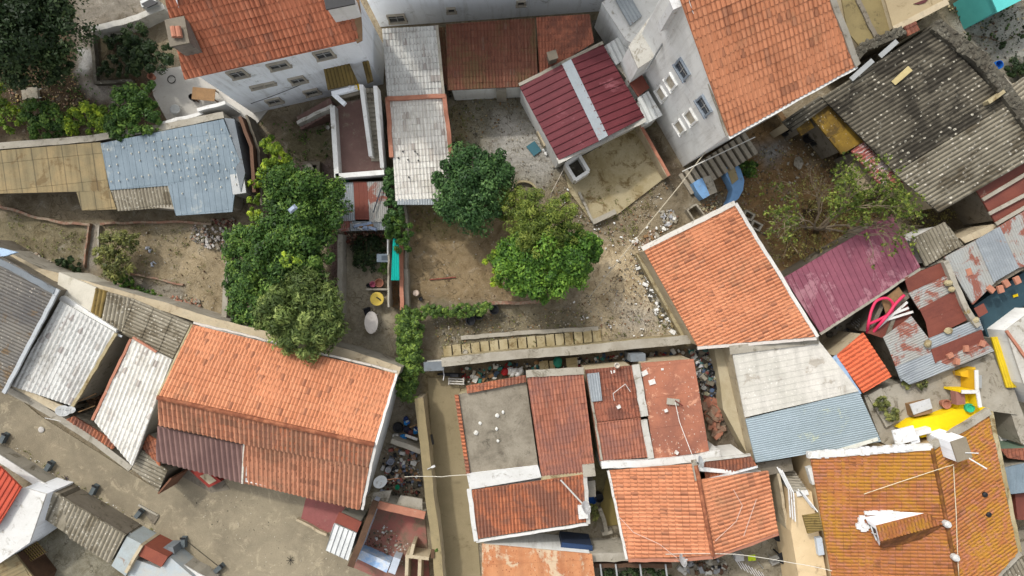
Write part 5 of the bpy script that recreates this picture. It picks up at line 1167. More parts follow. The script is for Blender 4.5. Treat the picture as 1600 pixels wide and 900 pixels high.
build('red_tile_scrap', 'small triangle of red tiles behind the tall house gable', 'roof', [RP([(1324, 48, 2.6), (1350, 70, 2.6), (1334, 82, 2.5)], (.6, 1), 'tile', red_tile2)], 'roof', conc_d, .05)
build('red_tile_scrap', 'small square red tiled cap at the tip of the asbestos barn', 'roof', [RP([(1413, 41, 3.9), (1431, 33, 3.9), (1437, 47, 3.8), (1419, 56)], (.5, 1), 'tile', red_tile2)], 'roof', conc_d, .05)
t = build('teal_roofed_hut', 'hut with a turquoise roof at the top right corner', 'hut', [RP([(1538, -30, 3.0), (1640, -60, 3.0), (1620, -12, 3.0), (1559, 19)], (.5, 1), 'flat', teal_p, pitch=1, row=3, step=0)], 'roof', teal_p, .1)
scatter('litter', 'dark plant debris over the top right yard', 'debris', [(1480, 10), (1600, 10), (1600, 100), (1580, 120), (1520, 70)], 260, .03, .14, [wood_d, conc_m, stone, pl(90, 110, 60)])
tree('low_bush', 'small green weeds on the pale top right yard', 'weeds', (1562, 67), [(1562, 67, .3, .35), (1512, 56, .3, .25), (1598, 50, .4, .35)], 900, .07, lf_dark, None, 20, .03)
tree('low_bush', 'dark weedy bush beside the bright blue barrel', 'bush', (1585, 112), [(1585, 108, .5, .7), (1600, 100, .5, .6)], 1800, .08, lf_dark, None, 30, .03)
build('corrugated_shed', 'pale corrugated shed roof at the right edge above the barn', 'shed', [RP([(1576, 137, 2.8), (1600, 120, 2.8), (1660, 160, 2.8), (1610, 180)], (.8, -.6), 'corr', asb2, pitch=.24, row=1.5, amp=.05)], 'roof', beige_w, .1)

pipe([o_ for o_ in bpy.data.objects if o_.name.startswith('tall_tiled_house')][0], 1058, 30, 9, 1010, 110, 5.6)
# ================================================================== right middle
t = build('beamed_brown_roof', 'dark brown sheet roof with pale battens at the right edge', 'shed', [RP([(1523, 293, 3.0), (1600, 239, 3.2), (1660, 280, 3.2), (1557, 350)], (1, -.55), 'flat', brown_sh, pitch=2, row=2, step=.01)], 'roof', conc_d, .15)
for P in ([(1524, 294), (1610, 234)], [(1536, 312), (1620, 262)], [(1546, 334), (1630, 290)], [(1557, 350), (1640, 302)]):
    b = M(); b.beam(at(*P[0], 3.16), at(*P[1], 3.34), .2, .1, conc); b.build('batten', t)
slabthing('flat_roof', 'pale strip of concrete roof below the brown battened roof', 'roof', [(1500, 372), (1552, 350), (1562, 352), (1600, 330), (1600, 342), (1508, 380)], 2.7, beige_w, 2.7)
t = build('zinc_roof', 'large grey blue patched zinc roof weighted with orange tiles', 'shed',
    [RP([(1476, 402, 3.2), (1528, 374, 3.2), (1556, 440, 3.0), (1520, 476)], (.5, 1), 'corr', zinc_rust, pitch=.15, row=2.2, amp=.02, step=.015, name='roof_sheet'),
     RP([(1524, 376, 3.24), (1562, 354, 3.24), (1592, 418, 3.04), (1553, 441)], (.5, 1), 'corr', zinc, pitch=.15, row=2.2, amp=.02, step=.015, name='roof_sheet'),
     RP([(1558, 356, 3.2), (1640, 305, 3.2), (1640, 405, 3.0), (1588, 420)], (.5, 1), 'corr', zinc_rust, pitch=.15, row=2.2, amp=.02, step=.015, name='roof_sheet')],
    [(1476, 402, 3.2), (1640, 305, 3.2), (1640, 405, 3.0), (1520, 476, 3.0)], conc_d, .2)
for x, y in ((1548, 452), (1563, 452), (1572, 443), (1589, 438), (1513, 425)):
    b = M(); b.box(at(x, y, 3.05)[:2], .35, .45, 3.0, 3.14, random.uniform(0, 1), terra, .9); tag(b.build('roof_tile'), {1548: 'orange tile lowest left on the zinc roof edge', 1563: 'orange tile second from the left on the zinc roof edge', 1572: 'orange tile third from the left on the zinc roof edge', 1589: 'big orange tile at the right end of the zinc roof edge', 1513: 'single orange brown tile on the rusty part of the zinc roof'}[x], 'tile', 'orange tiles weighting the zinc roof')
slabthing('teal_terrace', 'dark teal painted flat roof under the zinc roof', 'roof', [(1522, 478), (1600, 425), (1660, 420), (1660, 470), (1600, 478), (1558, 508), (1544, 528)], 1.9, teal_d, 1.9)
b = M(); b.box(at(1588, 462, 2.0)[:2], .3, .15, 1.9, 1.95, .3, yellow_p); tag(b.build('yellow_rag'), 'yellow scrap lying on the dark teal roof', 'rag')
build('small_corrugated_roof', 'small square grey corrugated roof beside the faded magenta roof', 'shed', [RP([(1424, 373, 2.8), (1476, 347, 2.8), (1504, 382, 2.7), (1446, 416)], (.55, 1), 'corr', asb2, pitch=.22, row=1.2, amp=.06, step=.03)], 'roof', white_w2, .15)
slabthing('narrow_roof', 'narrow pale mortar strip between small grey roof and zinc roof', 'roof', [(1446, 419), (1506, 384), (1516, 382), (1475, 407), (1412, 434), (1405, 430)], 2.5, conc, 2.5)
t = build('faded_magenta_roof', 'faded magenta sheet roof partly under the bare tree', 'shed', [RP([(1225, 434, 3.3), (1393, 335, 3.3), (1438, 417, 3.0), (1282, 520)], (.52, 1), 'rib', magenta2, pitch=.34, row=4, amp=.06, step=.01)], 'roof', conc_d, .2)
trim(t, [(1282, 522, 3.0), (1438, 420, 3.0)], .15, .1, conc, 'gutter', 0)
t = build('orange_roof_house', 'single pitch house with large clean orange tiled roof beside the rubble yard', 'house', [RP([(1006, 391, 3.1), (1148, 321, 3.8), (1274, 526, 3.8), (1090, 541)], (1, -.5), 'tile', orange, pitch=.2, row=.36)],
    [(1006, 391, 3.1), (1148, 321, 3.8), (1274, 526, 3.8), (1090, 541, 3.1)], beige_w, .05)
trim(t, [(1003, 389, 3.1), (1148, 317, 3.8)], .28, .12, pl(222, 216, 204)); trim(t, [(1149, 318, 3.8), (1277, 526, 3.8)], .2, .14, pl(226, 222, 214)); trim(t, [(1090, 544, 3.1), (1276, 529, 3.8)], .18, .12, pl(214, 206, 196), 'gutter', 0)
wallline('foundation_wall', 'low mossy ledge along the left wall of the large orange roof', [(998, 396), (1078, 540)], .9, .35, conc_m)
wallline('boundary_wall', 'long pale concrete wall top dividing the terrace from the littered alley', [(690, 566, 1.6), (780, 556, 1.6), (900, 547, 1.6), (1000, 537, 1.6), (1078, 530, 1.6)], lambda: 0, .45, conc_m, conc, capw=.06)
t = thing('paved_steps', 'long row of square paving slabs along the terrace wall', 'paving', at(815, 540, 0))
for k in range(17):
    x0 = 692 + k * 14.6; y0 = 549 - k * 1.55
    c = at(x0 + 7.3, y0, .1); M().box(c[:2], .5, .74 + random.uniform(-.05, .05), -.1, .09 + .004 * (k % 3) + random.uniform(0, .02), .1, conc_m).build('slab', t)
barrel('small round paint ring on the paving slabs', 727, 550, .15, .16, .12, conc, 'pot', 'pot', zb=.12)
stonelabel = None
wallline('low_wall', 'strip of crumbling wall above the row of slabs', [(720, 528), (800, 521), (935, 513)], .12, .25, conc)
# yard behind the lower roofs
scatter('rubbish', 'household rubbish strewn between the long wall and the lower roofs', 'rubbish', [(720, 575), (860, 562), (1080, 545), (1085, 560), (900, 572), (724, 600)], 330, .05, .28, [pl(210, 208, 200), pl(60, 120, 110), pl(140, 40, 40), black, wood, conc, pl(60, 80, 100)], heap=.1)
scatter('rubbish_heap', 'colourful heap of plastic rubbish in the gap right of the rusty flat roof', 'rubbish', [(1082, 548), (1112, 548), (1124, 600), (1126, 628), (1104, 628), (1088, 590)], 620, .06, .3, [pl(205, 205, 200), pl(96, 116, 146), pl(84, 122, 116), pl(140, 84, 74), black, pl(176, 170, 140), black, pl(110, 110, 112), conc, stone, conc_d, pl(220, 220, 220), wood_d], heap=.8, boxes=.25)
scatter('broken_tiles', 'stack of broken terracotta slabs below the rubbish heap', 'tiles', [(1098, 626), (1124, 624), (1128, 682), (1110, 684)], 50, .2, .5, [terra, brick], boxes=1, heap=.4)
for x in (986, 1005, 1020, 1048, 1060): pass
b = M(); b.box(at(997, 559, 2.2)[:2], .9, .45, 0, 2.2, .05, bluegrey); tag(b.build('water_tank'), 'blue-grey box tank behind the worn red roof', 'tank')
barrel('small white bucket on the wall behind the worn red roof', 964, 571, 3.6, .15, .3, pl(220, 210, 196), 'bucket', 'bucket', zb=3.4)
for i, P in enumerate(([(842, 565), (856, 563), (858, 580), (844, 582)], [(858, 564), (866, 563), (868, 580), (860, 581)], [(884, 560), (902, 558), (903, 576), (886, 578)])):
    slabthing('paving_slab', ['pale slab leaning left of the green sack', 'narrow slab in the littered alley', 'pale slab on the right of the green sack'][i], 'slab', P, .25 + .02 * i, conc_m, .1)
b = M(); b.blob(at(872, 566, .3), .35, pl(40, 130, 110), 2, .6); tag(b.build('green_sack', smooth=True), 'green plastic sack in the littered alley', 'sack')
b = M()
for k in range(5): b.blob(at(797 + k * 4, 580 + (k % 2) * 4, .25), .28, pl(214, 214, 212), 1, .6)
tag(b.build('white_sacks', smooth=True), 'white crumpled plastic sheet in the littered alley', 'sheet')
b = M(); b.blob(at(789, 581, .25), .25, pl(160, 30, 34), 2, .8); tag(b.build('red_sack', smooth=True), 'red bag next to the crumpled white plastic', 'bag')
t = thing('gate_pillar', 'white capped gate block at the top of the alley', 'gate pillar', at(678, 574, 0)); c = at(678, 572, 1.5); M().box(c[:2], 1.1, .45, 0, 1.5, .05, white_w2).build('pillar', t); M().box(c[:2], 1.2, .55, 1.502, 1.6, .05, bluegrey).build('cap', t)
t = thing('wooden_bench', 'pale slatted metal bench at the alley entrance', 'bench', at(712, 597, 0)); c = at(712, 597, .8)
for k in range(3): M().box((c.x, c.y - .15 + k * .15), 1.0, .08, .42, .46, -.05, pl(205, 200, 190)).build('slat', t)
for s_ in (-1, 1): M().box((c.x + s_ * .45, c.y), .07, .45, 0, .419, -.05, pl(205, 200, 190)).build('leg', t)
t = thing('moped', 'dark moped with white handlebar parked at the alley top', 'moped', at(702, 586, 0)); c = at(702, 586, .8)
b = M(); b.tube([c + Vector((-.35, -.0, -.3)), c + Vector((0, 0, -.2)), c + Vector((.25, -.02, -.35)), c + Vector((.6, -.05, -.3))], .12, black, 8); b.build('body', t)
M().box((c.x + .3, c.y - .03), .5, .22, .72, .8, 0, black).build('saddle', t); M().tube([c + Vector((-.35, -.3, .2)), c + Vector((-.3, 0, .22)), c + Vector((-.35, .3, .2))], .03, pl(220, 220, 220), 6).build('handlebar', t)
qm = Vector((0, 0, 1)).rotation_difference(Vector((0, 1, 0))).to_matrix()
for dx in (-.55, .65): M().lathe((c.x + dx, c.y, .25), [(.14, -.05), (.25, -.04), (.25, .04), (.14, .05)], black, 16, tilt=qm).build('wheel', t)
# lower roofs block
t = build('flat_concrete_roof', 'house with pebbled grey concrete flat roof beside the alley', 'house', [RP([(713, 617, 3.0), (822, 596, 3.0), (842, 735, 3.0), (731, 742, 3.0)], (0, 1), 'flat', pebble, pitch=2, row=2, step=0)], 'roof', conc_m, .1)
b = M(); 
for k in range(11): b.sheet([at(713 + k * 1.7 - 3, 617 + k * 11.3, 3.05), at(713 + k * 1.7 + 3, 617 + k * 11.3, 3.15), at(714.7 + k * 1.7 + 3, 628 + k * 11.3, 3.15), at(714.7 + k * 1.7 - 3, 628 + k * 11.3, 3.05)], (-1, 0), 'tile', orange_old, pitch=.2, row=.4)
b.build('edge_tiles', t)
M().sheet(S([(728, 603, 3.1), (821, 586, 3.1), (822, 597, 3.2), (730, 615)]), (0, -1), 'tile', orange_old, pitch=.2, row=.4).build('edge_tiles', t)
for x, y in ((750, 661), (776, 670), (777, 649), (786, 644), (744, 676), (778, 689)):
    b = M(); b.blob(at(x, y, 3.05), random.uniform(.08, .17), pl(226, 224, 214), 1, .5); tag(b.build('stone'), {750: 'white stone lying left on the grey flat roof', 776: 'largest white stone in the middle of the grey flat roof', 777: 'white stone upper on the grey flat roof', 786: 'white pebble at the upper right of the grey flat roof', 744: 'white pebble near the left edge of the grey flat roof', 778: 'lowest white pebble on the grey flat roof'}[x], 'stone', 'white stones on the flat roof')
t = build('white_parapet_band', 'broad whitewashed parapet between flat roof and orange tiled roof', 'parapet', [RP([(729, 741, 3.3), (841, 728, 3.3), (846, 746, 3.2), (734, 765)], (0, 1), 'flat', white_h, pitch=2, row=2, step=0)], 'roof', white_w, .02)
t = build('striped_red_roof', 'narrow red-brown tiled roof with pale scraped rows', 'house', [RP([(823, 588, 3.6), (911, 583, 3.6), (930, 737, 3.1), (846, 744)], (.14, 1), 'tile', red_tile, pitch=.19, row=.36)], 'roof', beige_w, .1)
trim(t, [(822, 584, 3.62), (912, 579, 3.62)], .4, .14, conc, 'parapet'); trim(t, [(845, 747, 3.1), (931, 740, 3.1)], .25, .16, conc_m, 'gutter', 0)
t = build('worn_red_roof', 'worn red tiled roof with a metal patch and a white ridge strip', 'house',
    [RP([(914, 578, 3.3), (988, 571, 3.3), (1001, 652, 3.1), (928, 660)], (.14, 1), 'tile', red_tile2, pitch=.19, row=.36), RP([(928, 661, 3.12), (1001, 653, 3.12), (1014, 714, 2.95), (937, 720)], (.14, 1), 'tile', red_tile, pitch=.19, row=.36)],
    [(914, 578, 3.3), (988, 571, 3.3), (1014, 714, 2.95), (937, 720, 2.95)], beige_w, .05)
M().sheet(S([(917, 584, 3.42), (936, 582, 3.42), (941, 626, 3.3), (924, 628)]), (.14, 1), 'corr', zinc, pitch=.15, row=2, amp=.03, step=.01, th=.03).build('metal_patch', t)
trim(t, [(993, 570, 3.45), (1007, 650, 3.25)], .42, .25, white_h2, 'parapet'); trim(t, [(1006, 656, 3.2), (1017, 716, 3.05)], .36, .25, white_h2, 'parapet'); trim(t, [(918, 585, 3.3), (940, 718, 3.0)], .12, .2, conc, 'parapet')
t = build('rusty_flat_roof', 'smooth rusty red sheet roof streaked with white', 'house', [RP([(1001, 567, 3.3), (1084, 561, 3.3), (1108, 705, 3.0), (1022, 718)], (.14, 1), 'flat', rust_flat, pitch=1, row=1.8, step=.015)], 'roof', beige_w, .05)
wallline('white_band', 'white and yellow mortared wall top below the rusty flat roof', [(940, 727, 3.2), (1020, 724, 3.2), (1090, 716, 3.2), (1125, 708, 3.2)], lambda: 0, .4, white_h, None, z0=0)
b = M()
for x, y, s_ in ((967, 636, .3), (1019, 597, .5), (1041, 642, .25), (958, 580, .4), (1007, 583, .5), (1058, 708, .25), (1035, 577, .2)):
    b = M(); b.box(at(x, y, 3.3)[:2], s_ * .85, s_ * .65, 3.05, 3.32, random.uniform(0, 1), pl(232, 228, 220), .85); tag(b.build('white_slab'), {967: 'lump of white mortar on the worn red roof', 1019: 'white slab tilted high on the rusty flat roof', 1041: 'small white tile near the grey board on the rusty flat roof', 958: 'white stain block at the top of the worn red roof', 1007: 'white block beside the ridge strip at the top of the rusty flat roof', 1058: 'white square piece at the lower edge of the rusty flat roof', 1035: 'smallest white chip at the top of the rusty flat roof'}[x], 'slab', 'white pieces on the worn roofs')
tag(M().box(at(1052, 628, 3.35)[:2], .7, .35, 3.2, 3.34, -.1, conc).build('grey_board'), 'grey board on the rusty flat roof at the cable foot', 'board')
cable('dark mast lying from the grey board on the rusty flat roof', [(1055, 626, 3.5), (1067, 634, 3.5)], .04, pl(120, 60, 50), 'fallen_mast', 0)
cable('thin white cable looping down over the rusty flat roof', [(1055, 628, 3.4), (1062, 660, 3.6), (1082, 712, 4.2)], .02, pl(235, 228, 220), sag=.02)
cable('thin white wire over the worn red roof', [(960, 626, 3.4), (958, 615, 3.5), (977, 600, 3.6), (985, 612, 3.5)], .02, pl(225, 220, 212), sag=.02)
dish('satellite dish leaning beside the ridge of the twin orange roof', 1093, 722, 4.4, .38, (.8, .3, .5))
t = build('orange_house', 'small orange tiled roof with white parapets beside the alley', 'house', [RP([(737, 766, 3.2), (911, 742, 3.2), (917, 815, 2.8), (746, 841)], (.06, 1), 'tile', orange_old, pitch=.2, row=.36)],
    [(733, 764, 3.2), (914, 741, 3.2), (918, 818, 2.8), (743, 845, 2.8)], white_w2, .12)
trim(t, [(733, 764, 3.2), (744, 845, 2.8)], .26, .14, white_h); trim(t, [(744, 846, 2.8), (919, 819, 2.8)], .16, .14, white_h, 'gutter', 0); trim(t, [(914, 741, 3.2), (919, 818, 2.8)], .22, .14, white_h2)
M().box(at(920, 735, 3.3)[:2], .7, .7, 0, 3.35, .1, conc).build('pier', t); M().box(at(911, 800, 3.1)[:2], .55, .8, 2.7, 3.1, .1, pl(228, 226, 220)).build('chimney_cap', t)
tag(M().tube([at(876, 750, 3.3), at(913, 790, 4.2)], .05, pl(190, 188, 182), 6).build('mast'), 'leaning white mast over the small orange tiled roof', 'mast'); dish('satellite dish on the right edge of the small orange roof', 914, 794, 4.4, .42, (.75, .4, .5))
build('small_roof', 'little grey roof slab under the pier between the orange roofs', 'roof', [RP([(918, 752, 2.2), (930, 751, 2.2), (931, 776, 2.2), (920, 777, 2.2)], (0, 1), 'flat', conc, pitch=1, row=2, step=0)], 'roof', conc, .05)
barrel('blue bucket in the narrow yard between the orange roofs', 926, 782, .5, .25, .5, pl(40, 100, 180), 'bucket', 'bucket')
tree('low_bush', 'small potted plants in the narrow yard between the orange roofs', 'plants', (925, 800), [(925, 798, .8, .4), (930, 806, .6, .3)], 700, .08, lf_oliv, None, 20, .03)
barrel('dark barrel beside the blue bucket', 936, 778, .6, .28, .7, black, 'barrel', 'barrel')
wallline('low_wall', 'low T-shaped concrete kerb in the narrow yard', [(937, 795, .4), (943, 812, .4), (948, 832, .4)], lambda: 0, .25, conc); wallline('low_wall', 'short crossing kerb at the foot of the narrow yard', [(941, 835), (957, 831)], .42, .2, conc)
slabthing('mossy_slab', 'olive mossy slab against the twin orange roof wall', 'slab', [(948, 745), (957, 740), (970, 820), (945, 822), (938, 790)], .06, plain('moss_slab', C(120, 106, 60), C(100, 88, 52)), .05)
# twin orange roof
RT = dict(pitch=.23, row=.4, amp=.05)
t = build('twin_orange_roof', 'house with two bright orange tiled slopes meeting at a ridge', 'house',
    [RP([(952, 735, 3.0), (1086, 725, 3.9), (1114, 868, 3.9), (981, 873)], (1, -.06), 'tile', orange, **RT), RP([(1114, 868, 3.9), (1091, 750, 3.9), (1200, 736, 3.0), (1216, 832)], (1, -.22), 'tile', orange, **RT)],
    [(952, 735, 3.0), (1086, 725, 3.9), (1200, 736, 3.0), (1216, 832, 3.0), (1114, 868, 3.9), (981, 873, 3.0)], white_w2, .2)
M().tube([at(1087, 727, 3.98), at(1092, 750, 3.98), at(1114, 868, 3.98)], .13, orange, 8).build('ridge_tiles', t)
trim(t, [(982, 876, 3.0), (1060, 875, 3.5), (1114, 871, 3.85)], .2, .14, terra, 'eave', 0); trim(t, [(1115, 871, 3.85), (1217, 834, 3.0)], .2, .14, terra, 'eave', 0); trim(t, [(950, 735, 3.0), (979, 873, 3.0)], .14, .12, pl(225, 222, 214)); trim(t, [(1084, 719, 3.95), (1090, 750, 3.9)], .3, .2, conc, 'parapet')
t = build('upper_orange_strip', 'narrow old orange tiled strip above the twin orange roof', 'roof', [RP([(1097, 722, 3.5), (1174, 713, 3.5), (1182, 727, 3.3), (1103, 748)], (.15, 1), 'tile', orange_old, pitch=.2, row=.36)], 'roof', white_w2, .1)
trim(t, [(1104, 750, 3.3), (1184, 729, 3.3)], .12, .1, pl(226, 226, 224), 'gutter', 0); trim(t, [(1096, 719, 3.5), (1172, 710, 3.5)], .15, .12, white_h2)
cable('white wire curling over the left slope of the twin orange roof', [(965, 805, 3.6), (990, 832, 3.7), (1030, 850, 3.9), (1058, 872, 4.0)], .015, pl(232, 205, 190), sag=.01); cable('white wire zigzagging over the right slope of the twin orange roof', [(1146, 765, 3.7), (1160, 790, 3.6), (1150, 815, 3.7), (1118, 845, 4.0)], .015, pl(232, 205, 190), sag=.01); cable('straight white wire over the right end of the twin orange roof', [(1182, 780, 3.5), (1162, 838, 3.6)], .015, pl(232, 205, 190), sag=.01)
cable('long cable crossing the bottom yard to the balcony house', [(1040, 866, 4.2), (1150, 866, 4.0), (1240, 880, 4.0), (1300, 892, 4.5)], .02, pl(225, 220, 205), sag=.1)
dish('satellite dish under the bottom eave of the twin orange roof', 1065, 876, 3.8, .42, (.75, .4, .5))
# bottom
t = build('lichen_sheet_roof', 'flat orange lichen stained sheet roof at the bottom edge', 'shed', [RP([(753, 850, 2.9), (925, 866, 2.9), (936, 950, 2.9), (753, 950, 2.9)], (.05, 1), 'flat', F8m, pitch=1.2, row=2.5, step=.02)], 'roof', white_w2, .1)
build('gutter_beam', 'long blue-black gutter beam between orange roof and lichen stained roof', 'beam', [RP([(878, 848, 2.0), (926, 853, 2.0), (926, 861, 2.0), (876, 856, 2.0)], (1, 0), 'flat', plain('navy_sheet', C(44, 66, 100), C(34, 50, 78)), pitch=1, row=2, step=0)], 'roof', pl(50, 60, 80), .02)
wallline('low_wall', 'crumbling white wall top beneath the twin orange roof', [(920, 872), (985, 870)], 2.4, .5, conc); wallline('low_wall', 'long narrow pergola wall at the bottom edge', [(930, 884), (1050, 884)], 2.0, .25, wood_d)
t = thing('pergola', 'dark pergola beams over the green bottom yard', 'pergola', at(990, 900, 0))
for x in (938, 962, 1000, 1040): b = M(); b.beam(at(x, 882, 2.2), at(x + 6, 930, 2.2), .09, .1, metal_g); b.build('beam', t)
tree('dark_shrub', 'dark green shrub under the bottom pergola', 'shrub', (980, 905), [(950, 903, 1.3, .8), (990, 905, 1.3, .9), (1030, 903, 1.3, .8)], 4500, .08, lf_dark, None, 60, .04)
scatter('junk', 'rubbish lying below the twin orange roof eave', 'rubbish', [(1060, 878), (1130, 872), (1140, 895), (1060, 895)], 130, .06, .35, [conc, conc_d, black, pl(150, 150, 150), wood_d, pl(200, 196, 186)], heap=.3)
t = thing('drying_rack', 'white wire drying rack with clothes in the bottom yard', 'drying rack', at(1172, 883, 0)); c = at(1172, 883, 1.0)
for k in range(9): M().beam(c + Vector((-.9 + .2 * k, .35 - .1 * k, 0)), c + Vector((-.5 + .2 * k, -.25 - .1 * k, 0)), .03, .03, pl(235, 230, 230)).build('bar', t)
for s_ in (-1, 1): M().tube([c + Vector((s_ * .8, -s_ * .2, 0)), Vector((c.x + s_ * .8, c.y - s_ * .2, 0))], .02, metal_g, 5).build('leg', t)
tag(M().box(at(1175, 872, 1.1)[:2], .45, .35, 1.03, 1.08, .1, pl(190, 210, 30)).build('green_cloth'), 'lime green cloth on the white drying rack', 'cloth')
tag(M().box(at(1156, 872, .6)[:2], .5, .4, 0, .6, .1, pl(206, 204, 200)).build('box'), 'pale box beside the lime green cloth', 'box')
for x, y, l_ in ((1216, 806, 'round black table beside the twin orange roof'), (1218, 837, 'black octopus shaped chair group table in the bottom yard'), (1225, 872, 'black round seat below the other two in the bottom yard')):
    t = thing('black_table', l_.replace('octopus shaped chair group table', 'spiky garden chair standing'), 'table', at(x, y, 0), 'black furniture in the bottom yard'); c = at(x, y, .7)
    M().lathe((c.x, c.y, .62), [(.3, 0), (.38, .03), (.38, .06), (.3, .07)], black, 14).build('table_top', t)
    for k in range(5): a = k * 1.257; M().tube([(c.x + .3 * math.cos(a), c.y + .3 * math.sin(a), .62), (c.x + .48 * math.cos(a), c.y + .48 * math.sin(a), 0)], .05, black, 5).build('leg', t)
t = thing('plastic_chair', 'grey plastic chair beside the lowest black seat', 'chair', at(1210, 876, 0)); c = at(1210, 876, .45); M().box(c[:2], .5, .5, .4, .45, .4, pl(150, 148, 142)).build('seat', t); M().box((c.x - .1, c.y + .25), .5, .06, .451, .9, .4, pl(150, 148, 142)).build('backrest', t)
for a, e in ((-1, -1), (1, -1), (1, 1), (-1, 1)): M().box((c.x + a * .2, c.y + e * .18), .05, .05, 0, .399, 0, pl(150, 148, 142)).build('leg', t)
scatter('clothes_pile', 'pink and white laundry heap at the bottom yard wall', 'laundry', [(1250, 878), (1270, 882), (1272, 898), (1255, 898)], 34, .12, .35, [pl(200, 90, 170), pl(230, 226, 230), pl(150, 60, 120)], heap=.5)
# grey roofs
t = build('long_grey_roof', 'pale weathered upper roof half with its lower half in blue-grey corrugated sheet', 'house',
    [RP([(1143, 545, 3.3), (1276, 528, 3.3), (1342, 611, 3.15), (1164, 652)], (.2, 1), 'flat', pale_conc, pitch=1.2, row=.35, step=.02),
     RP([(1165, 655, 3.2), (1342, 612, 3.2), (1377, 690, 3.0), (1181, 723)], (1, -.2), 'corr', zinc_y, pitch=.13, row=4, amp=.025, step=.01)],
    [(1143, 545, 3.3), (1276, 528, 3.3), (1377, 690, 3.0), (1181, 723, 3.0)], beige_w, .05)
trim(t, [(1140, 547, 3.3), (1278, 530, 3.3)], .5, .15, conc, 'parapet'); b = M(); b.beam(at(1300, 708, 3.1), at(1372, 686, 3.1), .2, .12, pl(236, 236, 220)); b.build('white_edge', t)
slabthing('beige_slab', 'stained beige wall top left of the long grey roof', 'wall', [(1116, 545), (1142, 545), (1166, 654), (1180, 722), (1172, 718), (1130, 640), (1124, 590)], 1.4, plain('stained_render', C(186, 174, 146), C(160, 146, 112), .7, .7, C(160, 100, 76), .12, 1.4), 1.4)
t = build('orange_canopy', 'small bright orange tiled roof with pale blue edge wall', 'roof', [RP([(1307, 556, 3.0), (1349, 520, 3.0), (1393, 588, 2.9), (1348, 614)], (1, -.62), 'tile', orange_new, pitch=.26, row=.4, amp=.05)], 'roof', beige_w, .05)
trim(t, [(1304, 557, 3.0), (1343, 617, 2.9)], .3, .14, pl(170, 196, 226), 'edge_wall', 0)
# patchwork rusty roof
def PS(pts, m, z, k='corr'): return RP([(pts[0][0], pts[0][1], z), (pts[1][0], pts[1][1], z), (pts[2][0], pts[2][1], z - .06), (pts[3][0], pts[3][1])], (1, -.45), k, m, pitch=.14 if k == 'corr' else .8, row=3, amp=.022, step=.01, name='roof_sheet', th=.04)
t = build('rusty_patchwork_roof', 'shed roofed in a patchwork of rusty brown and silver sheets', 'shed',
    [PS([(1413, 434), (1474, 409), (1483, 430), (1421, 460)], brown_sh, 3.00, 'flat'), PS([(1420, 458), (1482, 429), (1496, 452), (1436, 484)], zinc_rust, 3.04),
     PS([(1437, 483), (1496, 452), (1508, 474), (1448, 506)], brown_sh, 3.08, 'flat'), PS([(1447, 504), (1510, 473), (1517, 497), (1452, 530)], brown_sh, 3.04, 'flat'),
     PS([(1380, 527), (1424, 494), (1452, 530), (1392, 553)], zinc_rust, 2.98), PS([(1391, 552), (1450, 530), (1460, 552), (1400, 574)], zinc_rust, 3.02),
     PS([(1451, 529), (1530, 497), (1537, 516), (1458, 548)], zinc, 3.06), PS([(1455, 546), (1534, 515), (1538, 531), (1462, 568)], brown_sh, 3.10, 'flat'),
     PS([(1399, 573), (1459, 550), (1466, 568), (1408, 596)], zinc, 3.0), PS([(1462, 566), (1538, 530), (1553, 548), (1490, 575)], zinc_rust, 3.02), PS([(1406, 590), (1468, 566), (1492, 574), (1421, 601)], zinc, 3.05)],
    [(1400, 470, 2.95), (1474, 409, 2.95), (1553, 548, 2.85), (1421, 600, 2.85), (1380, 527, 2.9)], conc_d, .2)
t2 = build('rusty_lean_to', 'rusty brown lean-to with loose white battens beside the pink hoses', 'shed', [PS([(1355, 520), (1412, 462), (1424, 494), (1378, 528)], brown_sh, 2.7, 'flat'), PS([(1378, 470), (1404, 448), (1414, 462), (1385, 492)], wood, 2.72, 'flat')], [(1355, 520, 2.6), (1378, 470, 2.6), (1404, 450, 2.6), (1424, 494, 2.6), (1378, 528, 2.6)], conc_d, .1)
for i, P in enumerate(([(1372, 512), (1418, 472)], [(1365, 503), (1420, 481)], [(1385, 500), (1427, 487)])):
    b = M(); b.beam(at(*P[0], 2.9), at(*P[1], 2.92), .13, .06, pl(228, 226, 220)); tag(b.build('batten'), ['uppermost white batten on the rusty lean-to', 'middle white batten on the rusty lean-to', 'lowest white batten on the rusty lean-to'][i], 'batten', 'white battens on the lean-to')
pk = plain('pink_hose', C(214, 52, 92), C(190, 40, 78), .5, 3, rough=.45, fine=.15)
def smooth_path(P, z, n=8):
    Q = [at(p[0], p[1], z + (p[2] if len(p) > 2 else 0)) for p in P]; out = []
    for i in range(len(Q) - 1):
        a, b, c, d = Q[max(i - 1, 0)], Q[i], Q[i + 1], Q[min(i + 2, len(Q) - 1)]
        for k in range(n):
            u = k / n; out.append(.5 * ((2 * b) + (c - a) * u + (2 * a - 5 * b + 4 * c - d) * u * u + (3 * b - a - 3 * c + d) * u ** 3))
    return out + [Q[-1]]
tag(M().tube(smooth_path([(1355, 520, -.6), (1357, 505), (1362, 484), (1370, 470), (1385, 466), (1395, 474), (1393, 487), (1382, 495), (1368, 502), (1357, 506)], 3.0), .085, pk, 8).build('pink_hose', smooth=True), 'thick pink hose bent in a loop over the rusty lean-to', 'hose', 'thick pink hoses')
tag(M().tube(smooth_path([(1364, 519, -.5), (1378, 503), (1390, 488), (1400, 474), (1413, 461)], 3.1), .09, pk, 8).build('pink_hose', smooth=True), 'straighter thick pink hose crossing the looped one', 'hose', 'thick pink hoses')
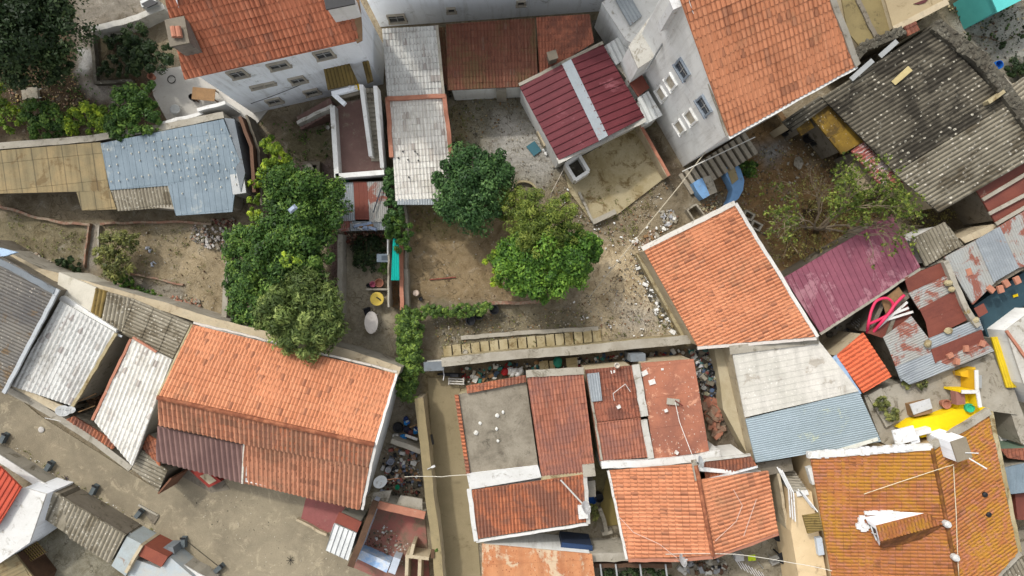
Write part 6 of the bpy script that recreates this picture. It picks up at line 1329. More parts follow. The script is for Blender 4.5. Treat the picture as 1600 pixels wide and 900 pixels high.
for x, y, l_ in ((1487, 452, 'grey stone weight on the upper right edge of the patchwork roof'), (1511, 487, 'grey stone weight beside the teal roof corner'), (1523, 500, 'round grey stone near the brown metal scrap'), (1450, 537, 'flat round stone in the middle of the patchwork roof'), (1482, 517, 'small stone on the silver strip of the patchwork roof'), (1482, 442, 'dark stone weight highest on the patchwork roof')):
    b = M(); b.blob(at(x, y, 3.2), .22, conc_m, 2, .7, .12); tag(b.build('stone_weight'), l_, 'stone', 'stones weighting the patchwork roof')
for x, y, l_ in ((1486, 556, 'orange broken tile in the middle of the lower rusty strip'), (1497, 565, 'orange broken tile lowest on the patchwork roof'), (1511, 545, 'orange broken tile right of the middle one on the patchwork roof'), (1537, 537, 'orange broken tile near the corner of the patchwork roof')):
    b = M(); b.box(at(x, y, 3.2)[:2], .4, .3, 2.95, 3.2, random.uniform(0, 2), terra, .85); tag(b.build('broken_tile'), l_, 'tile', 'broken tiles on the patchwork roof')
tag(M().slab(L([(1522, 482), (1537, 474), (1544, 488), (1530, 496)], 3.1), .05, brown_sh).build('metal_scrap'), 'small square of brown metal over the teal roof', 'scrap')
wallline('mortar_wall', 'white mortared wall top between patchwork roof and zinc roof', [(1478, 408), (1510, 482), (1530, 510)], 3.3, .3, conc)
# right edge
slabthing('grey_ledge', 'mossy grey ledge along the dark teal roof', 'ledge', [(1545, 528), (1560, 508), (1600, 480), (1640, 470), (1640, 490), (1570, 520)], 1.6, conc_m, 1.6)
t = build('white_flat_house', 'white flat roofed house cut by the right edge', 'house', [RP([(1572, 516, 3.6), (1620, 480, 3.6), (1680, 560, 3.6), (1640, 640), (1600, 600)], (.5, 1), 'flat', white_h2, pitch=2, row=3, step=0)], [(1572, 516, 3.6), (1620, 480, 3.6), (1680, 560, 3.6), (1640, 640, 3.6), (1600, 600, 3.6)], white_w2, .05)
trim(t, [(1572, 517, 3.65), (1604, 562, 3.65), (1640, 620, 3.65)], .15, .12, terra, 'parapet')
build('yellow_strip_roof', 'bright yellow corrugated strip roof at the right edge', 'shed', [RP([(1549, 527, 2.6), (1564, 526, 2.6), (1594, 605, 2.5), (1573, 606)], (.35, 1), 'corr', yellow_sh, pitch=.15, row=1.0, amp=.02, step=.02)], 'roof', conc, .05)
build('zinc_strip_roof', 'grey corrugated strip next to the yellow strip roof', 'shed', [RP([(1565, 530, 2.5), (1572, 528, 2.5), (1625, 610, 2.4), (1596, 608)], (.35, 1), 'corr', zinc, pitch=.15, row=2, amp=.02)], 'roof', conc, .05)
slabthing('brown_panel', 'dark brown panel between yellow strip and white flat house', 'panel', [(1567, 536), (1576, 532), (1590, 556), (1574, 556)], 2.7, brown_sh, .05)
wallline('terrace_wall', 'grey rendered wall sloping past the yellow strip roof', [(1553, 552, 2.2), (1575, 610, 2.2), (1590, 650, 2.2), (1605, 690, 2.2)], lambda: 0, .7, conc)
o = pad('raised_yard', [(1350, 618), (1400, 600), (1425, 598), (1500, 572), (1550, 552), (1575, 610), (1590, 648), (1545, 642), (1470, 676), (1400, 700), (1378, 692)], 2.3, conc, 'structure', 2.4)
o = pad('yellow_terrace', [(1408, 670), (1428, 657), (1470, 648), (1497, 638), (1503, 616), (1526, 614), (1530, 634), (1546, 638), (1533, 655), (1476, 676), (1440, 684)], 3.1, yellow_p, 'structure', .9)
# yellow yard
wallline('yellow_wall', 'yellow painted wall with white top at the terrace corner', [(1525, 578, 3.6), (1526, 612, 3.6)], lambda: 0, .12, yellow_d, white_h); wallline('yellow_wall', 'yellow painted wall beside the green tub', [(1502, 612), (1527, 612), (1531, 636)], 3.9, .12, yellow_p, white_h)
slabthing('yellow_slab', 'yellow painted slab beside the dark doorway', 'slab', [(1500, 582), (1524, 574), (1526, 592), (1502, 588)], 3.0, yellow_d, .7)
t = thing('doorway', 'dark doorway hatch below the yellow slab', 'hatch', at(1512, 594, 0)); M().box(at(1508, 594, 2.0)[:2], .5, .7, 2.2, 2.7, 0, black).build('door', t); M().box(at(1518, 594, 2.0)[:2], .3, .75, 2.2, 2.68, 0, metal_g).build('frame', t)
t = thing('dog_house', 'small hut with white roof on the concrete yard', 'hut', at(1440, 638, 0))
M().box(at(1441, 639, 3.0)[:2], 1.1, .7, 2.2, 3.0, .22, wood).build('wall', t); M().slab([at(1422, 632, 3.4), at(1453, 623, 3.4), at(1457, 638, 3.1), at(1428, 648, 3.1)], .08, pl(240, 240, 238)).build('roof', t)
t = thing('white_table', 'white square tabletop slab at the balcony of the mossy orange house', 'table', at(1413, 682, 0)); M().slab(L([(1394, 673), (1427, 665), (1435, 687), (1400, 696)], 3.8), .1, pl(246, 246, 244)).build('table_top', t); M().box(at(1413, 681, 2.6)[:2], .5, .4, 0, 3.69, .25, white_w).build('base', t)
tag(M().beam(at(1432, 678, 3.6), at(1455, 672, 3.6), .3, 2.6, pl(240, 240, 236)).build('white_wall_stub'), 'white wall stub right of the white square tabletop', 'wall')
pr = [(.6, 0), (.8, .4), (1, 1), (.8, 1), (.7, .6)]
barrel('round terracotta pot with dark soil in the middle of the concrete yard', 1478, 631, 2.7, .28, .5, terra, 'pot', 'pot', None, zb=2.3, prof=[(a * .28, b_ * .5) for a, b_ in pr])
tag(M().box(at(1501, 622, 3.6)[:2], .5, .75, 3.11, 3.6, .1, plain('red_brown_crate', C(150, 104, 92))).build('crate'), 'red-brown crate beside the yellow wall', 'crate')
barrel('turquoise tub on the bright yellow floor', 1517, 638, 3.4, .25, .3, pl(60, 200, 150), 'tub', 'tub', zb=3.1)
for x, y, l_ in ((1377, 630, 'leafy pot plant nearer the small orange roof'), (1391, 645, 'leafy pot plant nearer the white square tabletop')):
    tree('potted_plant', l_, 'plant', (x, y), [(x, y, 2.9, .4), (x + 4, y + 4, 2.7, .3)], 900, .09, lf_oliv, 'pot plants in the concrete yard', 25, .03)
stairs('yard_steps', 'pale flat steps beside the long grey roof', (1366, 612), (1395, 662), .9, 2.35, 2.6, 5, conc)
cable('yellow hose hanging down beside the grey wall', [(1537, 560, 2.0), (1533, 585, 1.0), (1534, 632, .4)], .03, pl(214, 190, 80), 'garden_hose', .02, 'hose'); cable('brown cord hanging over the crate', [(1490, 578, 2.9), (1496, 600, 1.8), (1504, 630, .8)], .02, pl(190, 160, 130), 'cord', .02, 'cord')
tree('low_bush', 'weeds along the bottom edge of the patchwork roof', 'weeds', (1440, 598), [(1415, 600, 2.6, .3), (1440, 598, 2.6, .35)], 800, .07, lf_oliv, None, 20, .02)
scatter('junk', 'black and brown scrap between orange canopy and patchwork roof', 'scrap', [(1352, 520), (1378, 528), (1395, 560), (1415, 600), (1395, 600), (1390, 570)], 220, .05, .35, [black, wood, wood_d, conc_d, conc, brick], boxes=.8, heap=.5)
scatter('junk', 'dark scrap along the gutter of the faded magenta roof', 'scrap', [(1290, 520), (1380, 470), (1352, 520), (1310, 545)], 90, .05, .3, [black, conc_d, pl(120, 130, 130), stone], boxes=.6, heap=.3)
t = thing('metal_grille', 'leaning metal grille beside the pink hoses', 'grille', at(1342, 500, 0))
for k in range(6): M().beam(at(1330 + k * 3, 505 - k * 2, .8), at(1338 + k * 3, 512 - k * 2, 1.2), .03, .03, metal_g).build('bar', t)
barrel('short round pipe end near the magenta gutter', 1340, 511, 1.2, .17, 1.2, conc_d, 'pipe', 'pipe', prof=[(.17, 0), (.17, 1.2), (.13, 1.2), (.12, .5)])
scatter('pallets', 'stack of wooden pallets and planks by the right edge', 'pallets', [(1556, 672), (1590, 665), (1640, 700), (1600, 720), (1560, 700)], 120, .2, .5, [wood, pl(210, 196, 170), wood_d, pl(220, 218, 210)], boxes=1, heap=.6)
build('small_red_roof', 'small red tiled roof with green edge at the right border', 'roof', [RP([(1563, 702, 2.6), (1620, 700, 2.6), (1640, 722, 2.4), (1575, 716)], (.3, 1), 'tile', red_tile2)], 'roof', plain('green_paint', C(110, 130, 110)), .05)
build('blue_grey_sheet_roof', 'blue-grey sheet roof right of the mossy orange roof', 'shed', [RP([(1566, 732, 2.6), (1640, 715, 2.6), (1640, 765, 2.6), (1578, 772, 2.6)], (0, 1), 'rib', zinc_blue, pitch=.4, row=3, amp=.02)], 'roof', conc, .05)
slabthing('brown_door_panel', 'dark brown panel below the blue-grey sheet roof', 'panel', [(1586, 772), (1640, 768), (1640, 815), (1590, 812)], 2.0, brown_sh, 2.0)
build('corrugated_shed', 'grey corrugated roof cut by the bottom right corner', 'shed', [RP([(1560, 890, 2.6), (1660, 840, 2.6), (1680, 950, 2.6), (1570, 960, 2.6)], (.5, 1), 'corr', asb2, pitch=.24, row=1.5, amp=.05)], 'roof', conc, .05)
# bare tree over magenta roof
t = thing('bare_tree', 'half bare tree with yellowing leaves spreading over the faded magenta roof', 'tree', at(1275, 360, 0))
twig = plain('grey_twig', C(128, 114, 94), C(100, 88, 70)); bm_ = M(); tips = []
def grow(p, d, ln, r, dep):
    q = p
    for i in range(3):
        d2 = (d + Vector((random.uniform(-.3, .3), random.uniform(-.3, .3), random.uniform(-.12, .14)))).normalized(); n_ = q + d2 * ln / 3
        bm_.tube([q, n_], r * (1 - .18 * i), twig, 5 if dep > 1 else 3, r * (1 - .18 * (i + 1)), cap=False); q = n_; d = d2
    tips.append(q)
    if dep == 0: return
    for k in range(3 if dep > 1 else 3):
        a = random.uniform(-.85, .85); e = Vector((d.x * math.cos(a) - d.y * math.sin(a), d.x * math.sin(a) + d.y * math.cos(a), d.z * .6 + random.uniform(-.1, .3)))
        grow(q, e.normalized(), ln * random.uniform(.62, .85), r * .55, dep - 1)
r0 = at(1275, 362, 0); fk = at(1278, 358, 2.0); bm_.tube([r0, fk], .2, bark, 8, .15)
for tgt, l_ in (((1345, 350, 5.0), 1), ((1345, 318, 5.0), 1), ((1310, 310, 5.5), 1), ((1262, 312, 4.6), 1), ((1335, 375, 4.8), 1), ((1290, 330, 5.8), 1)):
    e = at(*tgt); v_ = (e - fk); grow(fk, v_.normalized(), v_.length * .55, .1, 4)
bm_.build('branches', t)
LB = [(tp, random.uniform(.15, .38), .7) for tp in tips if random.random() < (.75 if tp.y > at(0, 350, 4).y else .3)]
LB = LB[:360]
foliage(LB, 6500, .075, lf_feather, 'leaves', t, 900, .5)
foliage([(at(1365, 312, 5), .9, .5), (at(1350, 325, 5), .9, .5), (at(1320, 305, 5.2), .9, .5), (at(1300, 320, 4.8), .8, .5), (at(1330, 335, 4.6), .9, .5)], 2200, .075, lf_feather, 'leaves', t, 90, .5)
tree('dry_shrub', 'olive brown shrubby growth around the bare tree foot', 'shrub', (1255, 330), [(1250, 330, 1.2, 1.3, .5), (1270, 300, 1.4, 1.1, .5), (1300, 340, 1.4, 1.2, .5), (1240, 370, 1.0, 1.0, .5), (1225, 390, .8, .8, .5), (1330, 300, 1.4, 1.1, .5), (1265, 395, 1.0, 1.0, .5), (1290, 375, 1.2, .9, .5)], 3200, .065, lf_dry, None, 240, .06)

# ================================================================== mossy orange house bottom right
RE = dict(pitch=.2, row=.4, amp=.035)
t = build('mossy_orange_house', 'large house with golden lichen over its orange tiled roof', 'house',
    [RP([(1266, 712, 3.4), (1456, 700, 4.2), (1504, 945, 4.2), (1308, 945)], (1, -.03), 'tile', moss_tile, **RE),
     RP([(1504, 945, 4.2), (1456, 700, 4.2), (1545, 644, 3.742), (1590, 862), (1520, 945)], (1, -.6), 'tile', moss_tile, **RE)],
    [(1266, 712, 3.4), (1456, 700, 4.2), (1545, 644, 3.742), (1590, 862, 3.514), (1504, 945, 4.2), (1308, 945, 3.4)], plain('cream_plaster', C(214, 190, 150), C(196, 170, 130), .5, .7, C(150, 126, 96), .2, 1.2, fine=.2), .12)
M().tube([at(1456, 700, 4.232), at(1504, 945, 4.232)], .12, moss_tile, 8).build('ridge_tiles', t)
trim(t, [(1262, 711, 3.428), (1456, 698, 4.226)], .35, .3, white_h, 'parapet'); trim(t, [(1456, 698, 4.226), (1546, 642, 3.77)], .38, .3, conc, 'parapet'); trim(t, [(1547, 643, 3.742), (1592, 862, 3.486)], .25, .18, conc_m); trim(t, [(1592, 862, 3.486), (1512, 945, 4.027)], .4, .2, conc)
chimney(t, 1501, 702, 3.0, 5.3, .85, 1.15, .32, white_w, plain('chimney_top', C(140, 130, 112)), over=.02)
b = M(); p = at(1514, 716, 5.42); b.tube([p, p + Vector((.5, -.4, .7))], .04, pl(225, 225, 222), 6); b.tube([p + Vector((-.2, .3, 0)), p + Vector((.45, .3, .1))], .03, pl(225, 225, 222), 6); b.build('flue_rod', t)
# dormer
D = thing('tmp', 'x', 'x', (0, 0, 0)); bpy.data.objects.remove(D)
def zr(x): return 3.4 + .8 * (x - 1283) / 194
dm = M(); dm.sheet(S([(1370, 822, 4.95), (1376, 846, 4.82), (1474, 819, 4.42), (1449, 802)]), (.3, 1), 'tile', moss_tile, pitch=.2, row=.4, under=moss_tile); dm.build('dormer_roof', t)
dm = M(); dm.slab([at(1376, 847, 4.8), at(1475, 820, 4.38), at(1440, 842, 4.1), at(1379, 857, 4.2)], .12, moss_tile); dm.build('dormer_roof', t)
vs = [at(1351, 808, 3.75), at(1370, 822, 4.88), at(1376, 847, 4.75), at(1374, 853, 3.8), at(1410, 800, 3.95), at(1449, 802, 4.3)]
dm = M(); dm.add(vs, [[0, 1, 2, 3], [0, 4, 5, 1]], white_w); dm.build('dormer_wall', t)
c = [vs[i].copy() for i in range(4)]; mid = sum(c, Vector()) / 4; nn = (c[1] - c[0]).cross(c[3] - c[0]).normalized(); nn = nn if nn.x < 0 else -nn
dm = M(); q = [mid + (x - mid) * .62 + nn * .05 for x in c]; dm.add(q, [[0, 1, 2, 3]], glass); f = dm.build('window', t)
dm = M(); dm.beam((q[0] + q[3]) / 2 + nn * .04, (q[1] + q[2]) / 2 + nn * .04, .07, .05, pl(235, 235, 235)); dm.beam((q[0] + q[1]) / 2 + nn * .04, (q[3] + q[2]) / 2 + nn * .04, .07, .05, pl(235, 235, 235)); dm.build('glazing_bar', f)
dm = M()
for k in range(16): x = random.uniform(1342, 1355); y = random.uniform(808, 830); z_ = zr(x) + .13; p = at(x, y, z_); dm.box(p[:2], .3, .2, z_ - .2, z_, 0, pl(236, 236, 234))
for k in range(24): x = random.uniform(1354, 1404); y = 802 + random.uniform(-2, 1); z_ = zr(x) + .14; p = at(x, y, z_); dm.box(p[:2], .28, .18, z_ - .2, z_, 0, pl(236, 236, 234))
dm.build('whitewash_flashing', t)['kind'] = 'stuff'
dm = M()
for k in range(40): x = 1268 + k * 3.97; p = at(x, 711 - k * .3, 3.457 + k * .0195); dm.box(p[:2], .22, random.uniform(.2, .5), 3.343 + k * .0195, 3.486 + k * .02, 0, pl(244, 244, 242))
dm.build('lime_mortar', t)['kind'] = 'stuff'
for x, y, z_ in ((1476, 817, 4.312), (1489, 869, 4.312)): M().lathe(at(x, y, z_), [(.18, 0), (.2, .3), (.12, .45)], pl(210, 210, 206), 12).build('vent_pipe', t)
for x, y in ((1537, 772), (1543, 803)): M().lathe(at(x, y, 3.856), [(.14, -.2), (.15, .15), (.06, .2)], black, 10).build('vent_pipe', t)
cable('white cable draped along the ridge of the lichen roof', [(1490, 728, 4.426), (1494, 800, 4.369), (1498, 900, 4.312)], .02, pl(235, 220, 190), sag=.02); cable('thin white wire crossing the lichen roof near its chimney', [(1490, 726, 4.654), (1440, 742, 4.312), (1350, 772, 4.027)], .02, pl(235, 220, 190), sag=.02)
# balcony and stair
t = thing('balcony', 'beige balcony terrace with white railings beside the lichen roofed house', 'balcony', at(1250, 820, 0))
cream = bpy.data.materials['cream_plaster']
M().slab(L([(1240, 770), (1268, 768), (1300, 945), (1255, 945), (1236, 830)], 2.9), 2.9, cream).build('terrace_floor', t)
for P in ([(1222, 735, 3.6), (1240, 770, 3.8)], [(1240, 770, 3.8), (1243, 815, 3.8)], [(1255, 770, 3.8), (1278, 800, 3.8)]):
    b = M()
    for dz in (0, -.35, -.7): b.beam(at(*P[0]) - Vector((0, 0, dz * -1)), at(*P[1]) - Vector((0, 0, dz * -1)), .06, .06, pl(235, 233, 228))
    b.build('railing', t)
b = M(); b.sheet(L([(1254, 806), (1279, 802), (1286, 828), (1262, 834)], 3.9), (1, 0), 'corr', asb_moss, pitch=.14, row=2, amp=.03); b.build('mat_roof', t)
b = M(); b.slab(L([(1244, 768), (1262, 766), (1264, 773), (1246, 776)], 3.1), .12, pl(232, 230, 224)); b.build('landing', t)
M().box(at(1272, 745, 3.5)[:2], .3, 1.0, 2.9, 3.3, .3, pl(216, 216, 210)).build('bench', t)
M().box(at(1283, 855, 3.3)[:2], .35, 1.0, 2.9, 3.2, .15, pl(196, 204, 210)).build('bench', t)
stairs('balcony_stair', 'grey flight of steps descending to the white balcony landing', (1226, 730), (1251, 768), .85, .6, 3.0, 9, conc)
wallline('yard_wall', 'cream wall below the white balcony railing', [(1216, 740, 2.2), (1232, 830, 2.2), (1250, 870, 2.2), (1275, 905, 2.2)], lambda: 0, .16, beige_w, None)
slabthing('dark_canopy', 'dark grey canopy under the end of the long grey roof', 'canopy', [(1183, 724), (1236, 716), (1240, 735), (1187, 745)], 2.2, conc_d, .12)
# ================================================================== lower left
t = build('ridged_orange_house', 'long house with a big orange gabled roof and brown awning over the street', 'house',
    [RP([(300, 507, 3.5), (618, 584, 3.5), (584, 694, 5.1), (248, 620)], (.28, -1), 'tile', orange, pitch=.21, row=.38, amp=.035),
     RP([(248, 621, 5.1), (584, 695, 5.1), (576, 730, 4.38), (383, 694), (247, 664)], (-.15, 1), 'tile', orange_pale, pitch=.27, row=.42, amp=.07, under=orange_old),
     RP([(383, 690, 4.12), (577, 731, 4.38), (562, 796, 3.05), (378, 754)], (-.15, 1), 'tile', orange_pale, pitch=.27, row=.42, amp=.07)],
    [(300, 507, 3.5), (618, 584, 3.5), (584, 694, 5.1), (562, 796, 3.05), (378, 756, 3.1), (383, 694, 4.2), (247, 664, 4.1), (248, 620, 5.1)], white_w2, .1)
M().tube([at(246, 621, 5.18), at(585, 695, 5.18)], .14, orange, 8).build('ridge_tiles', t)
M().sheet(S([(246, 666, 3.7), (382, 695, 3.7), (378, 754, 3.0), (244, 720)]), (-.03, 1), 'corr', brown_aw, pitch=.3, row=4, amp=.09, step=.01).build('awning_roof', t)
trim(t, [(620, 584, 3.5), (587, 694, 5.1), (566, 796, 3.05)], .14, .12, pl(232, 228, 220)); trim(t, [(302, 504, 3.5), (620, 581, 3.5)], .12, .1, pl(210, 202, 190), 'gutter', 0); trim(t, [(300, 507, 3.5), (246, 620, 5.1)], .1, .1, conc_m, lift=.04)
b = M(); b.beam(at(381, 694, 3.9), at(378, 756, 3.05), .1, .15, pl(226, 222, 206)); b.build('awning_edge', t)
M().box(at(270, 752, 1.2)[:2], .1, 1.2, 0, 2.2, -.7, plain('brown_door', C(120, 84, 64))).build('side_wall', t)
t = thing('cellar_door', 'red framed door panel lying under the brown awning', 'door', at(318, 748, 0))
M().slab(L([(297, 736), (318, 730), (346, 752), (326, 762)], .5), .45, plain('red_door_frame', C(150, 60, 52))).build('frame', t); M().slab(L([(312, 744), (324, 739), (338, 751), (327, 757)], .53), .03, beige_w).build('panel', t)
t = build('limewashed_house', 'large white painted tiled roof at the left beside the dark asbestos roof', 'house', [RP([(94, 470, 3.4), (181, 520, 3.4), (112, 634, 2.9), (18, 603)], (-.55, 1), 'tile', white_tile, pitch=.26, row=.4)], 'roof', conc, .1)
trim(t, [(182, 521, 3.4), (113, 636, 2.9)], .18, .14, conc_m)
t = build('limewashed_house', 'clean white painted tiled roof next to the big orange gabled roof', 'house', [RP([(206, 530, 3.4), (268, 562, 3.5), (207, 728, 2.8), (146, 657)], (-.45, 1), 'tile', white_tile2, pitch=.26, row=.38)], 'roof', conc, .1)
trim(t, [(205, 530, 3.4), (145, 656, 2.85)], .15, .14, terra)
trim(t, [(208, 527, 3.5), (245, 550, 3.5)], .12, .14, terra)
t = build('asbestos_house', 'long dark brown streaked asbestos roof cut by the left edge', 'house', [RP([(-60, 365, 3.9), (91, 452, 3.9), (6, 612, 3.2), (-120, 560)], (1, .45), 'corr', asb3, pitch=.2, row=3, amp=.05, step=.01)], 'roof', conc_d, .1)
trim(t, [(91, 452, 3.95), (6, 614, 3.3)], .22, .14, pl(186, 190, 192), 'gutter', .05)
trim(t, [(-20, 398, 3.95), (86, 455, 3.95)], .35, .12, bluegrey, 'parapet', .06)
tag(M().slab(L([(0, 387), (26, 394), (8, 400), (-10, 402)], 3.9), .2, pl(176, 200, 224)).build('blue_parapet'), 'pale blue painted wall top at the left edge', 'wall')
slabthing('concrete_roof', 'pale concrete flat roof behind the large limewashed roof', 'roof', [(92, 425), (150, 449), (142, 492), (88, 462)], 2.9, plain('cream_concrete', C(206, 200, 184), C(184, 178, 160), .6, .8, C(150, 142, 118), .2, 1.2), 2.9)
slabthing('concrete_roof', 'narrow white ledge above the large limewashed roof', 'roof', [(88, 464), (100, 462), (182, 515), (180, 522), (96, 472)], 3.1, white_w2, 3.1)
build('corrugated_strip', 'moss stained corrugated roof strip next to the pale concrete roof', 'roof', [RP([(150, 450, 3.0), (167, 455, 3.0), (158, 499, 2.9), (141, 492)], (-.2, 1), 'corr', asb_moss, pitch=.24, row=1.5, amp=.06)], 'roof', conc, .05)
build('corrugated_strip', 'grey corrugated roof strip in the middle of the rear lean-tos', 'roof', [RP([(168, 456, 3.0), (205, 466, 3.0), (192, 520, 2.9), (159, 500)], (-.2, 1), 'corr', asb2, pitch=.24, row=1.5, amp=.06)], 'roof', conc, .05)
build('corrugated_strip', 'wide fine-ribbed grey roof strip touching the orange gabled roof', 'roof', [RP([(206, 466, 3.05), (298, 506, 3.05), (270, 560, 2.95), (190, 521)], (1, .42), 'corr', asb2, pitch=.2, row=1.2, amp=.05)], 'roof', conc, .05)
tag(M().beam(at(178, 521, 3.3), at(190, 526, 3.3), .1, .1, pl(200, 204, 206)).build('gutter_piece'), 'short pale gutter piece at the corner of the limewashed roof', 'gutter')
t = build('tiled_eave', 'short row of orange tiles along the street wall', 'roof', [RP([(104, 655, 2.2), (115, 650, 2.3), (182, 692, 2.3), (176, 702)], (-.6, 1), 'tile', orange_old, pitch=.22, row=.4)], 'roof', conc, .02)
build('tiled_eave', 'orange tiled corner between white roof and orange gabled roof', 'roof', [RP([(222, 700, 2.3), (232, 679, 2.5), (248, 690, 2.6), (250, 728)], (.4, 1), 'tile', orange_old, pitch=.22, row=.4)], 'roof', conc, .02)
build('grey_corner_roof', 'grey ribbed roof corner pointing into the street', 'roof', [RP([(206, 732, 2.3), (222, 703, 2.4), (262, 735, 2.3), (248, 768)], (1, .5), 'corr', asb2, pitch=.22, row=2, amp=.04)], 'roof', conc_d, .02)
wallline('street_wall', 'pale street front wall below the limewashed roofs', [(14, 609), (50, 628), (95, 654), (150, 690), (205, 732)], 2.0, .32, conc, conc, capw=.02)
wallline('street_kerb', 'narrow concrete ledge at the foot of the street front wall', [(20, 604), (60, 630), (98, 642)], 2.3, .2, conc)
b = M(); b.slab([at(18, 604, 2.7), at(24, 602, 2.7), at(112, 640, 2.6), at(98, 650, 2.6)], .15, beige_w); tag(b.build('eave_ledge'), 'beige ledge under the large limewashed roof', 'ledge')
scatter('debris', 'dark debris and wood in the gap between two limewashed roofs', 'debris', [(183, 532), (200, 532), (146, 650), (118, 640)], 90, .1, .4, [wood_d, conc_d, wood, black], boxes=.7)
for i, P in enumerate(([(116, 630), (150, 615)], [(122, 644), (148, 634)], [(128, 618), (140, 600)])): b = M(); b.beam(at(*P[0], 2.2), at(*P[1], 2.2), .06, .06, wood); tag(b.build('cane'), ['long bamboo cane in the gap between limewashed roofs', 'lowest bamboo cane in the gap between limewashed roofs', 'upright bamboo cane highest in the gap between limewashed roofs'][i], 'cane', 'bamboo canes in the gap')
dish('larger satellite dish above the street wall', 98, 643, 3.2, .38, (.5, .5, .6)); dish('smaller satellite dish beside the larger one above the street wall', 110, 641, 3.1, .25, (.5, .5, .6))
cable('short antenna bar below the pair of dishes', [(70, 653, 2.6), (95, 658, 2.6)], .02, pl(220, 218, 212), 'antenna', 0, 'antenna')
b = M(); b.lathe(at(65, 671, .02), [(.16, 0), (.19, .05), (.12, .08)], pl(200, 196, 188), 16); tag(b.build('drain_cover'), 'small round white cap on the street surface', 'drain cover')
BL = [(4, 685, 1.1, 'at the left picture edge'), (75, 729, 1.0, 'nearest the red sheet roof'), (145, 766, 1.1, 'next to the green weeds'), (216, 803, .9, 'standing in the dug patch'), (286, 848, 1.57, 'with a dark line running to the wall'), (341, 889, .7, 'at the bottom edge of the street')]
for x, y, a, l_ in BL:
    t = thing('concrete_barrier', 'dark grey block on the street ' + l_, 'bollard', at(x, y, 0), 'dark blocks set along the street'); c = at(x, y, .3)
    M().box(c[:2], .68, .3, 0, .36, a, plain('dark_block', C(96, 104, 106), C(70, 76, 78)) if 'dark_block' not in bpy.data.materials else bpy.data.materials['dark_block'], .85).build('block', t)
    d = Vector((math.cos(a), math.sin(a), 0)); M().box((c.x + d.x * .3, c.y + d.y * .3), .1, .28, .365, .44, a, black).build('handle', t)
t = thing('street_hatch', 'open square pit frame in the street beside a dark block', 'hatch', at(232, 806, 0))
for P in ([(216, 789), (247, 806)], [(247, 806), (239, 819)]): b = M(); Q = L(P, .1); b.beam(Q[0], Q[1], .12, .12, conc_d if P[0][0] > 230 else conc); b.build('frame', t)
M().slab(L([(218, 792), (245, 807), (238, 818), (224, 800)], .03), .02, conc_d).build('pit_floor', t)
for i, P in enumerate(([(292, 846), (340, 884)], [(282, 848), (270, 860)])): cable(['long dark cord on the street between two dark blocks', 'short dark cord from a block to the street wall'][i], [(P[0][0], P[0][1], .1), (P[1][0], P[1][1], .05)], .02, pl(90, 84, 74), 'ground_cord', 0, 'cord')
b = M()
for k in range(7): a = k * .9; p = at(103, 748, .05); b.tube([p, p + Vector((.22 * math.cos(a), .22 * math.sin(a), .06))], .02, pl(60, 50, 70), 4)
tag(b.build('twig_clump'), 'small dark purple twig clump on the street', 'twigs')
b = M()
for k in range(8): a = k * .8; p = at(454, 875, .05); b.tube([p, p + Vector((.25 * math.cos(a), .3 * math.sin(a), .08))], .015, pl(50, 48, 44), 4)
tag(b.build('twig_clump'), 'dark star shaped twig clump near the white corrugated porch', 'twigs')
tree('low_bush', 'small green weed tuft at the street edge', 'weeds', (119, 771), [(119, 771, .15, .25)], 220, .07, lf_green, None, 8, .02)
wallline('street_parapet', 'long straight white topped wall along the lower side of the street', [(-20, 703), (60, 754), (160, 812), (255, 868), (330, 912)], 1.2, .34, conc, white_h, capw=.04)
build('red_sheet_roof', 'striped red sheet roof in the bottom left corner', 'shed', [RP([(-60, 715, 3.0), (0, 729, 3.0), (33, 762, 3.0), (-2, 820), (-60, 860)], (.55, -.9), 'rib', sheetmat('red_orange_sheet', C(206, 92, 66), C(186, 80, 60), rough=.7, groove=.5, gc=(110, 60, 50)), pitch=.3, row=3, amp=.06)], None)
t = build('white_roof_annex', 'smooth white flat roof volume beside the striped red roof', 'house', [RP([(36, 762, 2.6), (72, 772, 2.6), (46, 848, 2.6), (0, 880, 2.6), (-60, 880, 2.6), (-40, 800, 2.6)], (1, 0), 'flat', white_h, pitch=2, row=3, step=0)], None)
b = M(); walls(b, L([(36, 762), (72, 772), (46, 848), (0, 880), (-60, 880), (-40, 800)], 2.6), white_w, .03); b.build('wall', t)
build('weathered_sheet_roof', 'broken grey sheet roof beside the smooth white roof', 'shed', [RP([(73, 766, 1.9), (92, 772, 1.9), (118, 812, 1.8), (112, 840), (60, 805)], (-.5, 1), 'flat', asb2, pitch=.6, row=2, step=.01)], 'roof', conc_d, .05)
build('weathered_sheet_roof', 'grey brown corrugated roof below the street wall', 'shed', [RP([(96, 776, 1.9), (196, 836, 1.9), (172, 880, 1.7), (108, 840)], (-.5, 1), 'corr', asb2, pitch=.26, row=2, amp=.06)], 'roof', conc_d, .05)
slabthing('blue_grey_roof', 'blue-grey flat roof piece next to the corrugated roof under the street wall', 'roof', [(198, 838), (222, 850), (196, 900), (174, 884)], 1.8, plain('blue_screed', C(166, 176, 178), C(150, 150, 140), .6, 1.0, C(140, 110, 90), .2, 2), 1.8)
slabthing('brown_flat_roof', 'worn red-brown flat roof patch by the white coping', 'roof', [(226, 852), (262, 870), (252, 886), (216, 868)], 1.85, plain('red_screed', C(140, 78, 60), C(120, 66, 54), .6, 1.5), 1.85)
slabthing('blue_grey_roof', 'pale blue-grey flat roof at the bottom edge below the red-brown patch', 'roof', [(206, 872), (250, 888), (265, 870), (300, 900), (330, 940), (190, 940)], 1.6, plain('pale_blue_screed', C(170, 180, 184), C(186, 180, 164), .7, .9, C(140, 100, 80), .15, 2), 1.6)
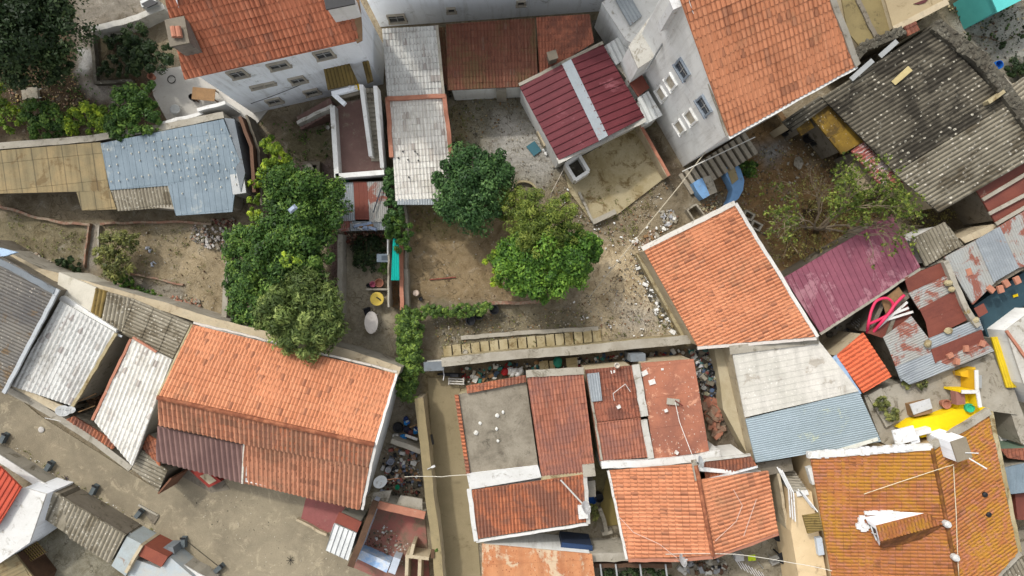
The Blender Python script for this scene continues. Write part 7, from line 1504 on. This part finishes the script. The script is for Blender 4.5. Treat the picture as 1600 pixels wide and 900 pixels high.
slabthing('flat_ledge', 'bluish ledge stepping out of the street wall', 'ledge', [(248, 856), (270, 855), (273, 866), (262, 874)], 1.2, bluegrey, 1.2)
tag(M().box(at(251, 866, 1.4)[:2], .75, .28, 1.21, 1.42, -.55, pl(240, 240, 240)).build('white_box'), 'bright white block on top of the street wall', 'block')
wallline('roof_kerb', 'beige kerb between the two blue-grey roofs', [(221, 852), (196, 895)], 2.0, .18, beige_w)
t = thing('bamboo_lattice', 'yellow bamboo lattice fence in the bottom left yard', 'lattice', at(42, 865, 0))
for k in range(9): b = M(); b.beam(at(30 + k * 3.2, 862 - k * 2, 1.2), at(46 + k * 3.2, 880 - k * 2, 1.2), .04, .04, pl(150, 130, 70)); b.build('cane', t)
for k in range(5): b = M(); b.beam(at(32 + k * 4, 862 + k * 4, 1.25), at(58 + k * 4, 846 + k * 4, 1.25), .04, .04, wood_d); b.build('cane', t)
build('straw_roof', 'yellowish straw mat roof in the bottom left corner', 'shed', [RP([(-40, 900, 1.9), (24, 866, 1.9), (58, 910, 1.8), (40, 960), (-40, 960)], (1, -.5), 'flat', tan_roof, pitch=.5, row=2)], 'roof', wood_d, .05)
scatter('rubble', 'red brown rubble where the white roof meets the bottom left yard', 'rubble', [(40, 820), (60, 812), (74, 822), (60, 845), (44, 842)], 110, .05, .22, [brick, conc, wood, pl(170, 178, 182)], heap=.5)
# strip courtyards between gable house and alley
wallline('alley_wall', 'long ochre topped wall on the left side of the alley', [(655, 622, 1.8), (664, 700, 1.8), (672, 780, 1.8), (682, 850, 1.8), (690, 950, 1.8)], lambda: 0, .42, beige_w, plain('ochre_coping', C(152, 137, 102), C(130, 118, 88), .6, .8, C(120, 110, 84), .25, 1.2))
wallline('partition_wall', 'slanting concrete beam across the junk yard', [(611, 689), (657, 706)], 1.4, .3, conc)
wallline('partition_wall', 'terracotta topped wall between junk yard and red courtyard', [(587, 787), (664, 805)], 1.8, .35, conc, terra)
slabthing('white_slab', 'left pale slab roof in the junk yard', 'slab', [(584, 770), (612, 766), (606, 784), (580, 783)], 1.5, conc, .12); slabthing('white_slab', 'right pale slab roof in the junk yard', 'slab', [(626, 774), (660, 780), (660, 800), (618, 790)], 1.5, conc, .12)
wallline('courtyard_wall', 'brown topped wall left of the red floored courtyard', [(588, 782, 2.2), (566, 840, 2.2), (548, 885, 2.2)], lambda: 0, .28, plain('blue_white_wall', C(170, 178, 196), C(196, 190, 180), .6, 1.5), wood_d)
pad('red_courtyard_floor', [(586, 790), (664, 806), (674, 940), (548, 885)], .02, red_f)
tag(M().slab(L([(560, 858), (610, 880), (604, 895), (556, 872)], 1.0), 1.0, plain('blue_white_paint', C(140, 176, 216), C(214, 216, 214), .9, 1.6, C(180, 170, 150), .2, 3)).build('blue_bench'), 'blue and white painted masonry bench in the red floored courtyard', 'bench')
tag(M().box(at(616, 884, 1.0)[:2], .45, 1.0, 0, 1.0, -.35, plain('pale_blue_render', C(186, 194, 204))).build('blue_block'), 'pale blue masonry block at the right end of the painted bench', 'block')
t = thing('brick_stall', 'beige masonry compartments in the corner of the red courtyard', 'wall', at(652, 880, 0))
for P in ([(636, 868), (634, 935)], [(634, 869), (670, 873)], [(656, 872), (654, 935)], [(646, 850), (642, 868)]): b = M(); Q = L(P, 1.3 + random.uniform(0, .02)); b.beam(Q[0], Q[1], .2, 1.3, beige_w); b.build('partition', t)
scatter('junk', 'broken glass and rubble on the red courtyard floor', 'rubble', [(560, 845), (600, 820), (640, 850), (632, 885), (600, 876), (565, 858)], 280, .03, .14, [conc, brick, wood_d, pl(210, 210, 206), stone], heap=.15)
scatter('junk', 'pots tools and scrap covering the junk yard floor', 'junk', [(610, 695), (655, 708), (658, 760), (600, 755), (598, 720)], 230, .05, .28, [conc, brick, wood, pl(214, 212, 206), pl(120, 130, 150), black, pl(170, 100, 90)], heap=.2)
scatter('junk', 'dark damp scrap under the dish in the junk yard', 'junk', [(598, 750), (655, 755), (658, 775), (596, 770)], 90, .05, .25, [brick, stone, black, plain('dark_red_scrap', C(110, 60, 54))], heap=.2)
t = thing('tyre', 'old black tyre in the junk yard', 'tyre', at(621, 669, 0)); b = M(); c = at(621, 669, .3)
b.lathe((c.x, c.y, .0), [(.2, .02), (.3, 0), (.34, .08), (.3, .17), (.2, .15), (.18, .08)], black, 22); b.build('tread', t)
for k, (x, y, l_) in enumerate([(635, 657, 'bright blue sack highest in the junk yard'), (629, 686, 'blue sack nearest the tyre'), (650, 673, 'blue and white sack at the right yard wall')]):
    b = M(); 
    for j in range(4): b.blob(at(x + random.uniform(-3, 3), y + random.uniform(-3, 3), .3), random.uniform(.14, .26), [pl(40, 130, 200), pl(60, 110, 190), pl(200, 215, 225), pl(40, 60, 110)][(j + k) % 4], 1, .8, .25)
    tag(b.build('sack'), l_, 'sack', 'blue sacks in the junk yard')
b = M(); b.blob(at(636, 671, .25), .28, pl(40, 42, 60), 1, .8); b.blob(at(641, 676, .25), .25, pl(110, 70, 70), 1, .8); tag(b.build('dark_bag'), 'dark bundle between the blue sacks', 'bag')
tag(M().box(at(618, 684, .4)[:2], .35, .38, 0, .4, .1, pl(226, 224, 218)).build('white_box'), 'white box below the tyre', 'box')
tag(M().beam(at(633, 680, .6), at(652, 687, .6), .16, .08, pl(230, 230, 228)).build('white_board'), 'white board lying over the junk', 'board')
b = M(); b.beam(at(640, 668, .7), at(652, 663, .7), .06, .06, wood); tag(b.build('stick'), 'brown stick beside the blue sacks', 'stick')
barrel('green bucket in the damp end of the junk yard', 620, 763, .8, .14, .3, pl(20, 150, 110), 'bucket', 'bucket', zb=.4)
barrel('pale round drum in the middle of the junk yard', 610, 722, .5, .2, .5, pl(170, 176, 190), 'drum', 'drum'); barrel('white round drum left in the junk yard', 606, 735, .5, .17, .5, pl(214, 214, 216), 'drum', 'drum')
dish('satellite dish beside the junk yard wall', 593, 752, 2.6, .42, (.5, -.1, .8))
tag(M().tube([at(602, 750, 2.4), at(624, 747, 2.4)], .03, pl(180, 130, 100), 5).build('pole'), 'thin brown pole next to the junk yard dish', 'pole')
cable('pale cable crossing the alley from the junk yard to the white parapet', [(632, 745, 2.6), (690, 745, 3.0), (732, 742, 3.4)], .02, pl(225, 218, 200), sag=.1)
wallline('lime_ledge', 'white plastered ledge below the orange gabled roof', [(560, 560, 1.0), (640, 588, 1.0)], lambda: 0, .5, conc)
build('white_porch_roof', 'white corrugated porch roof beside the red floored courtyard', 'porch', [RP([(522, 818, 2.2), (557, 833, 2.2), (544, 876, 2.1), (509, 860)], (-.35, 1), 'rib', white_sh, pitch=.3, row=3, amp=.06)], 'roof', conc, .1)
build('rust_porch_roof', 'small dark red porch roof above the white corrugated one', 'porch', [RP([(530, 800, 2.3), (565, 816, 2.3), (558, 832, 2.3), (523, 816, 2.3)], (1, .4), 'flat', plain('dark_red_roof', C(130, 70, 56), C(110, 60, 50), .6, 1.4), pitch=1, row=2, step=0)], 'roof', conc, .1)
wallline('porch_kerb', 'brick edged kerb of the red pavers at the street', [(463, 812), (510, 836)], .3, .15, beige_w)
t = thing('green_plant_stand', 'small plant pot stand fixed to the alley wall', 'plant', at(676, 862, 0)); M().box(at(676, 866, 2.0)[:2], .2, .5, 1.87, 2.0, 0, wood_d).build('tray', t); foliage([(at(681, 859, 2.3), .14, .6)], 120, .06, lf_green, 'leaves', t, 6)
b = M(); b.box(at(672, 693, 2.2)[:2], .12, .6, 1.0, 1.2, .2, pl(60, 58, 56)); tag(b.build('wall_slot'), 'dark slot box on the ochre topped wall', 'box')
t = thing('street_lamp', 'small white wall lamp over the alley', 'lamp', at(672, 732, 0)); M().tube([at(668, 733, 1.9), at(676, 729, 2.3)], .03, pl(225, 225, 222), 6).build('arm', t); M().box(at(677, 729, 2.3)[:2], .22, .12, 2.25, 2.33, .4, pl(225, 225, 222)).build('lamp_head', t)
